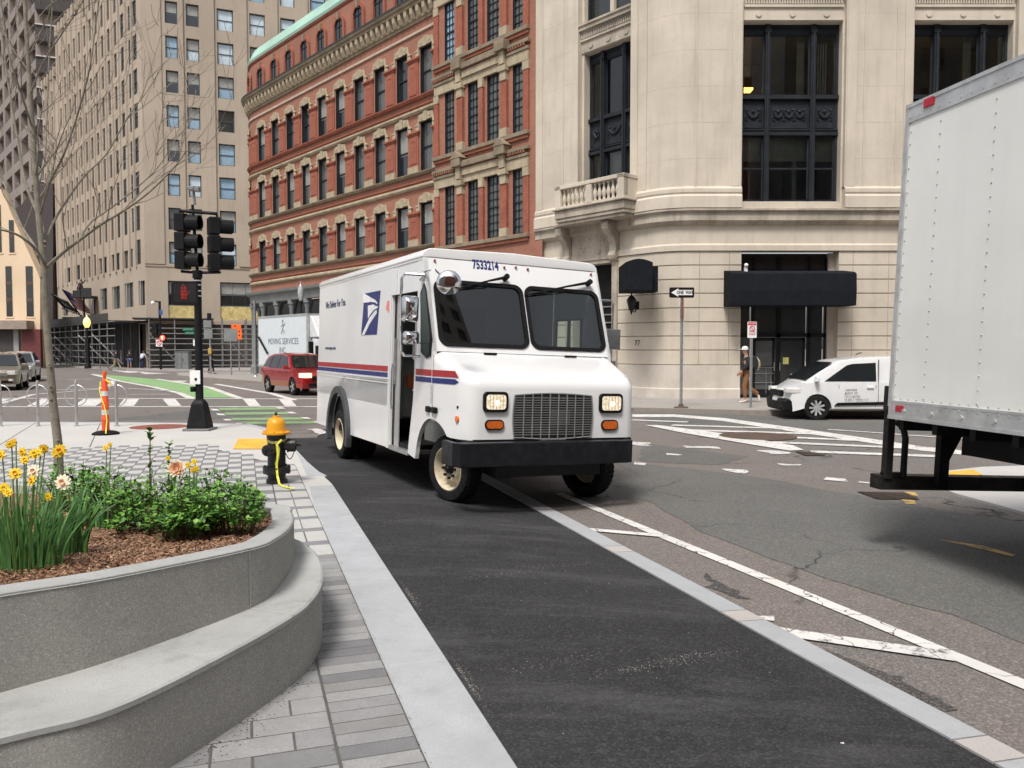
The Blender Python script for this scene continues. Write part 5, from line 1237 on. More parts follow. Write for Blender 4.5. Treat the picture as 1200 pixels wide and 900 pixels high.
# ---------------------------------------------------------------- wheels
TEXB = {}
def wheel_meshes(R, w, rr, style, rimmat, key):
    if key in TEXB: return TEXB[key]
    t = MB(); h = w/2
    t.lathe([(rr, -h*.8), (rr*1.04, -h*.95), (R*.82, -h), (R*.95, -h*.93), (R, -h*.7), (R, h*.7), (R*.95, h*.93), (R*.82, h), (rr*1.04, h*.95), (rr, h*.8)], (0,0,0), (1,0,0), 36, caps=False)
    n = 40
    for k in range(n):       # tread blocks
        a = 2*PI*k/n; c, s = math.cos(a), math.sin(a)
        for x0, x1, o in ((-h*.72, -h*.08, 0), (h*.08, h*.72, .5)):
            a = 2*PI*(k+o)/n; a2 = a + 2*PI/n*.62; q = []
            for aa in (a, a2):
                for rr_ in (R-.002, R+.007): q.append((rr_, aa))
            P = [(x, r_*math.cos(b), r_*math.sin(b)) for x in (x0, x1) for r_, b in q]
            i = [t.add(p) for p in P]
            for f in ((1,3,7,5),(0,1,5,4),(3,2,6,7),(0,2,3,1),(4,5,7,6)): t.face([i[j] for j in f])
    tm = t.mesh('tyre', RUB, smooth=35)
    r = MB()
    if style == 'truck':
        r.lathe([(rr*1.03, -h*.92), (rr*.98, -h*.98), (rr*.94, -h*.85), (rr*.90, -h*.55), (rr*.88, h*.1), (rr*.80, h*.2), (rr*.66, -h*.1), (rr*.56, -h*.5), (rr*.50, -h*.62), (rr*.32, -h*.62), (rr*.28, -h*.5), (.02, -h*.5)], (0,0,0), (1,0,0), 36, mi=0, caps=False)
        for k in range(2):
            a = PI*.15 + PI*k; c = (-h*.02, rr*.72*math.cos(a), rr*.72*math.sin(a)); r.sphere(c, rr*.19, 12, 8, (.9, 1, 1), mi=1)
        for k in range(8):
            a = 2*PI*k/8; c = (rr*.42*math.cos(a), rr*.42*math.sin(a)); r.cyl((-h*.5, *c), (-h*.86, *c), .018, n=6, mi=1)
        r.cyl((-h*.3, 0, 0), (-h*.95, 0, 0), rr*.27, rr*.2, 14, mi=1); r.cyl((-h*.95, 0, 0), (-h*1.1, 0, 0), rr*.14, rr*.1, 12, mi=1)
    elif style == 'dual':
        r.lathe([(rr*1.03, -h*.92), (rr*.98, -h*.98), (rr*.93, -h*.6), (rr*.88, h*.4), (rr*.3, h*.5), (.02, h*.5)], (0,0,0), (1,0,0), 32, mi=0, caps=False); r.cyl((h*.5, 0, 0), (-h*.2, 0, 0), rr*.4, rr*.3, 14, mi=1)
    else:
        r.lathe([(rr*1.03, -h*.9), (rr*.97, -h*.98), (rr*.93, -h*.7), (rr*.9, h*.2), (.02, h*.2)], (0,0,0), (1,0,0), 28, mi=1, caps=False)
        n = 5 if style == 'five' else 9
        for k in range(n):
            a = 2*PI*k/n; d = (math.cos(a), math.sin(a)); s_ = (-d[1], d[0]); w0, w1 = (rr*.17, rr*.2) if n == 5 else (rr*.1, rr*.13)
            P = []
            for x in (-h*.9, -h*.55):
                for q, ww in ((rr*.15, w0), (rr*.97, w1)):
                    for sg in (-1, 1): P.append((x, d[0]*q + s_[0]*ww*sg, d[1]*q + s_[1]*ww*sg))
            i = [r.add(p) for p in P]
            for f in ((0,1,3,2),(4,6,7,5),(0,2,6,4),(1,5,7,3),(2,3,7,6)): r.face([i[j] for j in f], mi=0)
        r.cyl((-h*.5, 0, 0), (-h*1.0, 0, 0), rr*.24, rr*.2, 14, mi=0)
    rm = r.mesh('rim', [rimmat, BLACKM], smooth=35)
    TEXB[key] = (tm, rm); return TEXB[key]
def add_wheel(parent, mw, meshes):
    o = place('wheel', meshes[0], parent, mw); place('rim', meshes[1], o, mw); return o
# ---------------------------------------------------------------- mail truck
A_, RO = math.radians(26.5), math.radians(2.0)
Rv = V((-math.sin(A_), math.cos(A_), 0)); Wv = V((math.cos(A_)*math.cos(RO), math.sin(A_)*math.cos(RO), -math.sin(RO))); Uv = Wv.cross(Rv)
o0 = V((-1.139, 9.7, .407)) - Uv*.43
TM = MX.Identity(4)
for i in range(3): TM[i][0] = Wv[i]; TM[i][1] = Rv[i]; TM[i][2] = Uv[i]; TM[i][3] = o0[i]
TI = TM.inverted(); T3 = TM.to_3x3()
def tS(x, y, w=0.0): p = TI @ hit(x, y, TM @ V((w, 0, 0)), T3 @ V((1, 0, 0))); return p.y, p.z
def tF(x, y, r=0.0): p = TI @ hit(x, y, TM @ V((0, r, 0)), T3 @ V((0, 1, 0))); return p.x, p.z
mt = thing('mail_truck', 'white mail step van with blue eagle emblem and red and blue stripes, side door open', 'truck', mat=TM)
BW = 2.44; BL_ = 5.25; HW = 2.86
def arc(cy, cz, a, b, t0, t1, n=14): return [(cy + a*math.cos(math.radians(t0+(t1-t0)*k/n)), cz + b*math.sin(math.radians(t0+(t1-t0)*k/n))) for k in range(n+1)]
WPT = mat('mail_truck_white_paint', (.79, .795, .80), .24, var=.02, vs=.9, coat=.5, rv=False, streak=.05, dirt=.05, dc=(.5, .46, .40))
RA = arc(3.66, .45, .56, .64, 180, 0)      # rear arch going from far to near
def side(x0, x1, nm, front):
    mb = MB(TM); pts = [(front, HW), (front, .45)] + [(p[0], max(p[1], .44)) for p in arc(3.66, .43, .56, .64, 180, 0)] + [(BL_, .44), (BL_, HW)]
    mb.prism(pts, x0, x1, 'x'); return mb.build(nm, WPT, mt, bevel=.006, seg=1)
side(0, .045, 'side_panel', 1.12); side(BW-.045, BW, 'side_panel', 1.12)
RT = TM @ MX(((0, 1, 0, BW), (1, 0, 0, 0), (0, 0, 1, 0), (0, 0, 0, 1)))
mb = MB(RT); wall_holes(mb, .15, 1.12, .45, HW, [(.30, .98, 1.35, 2.25)], -.04); mb.build('right_door', WPT, mt)
mb = MB(RT); mb.box((.62, -.03, 1.35), (.66, .0, 2.25)); mb.tube([(.30, -.02, 1.35), (.98, -.02, 1.35), (.98, -.02, 2.25), (.30, -.02, 2.25)], .02, 4, closed=True); mb.build('door_window_frame', BLACKP, mt)
mb = MB(TM); mb.box((.004, -.02, 2.47), (.045, 1.118, HW)); mb.box((-.012, .95, 2.47), (0.0, 1.12, HW-.06)); mb.build('door_header', WPT, mt)
mb = MB(TM); mb.prism([(.0, 1.0), (.0, 1.335), (-.02, 1.36), (-.02, 1.378), (0, 1.38)], 1.14, BL_, 'y')
mb.box((-.012, 1.125, .45), (0, 1.2, 2.8)); mb.box((-.008, 1.13, 1.30), (0, BL_, 1.315)); mb.build('belt_moulding', WPT, mt)
mb = MB(TM); mb.box((.05, BL_-.04, .46), (BW-.05, BL_, HW)); mb.build('rear_wall', WPT, mt)
# roof
rp = [(0-.015, HW)] + [(.12-.135*math.cos(math.radians(a)), HW+.02+.10*math.sin(math.radians(a))) for a in (0, 25, 50, 75, 90)] + [(BW*.5, HW+.15)] + [(BW-.12+.135*math.cos(math.radians(a)), HW+.02+.10*math.sin(math.radians(a))) for a in (90, 75, 50, 25, 0)] + [(BW+.015, HW)]
mb = MB(TM); mb.prism(rp, -.005, BL_+.01, 'y')
for f in range(1): pass
ob = mb.build('roof', WPT, mt, bevel=.07, seg=4, ang=60, smooth=40)
mb = MB(TM); mb.box((-.006, .02, HW-.022), (BW+.006, BL_, HW-.002)); mb.build('roof_rail', WPT, mt)
# nose: fenders, hood and front
cyw, czw = -.42, .40
fr_arc = arc(cyw, czw, .50, .56, 0, 90, 10)
chk = [(.36, .47), (.09, .435)] + fr_arc[1:] + [(-.42, 1.60), (-.42, 1.74), (-.02, HW), (.17, HW), (.12, 1.9), (.22, 1.1)]
for x0, x1 in ((0, .05), (BW-.05, BW)):
    mb = MB(TM); mb.prism(chk, x0, x1, 'x'); mb.build('cheek_panel', WPT, mt)
NL = -1.20
def hoodz(y): return 1.735 - (1.735-1.47)*max(0, min(1, (-.44-y)/(-.44-NL)))
def arch_low(y):
    q = (y-cyw)/.5
    return max(.78, czw + .56*math.sqrt(max(0, 1-q*q)))
kx = lambda y: .003 + .125*max(0, min(1, (-.46-y)/.74))
RNC = .15
plan = [(kx(y), y) for y in (-.40, -.46, -.54, -.62, -.70, -.78, -.86, -.95, NL+RNC)]
for a_q in (12, 25, 38, 52, 65, 78, 90): t = math.radians(a_q); plan.append((kx(NL)+RNC*(1-math.cos(t)), NL+RNC-RNC*math.sin(t)))
mid = [(BW/2 + d, NL) for d in (-.5, 0, .5)]
plan = plan + mid + [(BW-x, y) for x, y in plan[::-1]]
mb = MB(TM); rows_ = []
n = len(plan)
def nrm(i):
    a = V(plan[max(0, i-1)]); b = V(plan[min(n-1, i+1)]); d = (b-a).normalized(); return V((-d.y, d.x))      # inward
RH = .13
lev = [('z', 0), ('z', .5), ('z', 1)] + [('r', a) for a in (15, 30, 45, 60, 75, 90)]
for kind, v in lev:
    row = []
    for i, (x, y) in enumerate(plan):
        zl_ = arch_low(y); zt_q = hoodz(y) - RH
        if kind == 'z': row.append(mb.add((x, y, zl_ + (zt_q-zl_)*v)))
        else:
            t = math.radians(v); nn = nrm(i); d = RH*(1-math.cos(t)); row.append(mb.add((x+nn.x*d, min(-.40, y+nn.y*d), hoodz(y+nn.y*d) - RH + RH*math.sin(t))))
    rows_.append(row)
for A, B in zip(rows_, rows_[1:]):
    for i in range(n-1): mb.face([A[i], A[i+1], B[i+1], B[i]])
mb.face(rows_[-1])
mb.build('nose', WPT, mt, smooth=50)
mb = MB(TM)
for x in (.62, 1.72): mb.box((x, -.50, 1.72), (x+.16, -.47, 1.745))
mb.build('bonnet_hinge', BLACKM, mt)
# windscreen wall on its slope
a_, b_ = V((0, -.02, HW)), V((0, -.42, 1.74)); L_ = (a_-b_).length; zz = (a_-b_).normalized(); yy = zz.cross(V((1, 0, 0)))
SM = MX.Identity(4)
for k in range(3): SM[k][0] = (1, 0, 0)[k]; SM[k][1] = yy[k]; SM[k][2] = zz[k]; SM[k][3] = b_[k]
SMW = TM @ SM; SMI = SMW.inverted()
def tW(x, y): p = SMI @ hit(x, y, SMW @ V((0, 0, 0)), SMW.to_3x3() @ V((0, 1, 0))); return p.x, p.z
wA = tW(507, 408); wB = tW(618, 409.5); wC = tW(627, 411); wD = tW(717, 413.5); tA = tW(508, 332); tB = tW(609, 337); tC = tW(615, 338); tD = tW(704, 343)
zl = .10; zh = (tA[1]+tD[1])/2
gap = .045; x0, x3 = .10, BW-.07; xm = (wB[0]+wC[0]+tB[0]+tC[0])/4
hls = [(x0+.02, xm-gap, zl, zh), (xm+gap, x3-.02, zl, zh)]
mb = MB(SMW); wall_holes(mb, .0, BW, 0, L_, hls, .04); mb.build('windscreen_surround', WPT, mt)
TG = glass_mat('truck_windscreen_glass', (.42, .52, .48), 1.0, .01, 1.85)
for (a, b, c, d) in hls:
    O = rrect(a-.035, b+.035, c-.035, d+.035, .12, 6); I = rrect(a+.012, b-.012, c+.012, d-.012, .095, 6); mb = MB(SMW)
    n = len(O); A = [mb.add((p[0], -.016, p[1])) for p in O]; A0 = [mb.add((p[0], .0, p[1])) for p in O]; B = [mb.add((p[0], -.016, p[1])) for p in I]; B0_ = [mb.add((p[0], .02, p[1])) for p in I]
    for k in range(n): k2 = (k+1) % n; mb.face([A[k], A[k2], B[k2], B[k]]); mb.face([A0[k], A0[k2], A[k2], A[k]]); mb.face([B[k], B[k2], B0_[k2], B0_[k]])
    go = mb.build('windscreen_gasket', BLACKP, mt)
    mb = MB(SMW); mb.poly([(p[0], .006, p[1]) for p in rrect(a-.01, b+.01, c-.01, d+.01, .1, 6)]); mb.build('windscreen', TG, go, fixn=False)
# wipers
for (px_, py_), (qx, qy) in (((591, 327), (541, 338)), ((688, 333), (622, 345.5))):
    p = tW(px_, py_); q = tW(qx, qy); mb = MB(SMW)
    mb.tube([(p[0], -.05, p[1]), (p[0]*.6+q[0]*.4, -.06, p[1]*.6+q[1]*.4), (q[0], -.035, q[1])], [.02, .013, .008], 6); mb.cyl((p[0], 0, p[1]), (p[0], -.09, p[1]), .035, n=12); mb.tube([(q[0]-.1, -.028, q[1]-.02), ((p[0]+q[0])/2+.05, -.028, (p[1]+q[1])/2-.035)], .008, 4); mb.build('wiper', BLACKP, mt)
NAVY = mat('navy_blue_decal', (.010, .022, .15), .35, var=.05); REDD = mat('red_decal', (.37, .02, .028), .35, var=.05)
p = tW(551, 308.5); q = tW(586, 312); text_obj('7533214', 'fleet_number', .165, NAVY, mt, SMW @ MX.Translation(V(((p[0]+q[0])/2, -.004, (p[1]+q[1])/2-.012))) @ MX.Rotation(PI/2, 4, 'X'), sx=(q[0]-p[0])/.66, bold=.004)
for px_ in ((509, 306, 0), (590.5, 314, 1), (604, 314, 1), (618, 316, 1), (692, 322, 1)):
    p = tW(*px_[:2]); mb = MB(SMW); mb.cyl((p[0], .0, p[1]), (p[0], -.02, p[1]), .015, n=10); mb.build('marker_lamp', mat('red_marker_lens', (.22, .03, .03), .3), mt)
# side decals
def poly_side(pts, m, x=-.0035, nm='stripe'):
    mb = MB(TM); P = [tS(*p) for p in pts]; mb.prism(P, x, x+.0015, 'x'); return mb.build(nm, m, mt)
def stripe(y0, y1, z0, z1, m, x=-.014): mb = MB(TM); mb.box((x, y0, z0), (x+.002, y1, z1)); return mb.build('stripe', m, mt)
stripe(1.21, BL_-.01, 1.462, 1.535, REDD, -.004); stripe(1.21, BL_-.01, 1.375, 1.445, NAVY, -.0225) if False else None
stripe(1.21, BL_-.01, 1.385, 1.447, NAVY, -.004)
for m, z0, z1, e0, e1 in ((REDD, 1.452, 1.525, -1.0, -.78), (NAVY, 1.375, 1.435, -1.02, -1.10)):
    mb = MB(TM); mb.prism([(.14, z0), (.14, z1), (-.40, z1), (-.40, z0)], -.003, -.001, 'x')
    k = lambda y: kx(y) - .001; e = e0; f = e1
    ys = [-.42, -.46, -.8, -.92]
    for a, b in zip(ys, ys[1:]): mb.poly([(k(a)-.004, a, z0), (k(b)-.004, b, z0), (k(b)-.004, b, z1), (k(a)-.004, a, z1)])
    mb.poly([(k(-.92)-.004, -.92, z0), (k(-1.0)-.004, -1.0, z0 if m is REDD else (z0+z1)/2), (k(-.92)-.004, -.92, z1)]); mb.build('stripe', m, mt)
lx = lambda X, Y_: (360 + X/6, 280 + Y_/6)
blue = [lx(405, 384), lx(517, 362), lx(490, 672), lx(380, 677)]
poly_side(blue, NAVY, -.004, 'eagle_emblem')
WD = mat('white_decal', (.8, .81, .82), .3)
for pts in ([(397, 380), (440, 406), (482, 430), (497, 452), (494, 460), (482, 447), (452, 443), (394, 450)],
            [(429, 470), (468, 460), (492, 470), (500, 474), (497, 486), (470, 500), (447, 530), (430, 562)],
            [(382, 680), (403, 676), (440, 600), (492, 522), (491, 500), (478, 506), (440, 556)]):
    poly_side([lx(*p) for p in pts], WD, -.0062, 'emblem_feather')
poly_side([lx(470, 462), lx(497, 459), lx(490, 474)], NAVY, -.0075, 'emblem_eye')
sideT = TM @ MX(((0, 0, -1, 0), (-1, 0, 0, 0), (0, 1, 0, 0), (0, 0, 0, 1)))
def side_text(txt, nm, px0, px1, size, m):
    a = tS(*px0); b = tS(*px1); o = text_obj(txt, nm, size, m, mt, sideT @ MX.Translation(V((-(a[0]+b[0])/2, (a[1]+b[1])/2, .004))))
    L = max(v.co.x for v in o.data.vertices) - min(v.co.x for v in o.data.vertices); k = abs(a[0]-b[0])/L; o.data.transform(MX.Diagonal((k, 1, 1, 1)))
side_text('We Deliver For You.', 'slogan', (382, 358), (405.5, 354.5), .17, mat('navy_lettering', (.05, .06, .13), .4))
side_text('www.usps.com', 'web_address', (381.5, 408), (393.5, 407.5), .085, mat('navy_lettering', (.05, .06, .13), .4))
poly_side([(452.5, 362), (454, 353), (456.5, 352), (457, 360), (456, 367)], mat('pale_red_reflector', (.75, .25, .2), .4), -.004, 'reflector')
# grille and lamps
GR = NL - .004
g0 = tF(603, 463, NL); g1 = tF(691, 511, NL); ga, gb, gc, gd = g0[0], g1[0], g1[1], g0[1]
def barrel(k): # outline bulging outward
    P = []
    for i in range(9): t = i/8; P.append((ga + (gb-ga)*t, gc - .025*math.sin(PI*t)*k))
    for i in range(7): t = i/6; P.append((gb + .02*math.sin(PI*t)*k, gc + (gd-gc)*t))
    for i in range(9): t = i/8; P.append((gb + (ga-gb)*t, gd + .025*math.sin(PI*t)*k))
    for i in range(7): t = i/6; P.append((ga - .02*math.sin(PI*t)*k, gd + (gc-gd)*t))
    return P
mb = MB(TM); mb.prism(barrel(1), NL-.006, NL-.003, 'y'); go = mb.build('grille_backing', mat('dark_radiator', (.03, .03, .032), .6, var=.5, vs=8), mt)
mb = MB(TM); GRM = mat('grille_bars', (.30, .30, .30), .45, .3)
for k in range(1, 17):
    z = gc + (gd-gc)*k/17; b = .02*math.sin(PI*k/17); mb.box((ga-b, GR-.018, z-.0032), (gb+b, GR-.008, z+.0032))
for k in range(1, 9):
    x = ga + (gb-ga)*k/9; b = .025*math.sin(PI*k/9); mb.box((x-.0035, GR-.024, gc-b), (x+.005, GR-.012, gd+b))
mb.tube([(p[0], GR-.01, p[1]) for p in barrel(1)][:-1], .008, 5, closed=True); mb.build('grille', GRM, mt)
mb = MB(TM); mb.box(((ga+gb)*.5-.04, GR-.004, gc+.13), ((ga+gb)/2+.22, GR-.003, gc+.3)); mb.build('radiator_plate', mat('grey_part', (.13, .125, .12), .7), go)
HLM = mat('lit_headlamp', (.6, .55, .48), .12, emit=(1, .80, .50), es=.35, var=.5, vs=30); HLC = mat('lit_bulb', (.95, .8, .5), .2, emit=(1, .72, .30), es=3)
for a, b in (((568, 461), (592.5, 481)), ((703.5, 463), (726.5, 482))):
    p = tF(*a, NL); q = tF(*b, NL); O = rrect(p[0]-.02, q[0]+.02, q[1]-.02, p[1]+.02, .05); mb = MB(TM); mb.prism(O, NL-.03, NL+.02, 'y'); ho = mb.build('headlight_surround', BLACKP, mt, bevel=.006, seg=1)
    mb = MB(TM); mb.prism(rrect(p[0]+.012, q[0]-.012, q[1]+.012, p[1]-.012, .035), NL-.036, NL-.03, 'y', mi=0); cx = (p[0]+q[0])/2; cz = (p[1]+q[1])/2
    mb.sphere((cx+.01, NL-.036, cz-.01), .032, 10, 8, (1, .4, .9), mi=1)
    for k in range(1, 6): x = p[0]+.012 + (q[0]-p[0]-.024)*k/6; mb.box((x-.002, NL-.040, q[1]+.015), (x+.002, NL-.035, p[1]-.015), mi=2)
    mb.build('headlight', [HLM, HLC, CHROME], ho)
for a, b in (((569.5, 493.5), (588.5, 502)), ((705.5, 493.5), (722, 502.5))):
    p = tF(*a, NL); q = tF(*b, NL); h = (p[1]-q[1])/2; mb = MB(TM); mb.prism(rrect(p[0]-.015, q[0]+.015, q[1]-.015, p[1]+.015, h+.01), NL-.02, NL+.02, 'y'); to = mb.build('indicator_surround', BLACKP, mt)
    mb = MB(TM); mb.prism(rrect(p[0], q[0], q[1], p[1], h*.95), NL-.026, NL-.02, 'y')
    mb.build('indicator', mat('amber_lens', (.62, .13, .02), .25, var=.25, vs=60), to)
# side marker, vents, bumps, latch
p = tS(532, 491, .06); mb = MB(TM); mb.cyl((.075, -.99, p[1]), (.13, -.99, p[1]), .037, n=14); mb.build('side_marker', mat('orange_lens', (.75, .18, .03), .3), mt)
p = tS(532.5, 477, .06); mb = MB(TM); mb.cyl((.082, -.99, p[1]), (.13, -.99, p[1]), .016, n=10); mb.build('side_button', BLACKP, mt)
mb = MB(TM)
for y in (-.34, -.52): mb.box((-.03, y-.06, 1.03), (.02, y+.06, 1.10)); 
mb.build('fender_latch', BLACKP, mt, bevel=.015)
mb = MB(TM)
for k in range(11): mb.box((-.0015, -.425, 1.14+k*.02), (.0, -.38, 1.148+k*.02))
mb.build('vent_slots', mat('slot_shadow_grey', (.25, .25, .25), .6), mt)
mb = MB(TM); mb.box((-.0012, -.452, .99), (.003, -.447, 1.7)); mb.build('panel_seam', mat('seam_grey', (.2, .2, .2), .6), mt)
# side quarter window
P_ = [tS(x, y) for x, y in ((493.5, 343), (497.5, 331.5), (500, 338), (507, 396), (505.5, 418), (500, 419.5), (494, 413))]
cy_ = sum(p[0] for p in P_)/len(P_); cz_ = sum(p[1] for p in P_)/len(P_)
mb = MB(TM); mb.prism(P_, -.014, .0, 'x'); qo = mb.build('quarter_window_gasket', BLACKP, mt, bevel=.01)
mb = MB(TM); mb.prism([(cy_ + (a-cy_)*.80, cz_ + (b-cz_)*.94) for a, b in P_], -.018, -.0145, 'x'); mb.build('quarter_window', mat('dark_green_glass', (.012, .03, .026), .05, spec=1.0), qo)
# bumper
b0 = tF(535, 520, NL-.2); b1 = tF(746, 521, NL-.2); b2 = tF(535, 549, NL-.2)
zb0, zb1 = b2[1], b0[1]; xa, xb = b0[0], b1[0]
pl_ = [(xa, NL+.22), (xa-.005, NL-.1), (xa+.05, NL-.19), (xa+.12, NL-.21), (xb-.12, NL-.21), (xb-.05, NL-.19), (xb+.005, NL-.1), (xb, NL+.22), (xb-.06, NL+.22), (xb-.06, NL-.08), (xa+.06, NL-.08), (xa+.06, NL+.22)]
mb = MB(TM); mb.prism(pl_, zb0, zb1, 'z'); mb.build('bumper', mat('black_bumper', (.008, .009, .013), .4, spec=.3, var=.3, vs=5, dirt=.1), mt, bevel=.012)
mb = MB(TM); mb.box((xa+.2, NL-.02, zb1-.02), (xb-.2, NL+.3, zb1+.0), mi=0); mb.box((.2, NL-.015, .74), (BW-.2, NL+.2, .79)); mb.build('front_apron', BLACKP, mt)
p = tF(647, 515, NL); mb = MB(TM); mb.box((p[0]-.17, NL-.02, p[1]-.012), (p[0]+.17, NL, p[1]+.012)); mb.build('badge', mat('badge_grey', (.3, .3, .3), .4, .5), mt)
# wheels
wf = wheel_meshes(.385, .24, .255, 'truck', mat('cream_wheel', (.60, .53, .40), .4, var=.1, vs=15, dirt=.5, dc=(.2, .13, .08)), 'mtf'); wr = wheel_meshes(.385, .24, .25, 'dual', mat('cream_rear_wheel', (.66, .58, .42), .45, dirt=.2, dc=(.2, .13, .08)), 'mtr')
def ground_at(p):
    s_ = SD.x*p.x + SD.y*p.y; t_ = TD.x*p.x + TD.y*p.y
    return lz(s_, t_) if s_ < 3.17 else ZR
def wheel_on(parent, M, x, y, R, ms, steer=0, flip=False):
    p = M @ V((x, y, 0)); c = V((p.x, p.y, ground_at(p) + R + .004)); r3 = M.to_3x3(); h = V((r3 @ V((0, 1, 0))).normalized()); yaw = math.atan2(-h.x, h.y) + steer
    m = MX.Translation(c) @ MX.Rotation(yaw, 4, 'Z') @ (MX.Rotation(PI, 4, 'Z') if flip else MX.Identity(4)); return add_wheel(parent, m, ms)
wheel_on(mt, TM, .33, -.42, .385, wf, math.radians(15)); wheel_on(mt, TM, BW-.30, -.42, .385, wf, math.radians(15), True)
for x, f in ((.13, False), (.42, False), (BW-.42, True), (BW-.13, True)): wheel_on(mt, TM, x, 3.68, .385, wr, 0, f)
# rear wheel flare
mb = MB(TM); O = arc(3.66, .43, .66, .74, -14, 194, 18); I = arc(3.66, .43, .55, .63, -14, 194, 18)
for k in range(18): mb.prism([O[k], O[k+1], I[k+1], I[k]], -.06, .02, 'x')
mb.build('wheel_flare', mat('grey_rubber_flare', (.05, .055, .06), .6), mt, weld=True)
mb = MB(TM); mb.box((.0, 4.42, .3), (.12, 4.50, .44)); mb.build('mud_bracket', BLACKP, mt)
# inner arches, chassis and cab interior
INT = mat('dark_cab_interior', (.035, .036, .038), .8); INT2 = mat('grey_cab_lining', (.24, .25, .24), .8)
mb = MB(TM); mb.box((.55, -1.1, .35), (BW-.55, BL_-.1, .62)); mb.box((.05, .4, .44), (BW-.05, BL_-.05, .56)); mb.box((.06, 2.6, .56), (.6, 4.5, 1.15)); mb.box((.10, -1.0, .965), (BW-.10, .1, 1.0));  mb.box((.62, -1.0, .5), (BW-.62, .3, .98)); mb.build('chassis', BLACKP, mt)
mb = MB(TM); mb.box((.06, .36, .45), (.5, 1.12, .50)); mb.box((.5, .36, .50), (.54, 1.12, .82)); mb.box((.5, .0, .80), (BW-.06, 1.6, .84)); mb.build('step_well', INT2, mt)
mb = MB(TM); mb.box((.0, .36, .44), (.05, 1.12, .5)); mb.build('door_sill', METAL, mt)
mb = MB(TM); mb.prism([(.06, .8), (.9, .8), (.9, 2.4), (1.6, 2.4), (1.6, .8), (BW-.06, .8), (BW-.06, 2.8), (.06, 2.8)], 1.6, 1.65, 'y'); mb.build('bulkhead', INT2, mt)
mb = MB(TM); mb.box((.06, -.40, 1.0), (BW-.06, .12, 1.62)); mb.prism([(-.4, 1.62), (.12, 1.62), (.0, 1.72), (-.36, 1.75)], .1, BW-.1, 'x'); mb.build('dashboard', INT, mt, bevel=.03)
mb = MB(TM); mb.box((.052, .2, 1.0), (.056, .35, 2.4)); mb.box((.06, .06, 2.70), (BW-.06, 1.6, 2.73)); mb.build('cab_lining', INT2, mt)
def seat(x):
    mb = MB(TM); mb.box((x-.25, .75, 1.15), (x+.25, 1.25, 1.28)); mb.box((x-.12, .85, .84), (x+.12, 1.15, 1.15)); mb.prism([(1.15, 1.2), (1.28, 1.2), (1.40, 1.95), (1.30, 1.97)], x-.24, x+.24, 'x'); mb.build('seat', BLACKP, mt, bevel=.03)
seat(1.75)
mb = MB(TM); mb.T = TM @ MX.Translation(V((1.75, .36, 1.74))) @ MX.Rotation(math.radians(-35), 4, 'X'); mb.tube([(.23*math.cos(2*PI*k/20), .0 + .23*math.sin(2*PI*k/20), 0) for k in range(20)], .014, 6, closed=True); mb.tube([(-.23, 0, 0), (.23, 0, 0)], .012, 6); mb.tube([(0, 0, 0), (0, -.02, -.35)], .02, 6); mb.build('steering_wheel', BLACKP, mt)
mb = MB(TM); mb.box((.3, 1.45, .84), (.9, 1.58, 1.6)); mb.tube([(.14, 1.05, .85), (.14, 1.05, 2.4)], .018, 8); mb.tube([(.1, .5, 1.25), (.35, .6, 1.25)], .015, 6); mb.build('parcel_tray', INT2, mt)
mb = MB(TM); mb.box((.30, 1.28, 1.25), (.40, 1.34, 1.42)); mb.build('red_strap', mat('orange_red_fabric', (.6, .12, .05), .7), mt)
# sliding door edge seen in the opening
mb = MB(TM); mb.box((.05, 1.02, .5), (.075, 1.12, 2.47)); mb.build('door_jamb', INT, mt); mb = MB(TM); mb.tube([(-.02, .98, .98), (-.03, .98, 1.05), (-.03, .98, 1.5), (-.02, .98, 1.57)], .012, 6); mb.tube([(.03, 1.0, 1.3), (.02, 1.0, 1.9)], .018, 6); mb.build('door_grab_rail', METAL, mt)
mb = MB(TM); mb.box((.04, .86, .5), (.055, 1.02, 2.46)); mb.build('folded_door', mat('grey_door_edge', (.38, .38, .38), .5), mt)
# mirrors on chrome arms
def m3(x, y, w): p = tS(x, y, w); return V((w, p[0], p[1]))
mo = MB(TM); A = [m3(497, 322, -.02), m3(475, 321, -.22), m3(471, 326, -.28), m3(470, 345, -.28), m3(470, 412, -.28), m3(473, 416, -.26), m3(492, 418, -.03)]
mo.tube(A, .017, 8); mo.tube([m3(492, 402, -.03), m3(485, 402, -.18), m3(484, 420, -.18), m3(490, 423, -.05)], .011, 6); mo.tube([m3(497, 324, -.02), m3(493, 328, -.02)], .02, 6)
mo.tube([m3(497, 318, 0), m3(510, 316, -.12), m3(523, 329, -.18)], .011, 6)
mmo = mo.build('mirror_arm', CHROME, mt)
def mirror_box(px, w, W_, H_, D_, nm):
    c = m3(*px, w); mb = MB(TM); O = rrect(c.x-W_/2, c.x+W_/2, c.z-H_/2, c.z+H_/2, .04, 4); n = len(O)
    rings = []
    for d, k in ((0, 1), (-.04, .97), (-D_*.7, .8), (-D_, .45)): rings.append([mb.add((c.x + (p[0]-c.x)*k, c.y + d, c.z + (p[1]-c.z)*k)) for p in O])
    for P, Q in zip(rings, rings[1:]):
        for k in range(n): mb.face([P[k], P[(k+1) % n], Q[(k+1) % n], Q[k]])
    mb.face(rings[0]); mb.face(rings[-1]); mb.build(nm, CHROME, mmo, smooth=50)
mirror_box((480, 362), -.20, .20, .31, .12, 'mirror'); mirror_box((481, 396), -.19, .19, .16, .1, 'mirror')
c = TM @ m3(526, 331, -.2); d = (CP - c).normalized(); mb = MB(); mb.lathe([(.02, -.06), (.09, -.05), (.125, -.01), (.13, .0), (.12, .012), (.08, .03), (.03, .038)], c, d + V((0, 0, .15)), 24); mb.build('round_mirror', CHROME, mmo, smooth=50)
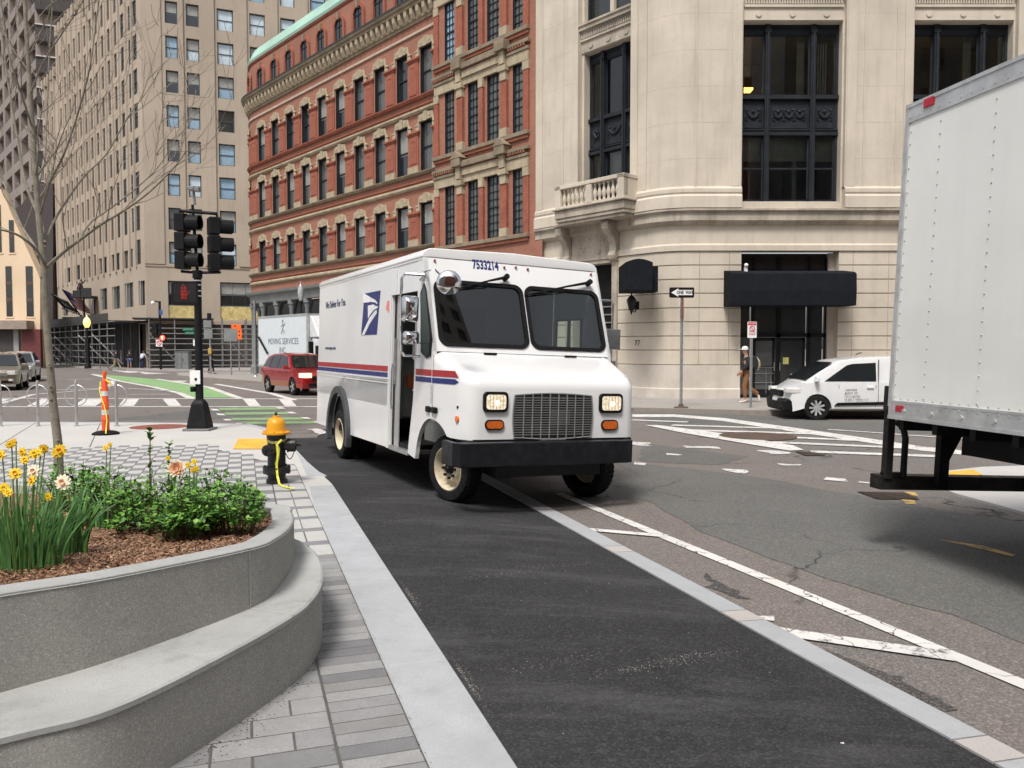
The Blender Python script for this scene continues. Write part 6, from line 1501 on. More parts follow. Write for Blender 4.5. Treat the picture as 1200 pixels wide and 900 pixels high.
mo = MB(TM); mo.tube([(BW, -.02, 2.50), (BW+.22, -.05, 2.50), (BW+.25, -.05, 2.46), (BW+.25, -.05, 1.55), (BW+.02, -.15, 1.5)], .015, 6); mo.box((BW+.13, -.12, 1.85), (BW+.34, -.02, 2.12)); mo.box((BW+.10, -.12, 1.55), (BW+.28, -.02, 1.7)); mo.build('mirror_arm', CHROME, mt, bevel=.01)
# ---------------------------------------------------------------- box truck, right edge
a_ = math.radians(10.7); ro = math.radians(2.6)
BR_ = V((-math.sin(a_), math.cos(a_), 0)); BWv = V((math.cos(a_)*math.cos(ro), math.sin(a_)*math.cos(ro), -math.sin(ro))); BU = BWv.cross(BR_)
c0 = ray(1043, 489); c0 = CP + c0*(7.2/c0.y)
BM = MX.Identity(4)
hb = c0.z - ZR
o1 = c0 - BU*hb
for i in range(3): BM[i][0] = BWv[i]; BM[i][1] = BR_[i]; BM[i][2] = BU[i]; BM[i][3] = o1[i]
BI = BM.inverted(); B3 = BM.to_3x3()
def bS(x, y, w=0.0): p = BI @ hit(x, y, BM @ V((w, 0, 0)), B3 @ V((1, 0, 0))); return p.y, p.z
def bR(x, y, r=0.0): p = BI @ hit(x, y, BM @ V((0, r, 0)), B3 @ V((0, 1, 0))); return p.x, p.z
bt = thing('box_truck', 'rear half of a white riveted box truck with black step bumper at the right edge', 'truck', mat=BM)
zt = bS(1068, 124)[1]; zb = hb; Lb = -7.2; WB = 2.45
zr = bS(1070, 143)[1]
BWH = mat('box_truck_panel_white', (.77, .775, .745), .35, var=.04, vs=.7, coat=.3, streak=.10, dirt=.10, dc=(.5, .48, .42), rv=False); ALU = mat('dull_aluminium', (.56, .57, .575), .45, .6, var=.12, vs=4, dirt=.25)
mb = MB(BM); mb.box((0, Lb, zb+.14), (WB, 0, zr+.02), skip='')
me_n = 0
for y in [-.05, -.42, -1.02, -1.62, -2.22, -2.82, -3.42]:
    z = zb+.19
    while z < zr-.03: mb.cyl((.0, y, z), (-.007, y, z), .0085, .005, 6, mi=1); z += .105
mb.build('side_panel', [BWH, mat('rivet_grey', (.42, .43, .43), .4, .5)], bt)
mb = MB(BM); mb.box((-.012, Lb, zr), (WB+.01, .01, zt)); mb.box((-.02, Lb, zt-.02), (WB+.02, .015, zt+.012))
y = -.05
while y > -4: mb.cyl((-.012, y, zr+.04), (-.018, y, zr+.04), .008, n=6); y -= .12
mb.build('top_rail', ALU, bt)
mb = MB(BM); mb.box((-.014, Lb, zb), (WB+.01, .01, zb+.15)); mb.box((-.02, Lb, zb-.01), (.05, .01, zb+.02)); mb.box((-.018, Lb, zb+.135), (0, .01, zb+.155))
y = -.05
while y > -4:
    mb.cyl((-.014, y, zb+.17), (-.02, y, zb+.17), .008, n=6); mb.cyl((-.014, y, zb+.12), (-.02, y, zb+.12), .008, n=6) ; y -= .10
y = -.2
while y > -4: mb.cyl((-.014, y, zb+.07), (-.024, y, zb+.07), .018, n=8); y -= .34
mb.build('bottom_rail', ALU, bt)
mb = MB(BM); mb.box((-.016, -.03, zb+.1), (.05, .02, zt-.02)); mb.box((0, .0, zb+.14), (WB, .03, zr)); mb.build('corner_post', ALU, bt)
RL = mat('red_lens', (.42, .01, .03), .25)
p0 = bS(1083, 126); p1 = bS(1100, 112); mb = MB(BM); mb.box((-.026, p1[0]+.03, zr+.07), (-.005, p0[0]-.02, zr+.145)); mb.build('marker_light', RL, bt, bevel=.005)
p = bS(1056, 479); mb = MB(BM); mb.box((-.022, p[0]-.05, p[1]-.028), (-.01, p[0]+.05, p[1]+.028)); mb.build('reflector', RL, bt)
# rear step bumper
BB = mat('worn_black_bumper', (.016, .015, .015), .5, spec=.25, var=.3, dirt=.35, dc=(.10, .06, .04), vs=5)
yb = .18; q0 = bR(1032, 561, yb); q1 = bR(1032, 574, yb); q2 = bR(1050, 462, yb-.1)
mb = MB(BM); mb.box((q0[0], yb, q1[1]), (WB+.05, yb+.16, q0[1]+.03)); mb.build('step_bumper', BB, bt, bevel=.008)
for xo, s in ((q0[0]+.03, 1), (WB-.05, -1)):
    mb = MB(BM); mb.box((xo, yb-.02, q0[1]), (xo+.075*s, yb+.05, q2[1]+.02)); mb.box((xo-.03*s, yb-.12, q2[1]-.15), (xo+.14*s, yb+.03, q2[1]+.07)); mb.tube([(xo+.1*s, yb, zb-.05), (xo+.17*s, yb, zb-.10), (xo+.2*s, yb, zb-.2), (xo+.2*s, yb, q0[1]+.02)], .032, 6); mb.box((xo, yb-.01, q0[1]+.02), (xo+.22*s, yb+.06, q0[1]+.06)); mb.build('step_bracket', BB, bt, bevel=.006)
mb = MB(BM)
for x in (.62, WB-.8): mb.box((x, yb-.07, q1[1]+.03), (x+.10, yb, zb)); mb.prism([(x+.1, zb), (x+.32, zb), (x+.1, zb-.42)], yb-.05, yb-.02, 'y')
mb.box((.85, Lb, zb-.2), (.93, .1, zb-.01)); mb.box((WB-.95, Lb, zb-.2), (WB-.87, .1, zb-.01)); mb.build('chassis_rail', BLACKP, bt)
mb = MB(BM); mb.box((.62, -.95, zb-.30), (WB-.35, -.15, zb-.02)); y = -.1
while y > Lb: mb.box((.02, y-.06, zb-.1), (WB-.02, y, zb-.01)); y -= .42
mb.build('underbody', BLACKP, bt)
wt = wheel_meshes(.45, .28, .29, 'dual', mat('white_steel_wheel', (.5, .5, .5), .5), 'bt')
for x, f in ((.17, False), (WB-.17, True)):
    wheel_on(bt, BM, x, -3.3, .45, wt, 0, f)
mb = MB(BM); mb.box((.4, -3.4, .35), (WB-.4, -3.2, .6)); mb.build('axle', BLACKP, bt)
mb = MB(BM); mb.box((.1, Lb-2.0, .45), (WB-.1, Lb-.1, 2.3)); mb.build('cab', BWH, bt, bevel=.12, seg=3)
for x, f in ((.17, False), (WB-.17, True)): wheel_on(bt, BM, x, Lb-1.0, .45, wt, 0, f)
# ---------------------------------------------------------------- cars
def car(name, label, M, L, W, H, belt, prof, gh, wins, ws, rw, color, wheels, wheelR, style='five', lights=(), group=None, tum=.2, bump=None, rimm=None, cat='car', rack=False, grille=None):
    t = thing(name, label, cat, mat=M, group=group)
    hw = W/2
    def D(x, y, z):
        k = max(0, (abs(y)/(L/2) - .72)/.28); f = 1 - .13*k*k
        if z > belt: f *= 1 - tum*(z-belt)/(H-belt)
        else: f *= 1 - .05*((belt-z)/belt)**2
        return (x*f, y, z)
    def P(mb, poly, xa, xb, mi=None):
        A = [mb.add(D(xa, y, z)) for y, z in poly]; B = [mb.add(D(xb, y, z)) for y, z in poly]; n = len(poly)
        for i in range(n): mb.face([A[i], A[(i+1) % n], B[(i+1) % n], B[i]], mi=mi)
        mb.face(A[::-1], mi=mi); mb.face(B, mi=mi)
    full = []
    arcs = []
    for wy in sorted(wheels, reverse=False): arcs += [(wy - (wheelR*1.17)*math.cos(PI*k/10), max(.26, wheelR*.95 + (wheelR*1.17)*math.sin(PI*k/10))) for k in range(11)]
    yb0 = prof[0][0]; yb1 = prof[-1][0]
    full = [(p[0], p[1]) for p in prof] + arcs[::-1]
    def shell(nm, poly, h_, bev):
        mb = MB(); mb.prism(poly, -h_, h_, 'x'); me = mb.mesh(nm, color); bm = bmesh.new(); bm.from_mesh(me)
        ys = [p[0] for p in poly]; zs = [p[1] for p in poly]
        def cuts(lo, hi, st, n):
            v = lo + st
            while v < hi - .03:
                co = (0, v, 0) if n == 1 else ((0, 0, v) if n == 2 else (v, 0, 0)); no = (0, 1, 0) if n == 1 else ((0, 0, 1) if n == 2 else (1, 0, 0))
                bmesh.ops.bisect_plane(bm, geom=bm.verts[:] + bm.edges[:] + bm.faces[:], plane_co=co, plane_no=no); v += st
        cuts(min(ys), max(ys), .24, 1); cuts(min(zs), max(zs), .17, 2); cuts(-h_, h_, h_/2.5, 0)
        crown = 0
        for v in bm.verts:
            x, y, z = v.co; u = x/h_
            x2, y2, z2 = D(x, y, z)
            if y < 0: y2 += .16*u*u*max(0, min(1, (-y/(L/2)-.7)/.3))
            else: y2 -= .10*u*u*max(0, min(1, (y/(L/2)-.7)/.3))
            if z > belt*.8: z2 -= .03*u*u*min(1, (z-belt*.8)/.3)
            v.co = (x2, y2, z2)
        ed = [e for e in bm.edges if len(e.link_faces) == 2 and e.calc_face_angle(0) > math.radians(48)]
        bmesh.ops.bevel(bm, geom=ed, offset=bev, segments=3, profile=.5, affect='EDGES', clamp_overlap=True)
        bm.to_mesh(me); bm.free()
        try: me.shade_smooth(); me.set_sharp_from_angle(angle=math.radians(38))
        except Exception: pass
        place(nm, me, t, M)
    shell('body', full, hw, .04)
    mb = MB(M); P(mb, [(prof[0][0]+.1, .3), (prof[0][0]+.1, .55), (prof[-1][0]-.1, .55), (prof[-1][0]-.1, .3)], -hw*.8, hw*.8); mb.build('underbody', BLACKP, t)
    shell('cabin', gh, hw*.965, .035)
    for sgn in (-1, 1):
        for w in wins: mb = MB(M); P(mb, w, sgn*hw*.93, sgn*(hw*.965+.006)); mb.build('side_window', CARGL, t)
    for (y0, z0, y1, z1), nm in ((ws, 'windscreen'), (rw, 'rear_window')):
        d = V((0, z1-z0, -(y1-y0))).normalized(); d = d if (d.y < 0) == (nm == 'windscreen') else -d
        mb = MB(M); o = .012; A = [D(s*hw*.86, y, z) for s, y, z in ((-1, y0, z0), (1, y0, z0), (1, y1, z1), (-1, y1, z1))]
        mb.poly([(a[0], a[1]+d.y*o, a[2]+d.z*o) for a in A]); mb.build(nm, CARGL, t, fixn=False)
    ms = wheel_meshes(wheelR, .22, wheelR*.66, style, rimm or STEEL, name + str(wheelR))
    for wy in wheels:
        for sgn in (-1, 1):
            p = M @ V((sgn*(hw-.11), wy, 0)); r3 = M.to_3x3() @ V((0, 1, 0)); yaw = math.atan2(-r3.x, r3.y)
            add_wheel(t, MX.Translation(V((p.x, p.y, ZR+wheelR))) @ MX.Rotation(yaw, 4, 'Z') @ (MX.Identity(4) if sgn < 0 else MX.Rotation(PI, 4, 'Z')), ms)
    for sgn in (-1, 1):
        for (y0, y1, z0, z1, x0, x1, m, nm) in lights:
            mb = MB(M); A = D(sgn*hw*x0, y0, z0); mb.box((sgn*hw*x0, y0, z0), (sgn*hw*x1, y1, z1)); 
            mb.v = [M @ V(D(*(M.inverted() @ v))) for v in mb.v]; mb.build(nm, m, t, bevel=.02)
        mb = MB(M); my = ws[0]+.25; mb.box((sgn*(hw*.95), my-.06, belt+.02), (sgn*(hw+.17), my+.04, belt+.17)); mb.build('side_mirror', color if not rack else BLACKP, t, bevel=.03)
    if grille:
        for (x0, x1, z0, z1, m, nm) in grille: mb = MB(M); yf = -L/2; mb.box((x0*hw, yf-.012, z0), (x1*hw, yf+.25, z1)); mb.build(nm, m, t, bevel=.01)
    # door seams and handles
    for sgn in (-1, 1):
        for yy in (wheels[0]+.55, (wheels[0]+wheels[1])/2+.12, wheels[1]-.35):
            mb = MB(M); A = [D(sgn*(hw+.002), yy+a, z) for a, z in ((-.006, .35), (.006, .35), (.006, belt-.06), (-.006, belt-.06))]; mb.poly(A); mb.build('door_seam', BLACKP, t, fixn=False)
        for yy in ((wheels[0]+wheels[1])/2-.02, wheels[1]-.5): mb = MB(M); mb.box((sgn*hw*.98, yy-.1, belt-.14), (sgn*(hw+.03), yy+.08, belt-.10)); mb.build('door_handle', color, t)
    if rack:
        for sgn in (-1, 1): mb = MB(M); mb.tube([D(sgn*hw*.9, y, H+.05) for y in (gh[0][0]+1.0, gh[-1][0]-.4)], .02, 6); mb.build('roof_rail', BLACKP, t)
    return t
def pose(x, y, rz): return MX.Translation(V((x, y, ZR))) @ MX.Rotation(math.radians(rz), 4, 'Z')
HLIGHT = mat('clear_headlamp', (.7, .7, .68), .12, .2); HLIT = mat('bright_headlamp', (.9, .75, .5), .15, emit=(1, .55, .25), es=1.6); TAIL = mat('tail_lamp', (.4, .02, .02), .2)
REDC = mat('red_car_paint', (.29, .008, .014), .2, var=.05, coat=1.0, rv=False); GOLDC = mat('gold_car_paint', (.34, .29, .22), .3, .5, var=.05, coat=.8, rv=False); SILC = mat('silver_car_paint', (.50, .51, .52), .28, .5, coat=.8, rv=False); WHC = mat('white_car_paint', (.78, .79, .80), .25, var=.03, coat=.8, rv=False)
suvp = dict(L=4.6, W=1.84, H=1.70, belt=1.02, tum=.30,
    prof=[(-2.22, .28), (-2.30, .45), (-2.29, .72), (-2.18, .92), (-1.35, 1.05), (-1.1, 1.08), (1.9, 1.08), (2.22, 1.0), (2.30, .75), (2.30, .4), (2.24, .28)],
    gh=[(-1.2, 1.03), (-.48, 1.55), (-.25, 1.64), (.3, 1.70), (1.1, 1.67), (1.6, 1.58), (1.82, 1.48), (2.15, 1.03)],
    wins=[[(-.88, 1.08), (-.36, 1.54), (.22, 1.60), (.22, 1.06)], [(.29, 1.06), (.29, 1.60), (1.05, 1.58), (1.05, 1.06)], [(1.12, 1.08), (1.12, 1.56), (1.5, 1.48), (1.85, 1.12)]],
    ws=(-1.13, 1.09, -.52, 1.57), rw=(2.10, 1.12, 1.84, 1.47), wheels=(-1.38, 1.28), wheelR=.35)
car('red_suv', 'red compact sport utility car crossing beside the moving truck', pose(-8.88, 33.9, 37.7), color=REDC, lights=[(-2.34, -1.95, .72, .90, .62, .98, HLIT, 'headlight'), (2.1, 2.33, .75, 1.05, .8, .99, TAIL, 'tail_light')],
    grille=[(-.5, .5, .62, .78, BLACKP, 'grille'), (-.6, .6, .36, .5, BLACKP, 'air_intake')], **suvp)
car('gold_suv', 'gold beige sport utility car waiting at the left edge, nearest of the queue', pose(-23.6, 37.5, 25.5), color=GOLDC, lights=[(-2.34, -2.0, .70, .88, .6, .98, HLIGHT, 'headlight'), (-2.33, -2.2, .42, .52, .65, .85, HLIGHT, 'fog_light')],
    grille=[(-.5, .5, .64, .80, mat('chrome_grille', (.4, .4, .4), .3, .8), 'grille'), (-.7, .7, .34, .46, BLACKP, 'air_intake')], group='cars waiting at the left edge', rack=False, **suvp)
car('silver_suv', 'silver sport utility car right behind the gold one at the left edge', pose(-28.3, 46.6, 25.5), color=SILC, lights=[(-2.34, -2.0, .70, .88, .6, .98, HLIGHT, 'headlight')], grille=[(-.5, .5, .62, .80, BLACKP, 'grille')], group='cars waiting at the left edge', **suvp)
sp = dict(suvp); sp.update(L=4.9, W=2.0, H=1.85)
car('white_suv', 'white sport utility car with black grille far back behind the bare tree trunk', pose(-50.4, 84, 28), color=WHC, lights=[(-2.46, -2.2, .8, .98, .62, .98, HLIGHT, 'headlight')], grille=[(-.62, .62, .55, .95, BLACKP, 'grille'), (-.95, .95, .32, .5, BLACKP, 'lower_bumper')], group='cars waiting at the left edge',
    L=4.9, W=2.0, H=1.85, belt=1.15, prof=[(-2.36, .28), (-2.45, .5), (-2.44, 1.0), (-2.3, 1.12), (-1.2, 1.18), (2.2, 1.2), (2.42, .9), (2.42, .3)], gh=[(-1.15, 1.15), (-.6, 1.75), (-.4, 1.84), (1.9, 1.82), (2.3, 1.16)], wins=[[(-.8, 1.2), (-.42, 1.7), (.3, 1.74), (.3, 1.2)], [(.38, 1.2), (.38, 1.74), (1.3, 1.72), (1.3, 1.2)]], ws=(-1.12, 1.2, -.6, 1.74), rw=(2.28, 1.25, 1.95, 1.75), wheels=(-1.5, 1.5), wheelR=.38)
# compact delivery van
vm = MX.Translation(V((9.40, 21.95, ZR))) @ MX.Rotation(math.radians(-91.5), 4, 'Z')
VAN = dict(L=4.5, W=1.82, H=1.68, belt=.98)
van = car('delivery_van', 'small white delivery van with grey lettering on its door parked across the road', vm, color=WHC, cat='van', tum=.10,
    prof=[(-2.15, .22), (-2.22, .36), (-2.23, .56), (-2.18, .74), (-2.09, .82), (-1.94, .89), (-1.72, .99), (-1.5, 1.02), (2.3, 1.02), (2.4, .9), (2.4, .26)],
    gh=[(-1.78, .98), (-1.35, 1.27), (-.97, 1.50), (-.78, 1.585), (-.3, 1.65), (.5, 1.68), (2.2, 1.67), (2.34, 1.6), (2.38, .98)],
    wins=[[(-1.24, 1.01), (-.95, 1.22), (-.65, 1.43), (-.5, 1.47), (.1, 1.50), (.1, 1.01)]], ws=(-1.70, 1.05, -.98, 1.505), rw=(2.37, 1.1, 2.35, 1.5), wheels=(-1.42, 1.35), wheelR=.325, style='nine', rimm=mat('silver_hubcap', (.6, .6, .6), .35, .5),
    lights=[(-2.20, -1.84, .70, .83, .70, .99, HLIGHT, 'headlight')], grille=[(-.50, .50, .60, .76, BLACKP, 'grille'), (-.22, .22, .44, .55, mat('licence_plate', (.75, .75, .78), .5), 'licence_plate')], **VAN)
mb = MB(vm); hw = .91
mb.prism([(-2.23, .22), (-2.27, .50), (-2.18, .56), (-1.90, .50), (-1.81, .38), (-1.81, .22)], -.80, .80, 'x'); mb.build('lower_bumper', BLACKP, van, bevel=.10, seg=4)
for s in (-1, 1):
    mb = MB(vm); x0, x1 = sorted((s*(hw+.012), s*(hw-.05))); mb.prism([(-.98, .38), (-.90, .46), (1.0, .50), (1.0, .42)], x0, x1, 'x'); mb.build('side_moulding', BLACKP, van)
    mb = MB(vm); x0, x1 = sorted((s*(hw+.01), s*(hw-.05))); mb.prism([(.14, .45), (.15, .45), (.15, 1.58), (.14, 1.58)], x0, x1-.0, 'x'); mb.build('door_seam', mat('seam_grey', (.2, .2, .2), .6), van)
vt = vm @ MX(((0, 0, -1, 0), (-1, 0, 0, 0), (0, 1, 0, 0), (0, 0, 0, 1)))
# the flank toward the camera is +x of the van: letters read toward +y
vt = vm @ MX(((0, 0, 1, 0), (1, 0, 0, 0), (0, 1, 0, 0), (0, 0, 0, 1)))
rl_ = random.Random(3)
for k, L in enumerate((.30, .33, .40, .58)):       # four lines too small and blurred to read in the photograph: fine grey strokes
    mb = MB(vt); x = -.72; z = .80-k*.085
    while x < -.72+L:
        w = rl_.choice((.016, .022, .028))
        mb.box((x, z-.018, .926), (x+.006, z+.018, .929)); mb.box((x, z+rl_.choice((-.018, 0, .012)), .926), (x+w, z+.018, .929)); x += w+.012
        if rl_.random() < .12: x += .03
    mb.build('lettering_line', mat('grey_lettering', (.22, .22, .23), .5), van)
for s in (-1, 1): mb = MB(vm); mb.tube([(0, -.1, 1.70), (.0, -.02, 1.74), (0, .06, 1.76)], .012, 6); 
mb.build('aerial', BLACKP, van)
# ---------------------------------------------------------------- moving truck
PA, PB = V((-13.9, 44.5)), V((-10.06, 40.0)); d = (PA-PB).normalized()
MMX = MX.Identity(4); xax = V((d.y, -d.x)) 
for i in range(2): MMX[i][0] = xax[i]; MMX[i][1] = d[i]
MMX[0][3], MMX[1][3], MMX[2][3] = PB.x, PB.y, ZR
LM = (PA-PB).length
mv = thing('moving_truck', 'white moving company box truck parked in front of the grey colonnade', 'truck', mat=MMX)
mb = MB(MMX); mb.box((0, 0, .95), (2.4, LM, 3.52)); mb.build('cargo_box', mat('bluish_white_panel', (.66, .70, .74), .4, var=.03), mv, bevel=.02)
mb = MB(MMX); mb.box((-.03, -.04, .9), (.06, .1, 3.56)); mb.box((-.02, 0, 3.5), (2.42, LM, 3.6)); mb.box((-.02, 0, .88), (2.42, LM, .98)); mb.build('box_trim', ALU, mv)
mb = MB(MMX); mb.prism([(-2.3, .4), (-2.35, 1.1), (-1.5, 1.3), (-1.0, 2.3), (-.15, 2.4), (-.15, .4)], .15, 2.25, 'x'); mb.prism([(-1.0, 2.4), (-.2, 3.45), (0, 3.5), (0, 2.4)], .1, 2.3, 'x'); mb.build('cab', mat('white_cab_paint', (.7, .72, .74), .3, coat=.5), mv, bevel=.05)
mb = MB(MMX); mb.box((-.35, -.9, 1.5), (-.15, -.75, 2.2)); mb.box((.16, -1.2, 1.35), (.14, -.5, 2.0)); mb.build('side_mirror', BLACKP, mv)
mb = MB(MMX); mb.box((.3, -2.2, .45), (2.1, LM, .85)); mb.build('chassis', BLACKP, mv)
mb = MB(MMX); mb.tube([(-.05, LM-.05, 2.5), (-.05, LM-1.2, 1.6)], .03, 6); mb.tube([(-.05, LM-.2, 2.5), (-.05, LM-1.35, 1.6)], .03, 6); mb.build('liftgate_arm', BLACKM, mv)
wm_ = wheel_meshes(.42, .25, .26, 'dual', mat('white_steel_wheel', (.5, .5, .5), .5), 'mv')
for x, f in ((.14, False), (2.26, True)):
    for y in (-1.4, LM-1.5): p = MMX @ V((x, y, 0)); yaw = math.atan2(-d.x, d.y); add_wheel(mv, MX.Translation(V((p.x, p.y, ZR+.42))) @ MX.Rotation(yaw + (PI if f else 0), 4, 'Z'), wm_)
mt2 = MMX @ MX(((0, 0, -1, 0), (-1, 0, 0, 0), (0, 1, 0, 0), (0, 0, 0, 1)))
ink = mat('slate_lettering', (.10, .15, .20), .6)
def mtext(s, y, z, size, L):
    o = text_obj(s, 'lettering', size, ink, mv, mt2 @ MX.Translation(V((-y, z, .006)))); w = max(v.co.x for v in o.data.vertices)-min(v.co.x for v in o.data.vertices); o.data.transform(MX.Diagonal((L/w, 1, 1, 1)))
mtext('MOVING', LM*.48+1.0, 2.22, .46, 1.55); mtext('SERVICES', LM*.48-.88, 2.22, .46, 1.85); mtext('INC.', LM*.48, 1.76, .44, .8)
mb = MB(MMX); y0 = LM*.47       # running figure emblem made of strokes
for st_, r in (([(y0, 3.22), (y0-.05, 3.0), (y0+.05, 2.85)], .05), ([(y0+.05, 2.85), (y0-.15, 2.75), (y0-.1, 2.6)], .04), ([(y0+.05, 2.85), (y0+.22, 2.65)], .04), ([(y0, 3.12), (y0-.2, 3.05), (y0-.25, 3.2)], .035), ([(y0, 3.12), (y0+.2, 3.0)], .035)):
    mb.tube([(-.012, a, b) for a, b in st_], r*.35, 5)
mb.sphere((-.012, y0+.02, 3.3), .07, 8, 6, (.2, 1, 1)); mb.build('emblem', ink, mv)
# ---------------------------------------------------------------- people
def skin(nodes, edges, root=0, lvl=1):
    me = bpy.data.meshes.new('tmp'); me.from_pydata([n[0] for n in nodes], edges, []); o = bpy.data.objects.new('tmp', me); COL.objects.link(o)
    m = o.modifiers.new('s', 'SKIN'); m.use_smooth_shade = True; o.modifiers.new('d', 'SUBSURF').levels = lvl; o.modifiers['d'].render_levels = lvl
    sv = me.skin_vertices[0].data
    for i, n in enumerate(nodes): r = n[1]; sv[i].radius = (r, r) if not isinstance(r, tuple) else r
    for i in range(len(nodes)): sv[i].use_root = (i == root)
    dg = bpy.context.evaluated_depsgraph_get(); r = bpy.data.meshes.new_from_object(o.evaluated_get(dg)); bpy.data.objects.remove(o); return r
SKINM = mat('skin', (.42, .25, .18), .6); SHOEB = mat('dark_shoe', (.02, .02, .02), .6)
def person(label, M, j, top, legs, cap=None, hair=(.05, .035, .025), shoes=None, detail=False, short=False, shorts=False, group=None):
    """j: joints in local metres, facing -y"""
    t = thing('person', label, 'person', mat=M, group=group)
    J = dict(pel=(0, 0, .95), chest=(0, -.01, 1.25), neck=(0, 0, 1.46), head=(0, -.03, 1.62), lh=(.1, 0, .92), rh=(-.1, 0, .92), ls=(.19, 0, 1.41), rs=(-.19, 0, 1.41))
    J.update(j)
    names = ['pel', 'chest', 'neck', 'ls', 'le', 'lw', 'rs', 're', 'rw', 'lh', 'lk', 'la', 'rh', 'rk', 'ra']
    rad = dict(pel=(.135, .10), chest=(.15, .105), neck=.055, ls=.062, le=.045, lw=.03, rs=.062, re=.045, rw=.03, lh=.085, lk=.058, la=.042, rh=.085, rk=.058, ra=.042)
    nodes = [(J[n], rad[n]) for n in names]; ix = {n: i for i, n in enumerate(names)}
    ed = [('pel', 'chest'), ('chest', 'neck'), ('chest', 'ls'), ('ls', 'le'), ('le', 'lw'), ('chest', 'rs'), ('rs', 're'), ('re', 'rw'), ('pel', 'lh'), ('lh', 'lk'), ('lk', 'la'), ('pel', 'rh'), ('rh', 'rk'), ('rk', 'ra')]
    edges = [(ix[a], ix[b]) for a, b in ed]
    h = V(J['head'])
    for k, (p, r) in enumerate(((h + V((0, .01, -.06)), (.062, .07)), (h + V((0, 0, .0)), (.075, .092)), (h + V((0, .01, .08)), (.06, .072)))):
        nodes.append((tuple(p), r)); edges.append((len(nodes)-2 if k else ix['neck'], len(nodes)-1))
    for s in ('l', 'r'):     # palm, thumb and four fingers
        w = V(J[s+'w']); d = (w - V(J[s+'e'])).normalized(); sd = V((0, -1, 0)); sd = (sd - d*sd.dot(d)).normalized()
        pm = w + d*.07; nodes.append((tuple(pm), (.036, .022))); pi_ = len(nodes)-1; edges.append((ix[s+'w'], pi_))
        if detail:
            for q, L in ((-.027, .065), (-.009, .078), (.009, .074), (.027, .058)):
                a = pm + d*.035 + sd*q; b = a + d*L*.6; c = b + d*L*.35 + V((-.012 if s == 'l' else .012, 0, 0))
                n0 = len(nodes); nodes.extend([(tuple(a), .0095), (tuple(b), .009), (tuple(c), .008)]); edges.extend([(pi_, n0), (n0, n0+1), (n0+1, n0+2)])
            a = w + d*.03 + sd*.038; b = a + d*.04 + sd*.02; n0 = len(nodes); nodes.extend([(tuple(a), .012), (tuple(b), .01)]); edges.extend([(pi_, n0), (n0, n0+1)])
    for s in ('l', 'r'):
        a = V(J[s+'a']); tdir = V(J.get(s+'t', (a.x, a.y-.17, a.z-.05))); nodes.append((tuple(tdir), .035)); edges.append((ix[s+'a'], len(nodes)-1))
    me = skin(nodes, edges); me.materials.clear(); me.materials.append(SKINM); me.name = 'body'; place('body', me, t, M)
    def part(nm, keys, rs_, m, eds=None, lvl=1):
        nd = [(J[k] if isinstance(k, str) else tuple(k), r) for k, r in zip(keys, rs_)]
        me = skin(nd, eds, lvl=lvl); me.materials.clear(); me.materials.append(m); me.name = nm; place(nm, me, t, M)
    e1 = [(0, 1), (1, 2), (1, 3), (3, 4), (4, 5), (1, 6), (6, 7), (7, 8)]
    fw = .55 if short else 1.0
    lw = V(J['le']).lerp(V(J['lw']), .92 if not short else .1); rw_ = V(J['re']).lerp(V(J['rw']), .92 if not short else .1)
    part('jacket', ['pel', 'chest', V(J['neck'])-V((0, 0, .03)), 'ls', 'le', lw, 'rs', 're', rw_], [(.155, .12), (.175, .13), .075, .078, .06, .045, .078, .06, .045], top, e1)
    lk = V(J['la']) + V((0, 0, .04)) if not shorts else V(J['lk']) + V((0, 0, .02)); rk = V(J['ra']) + V((0, 0, .04)) if not shorts else V(J['rk']) + V((0, 0, .02))
    if shorts: part('shorts', ['pel', 'lh', V(J['lh']).lerp(V(J['lk']), .8), 'rh', V(J['rh']).lerp(V(J['rk']), .8)], [(.14, .11), .1, .085, .1, .085], legs, [(0, 1), (1, 2), (0, 3), (3, 4)])
    else: part('trousers', ['pel', 'lh', 'lk', lk, 'rh', 'rk', rk], [(.145, .115), .1, .075, .062, .1, .075, .062], legs, [(0, 1), (1, 2), (2, 3), (0, 4), (4, 5), (5, 6)])
    for s in ('l', 'r'):
        a = V(J[s+'a']); tt_ = V(J.get(s+'t', (a.x, a.y-.17, a.z-.05))); d = (tt_-a).normalized()
        part('shoe', [a - d*.05 - V((0, 0, .02)), a + d*.06 - V((0, 0, .03)), tt_ + d*.03], [(.045, .04), (.048, .04), (.04, .03)], shoes or SHOEB, [(0, 1), (1, 2)])
    mb = MB(M); hh = h + V((0, .015, .045))
    mb.sphere(tuple(hh), .104, 14, 10, (.9, 1.0, .98)); mb.v = [v for v in mb.v]
    if cap: 
        mb = MB(M); mb.lathe([(.1, -.01), (.1, .03), (.085, .075), (.05, .1), (.01, .105)], tuple(h + V((0, .01, .03))), (0, 0, 1), 16); mb.prism([(-.07, -.09), (.07, -.09), (.055, -.19), (-.055, -.19)], h.z+.02, h.z+.035, 'z') if False else mb.box((h.x-.07, h.y-.19, h.z+.025), (h.x+.07, h.y-.06, h.z+.04)); mb.build('cap', cap, t, smooth=50)
    else:
        q = MB(M); q.lathe([(.102, -.02), (.104, .02), (.092, .07), (.055, .105), (.01, .115)], tuple(h + V((0, .022, .0))), (0, .12, 1), 16); q.build('hair', mat('dark_hair', hair, .8), t, smooth=60)
    q = MB(M); q.sphere((h.x, h.y-.095, h.z-.02), .014, 8, 6, (.8, 1.2, 1.3)); q.sphere((h.x-.088, h.y+.01, h.z-.01), .02, 8, 6, (.4, .9, 1.4)); q.sphere((h.x+.088, h.y+.01, h.z-.01), .02, 8, 6, (.4, .9, 1.4)); q.build('face', SKINM, t)
    q = MB(M)
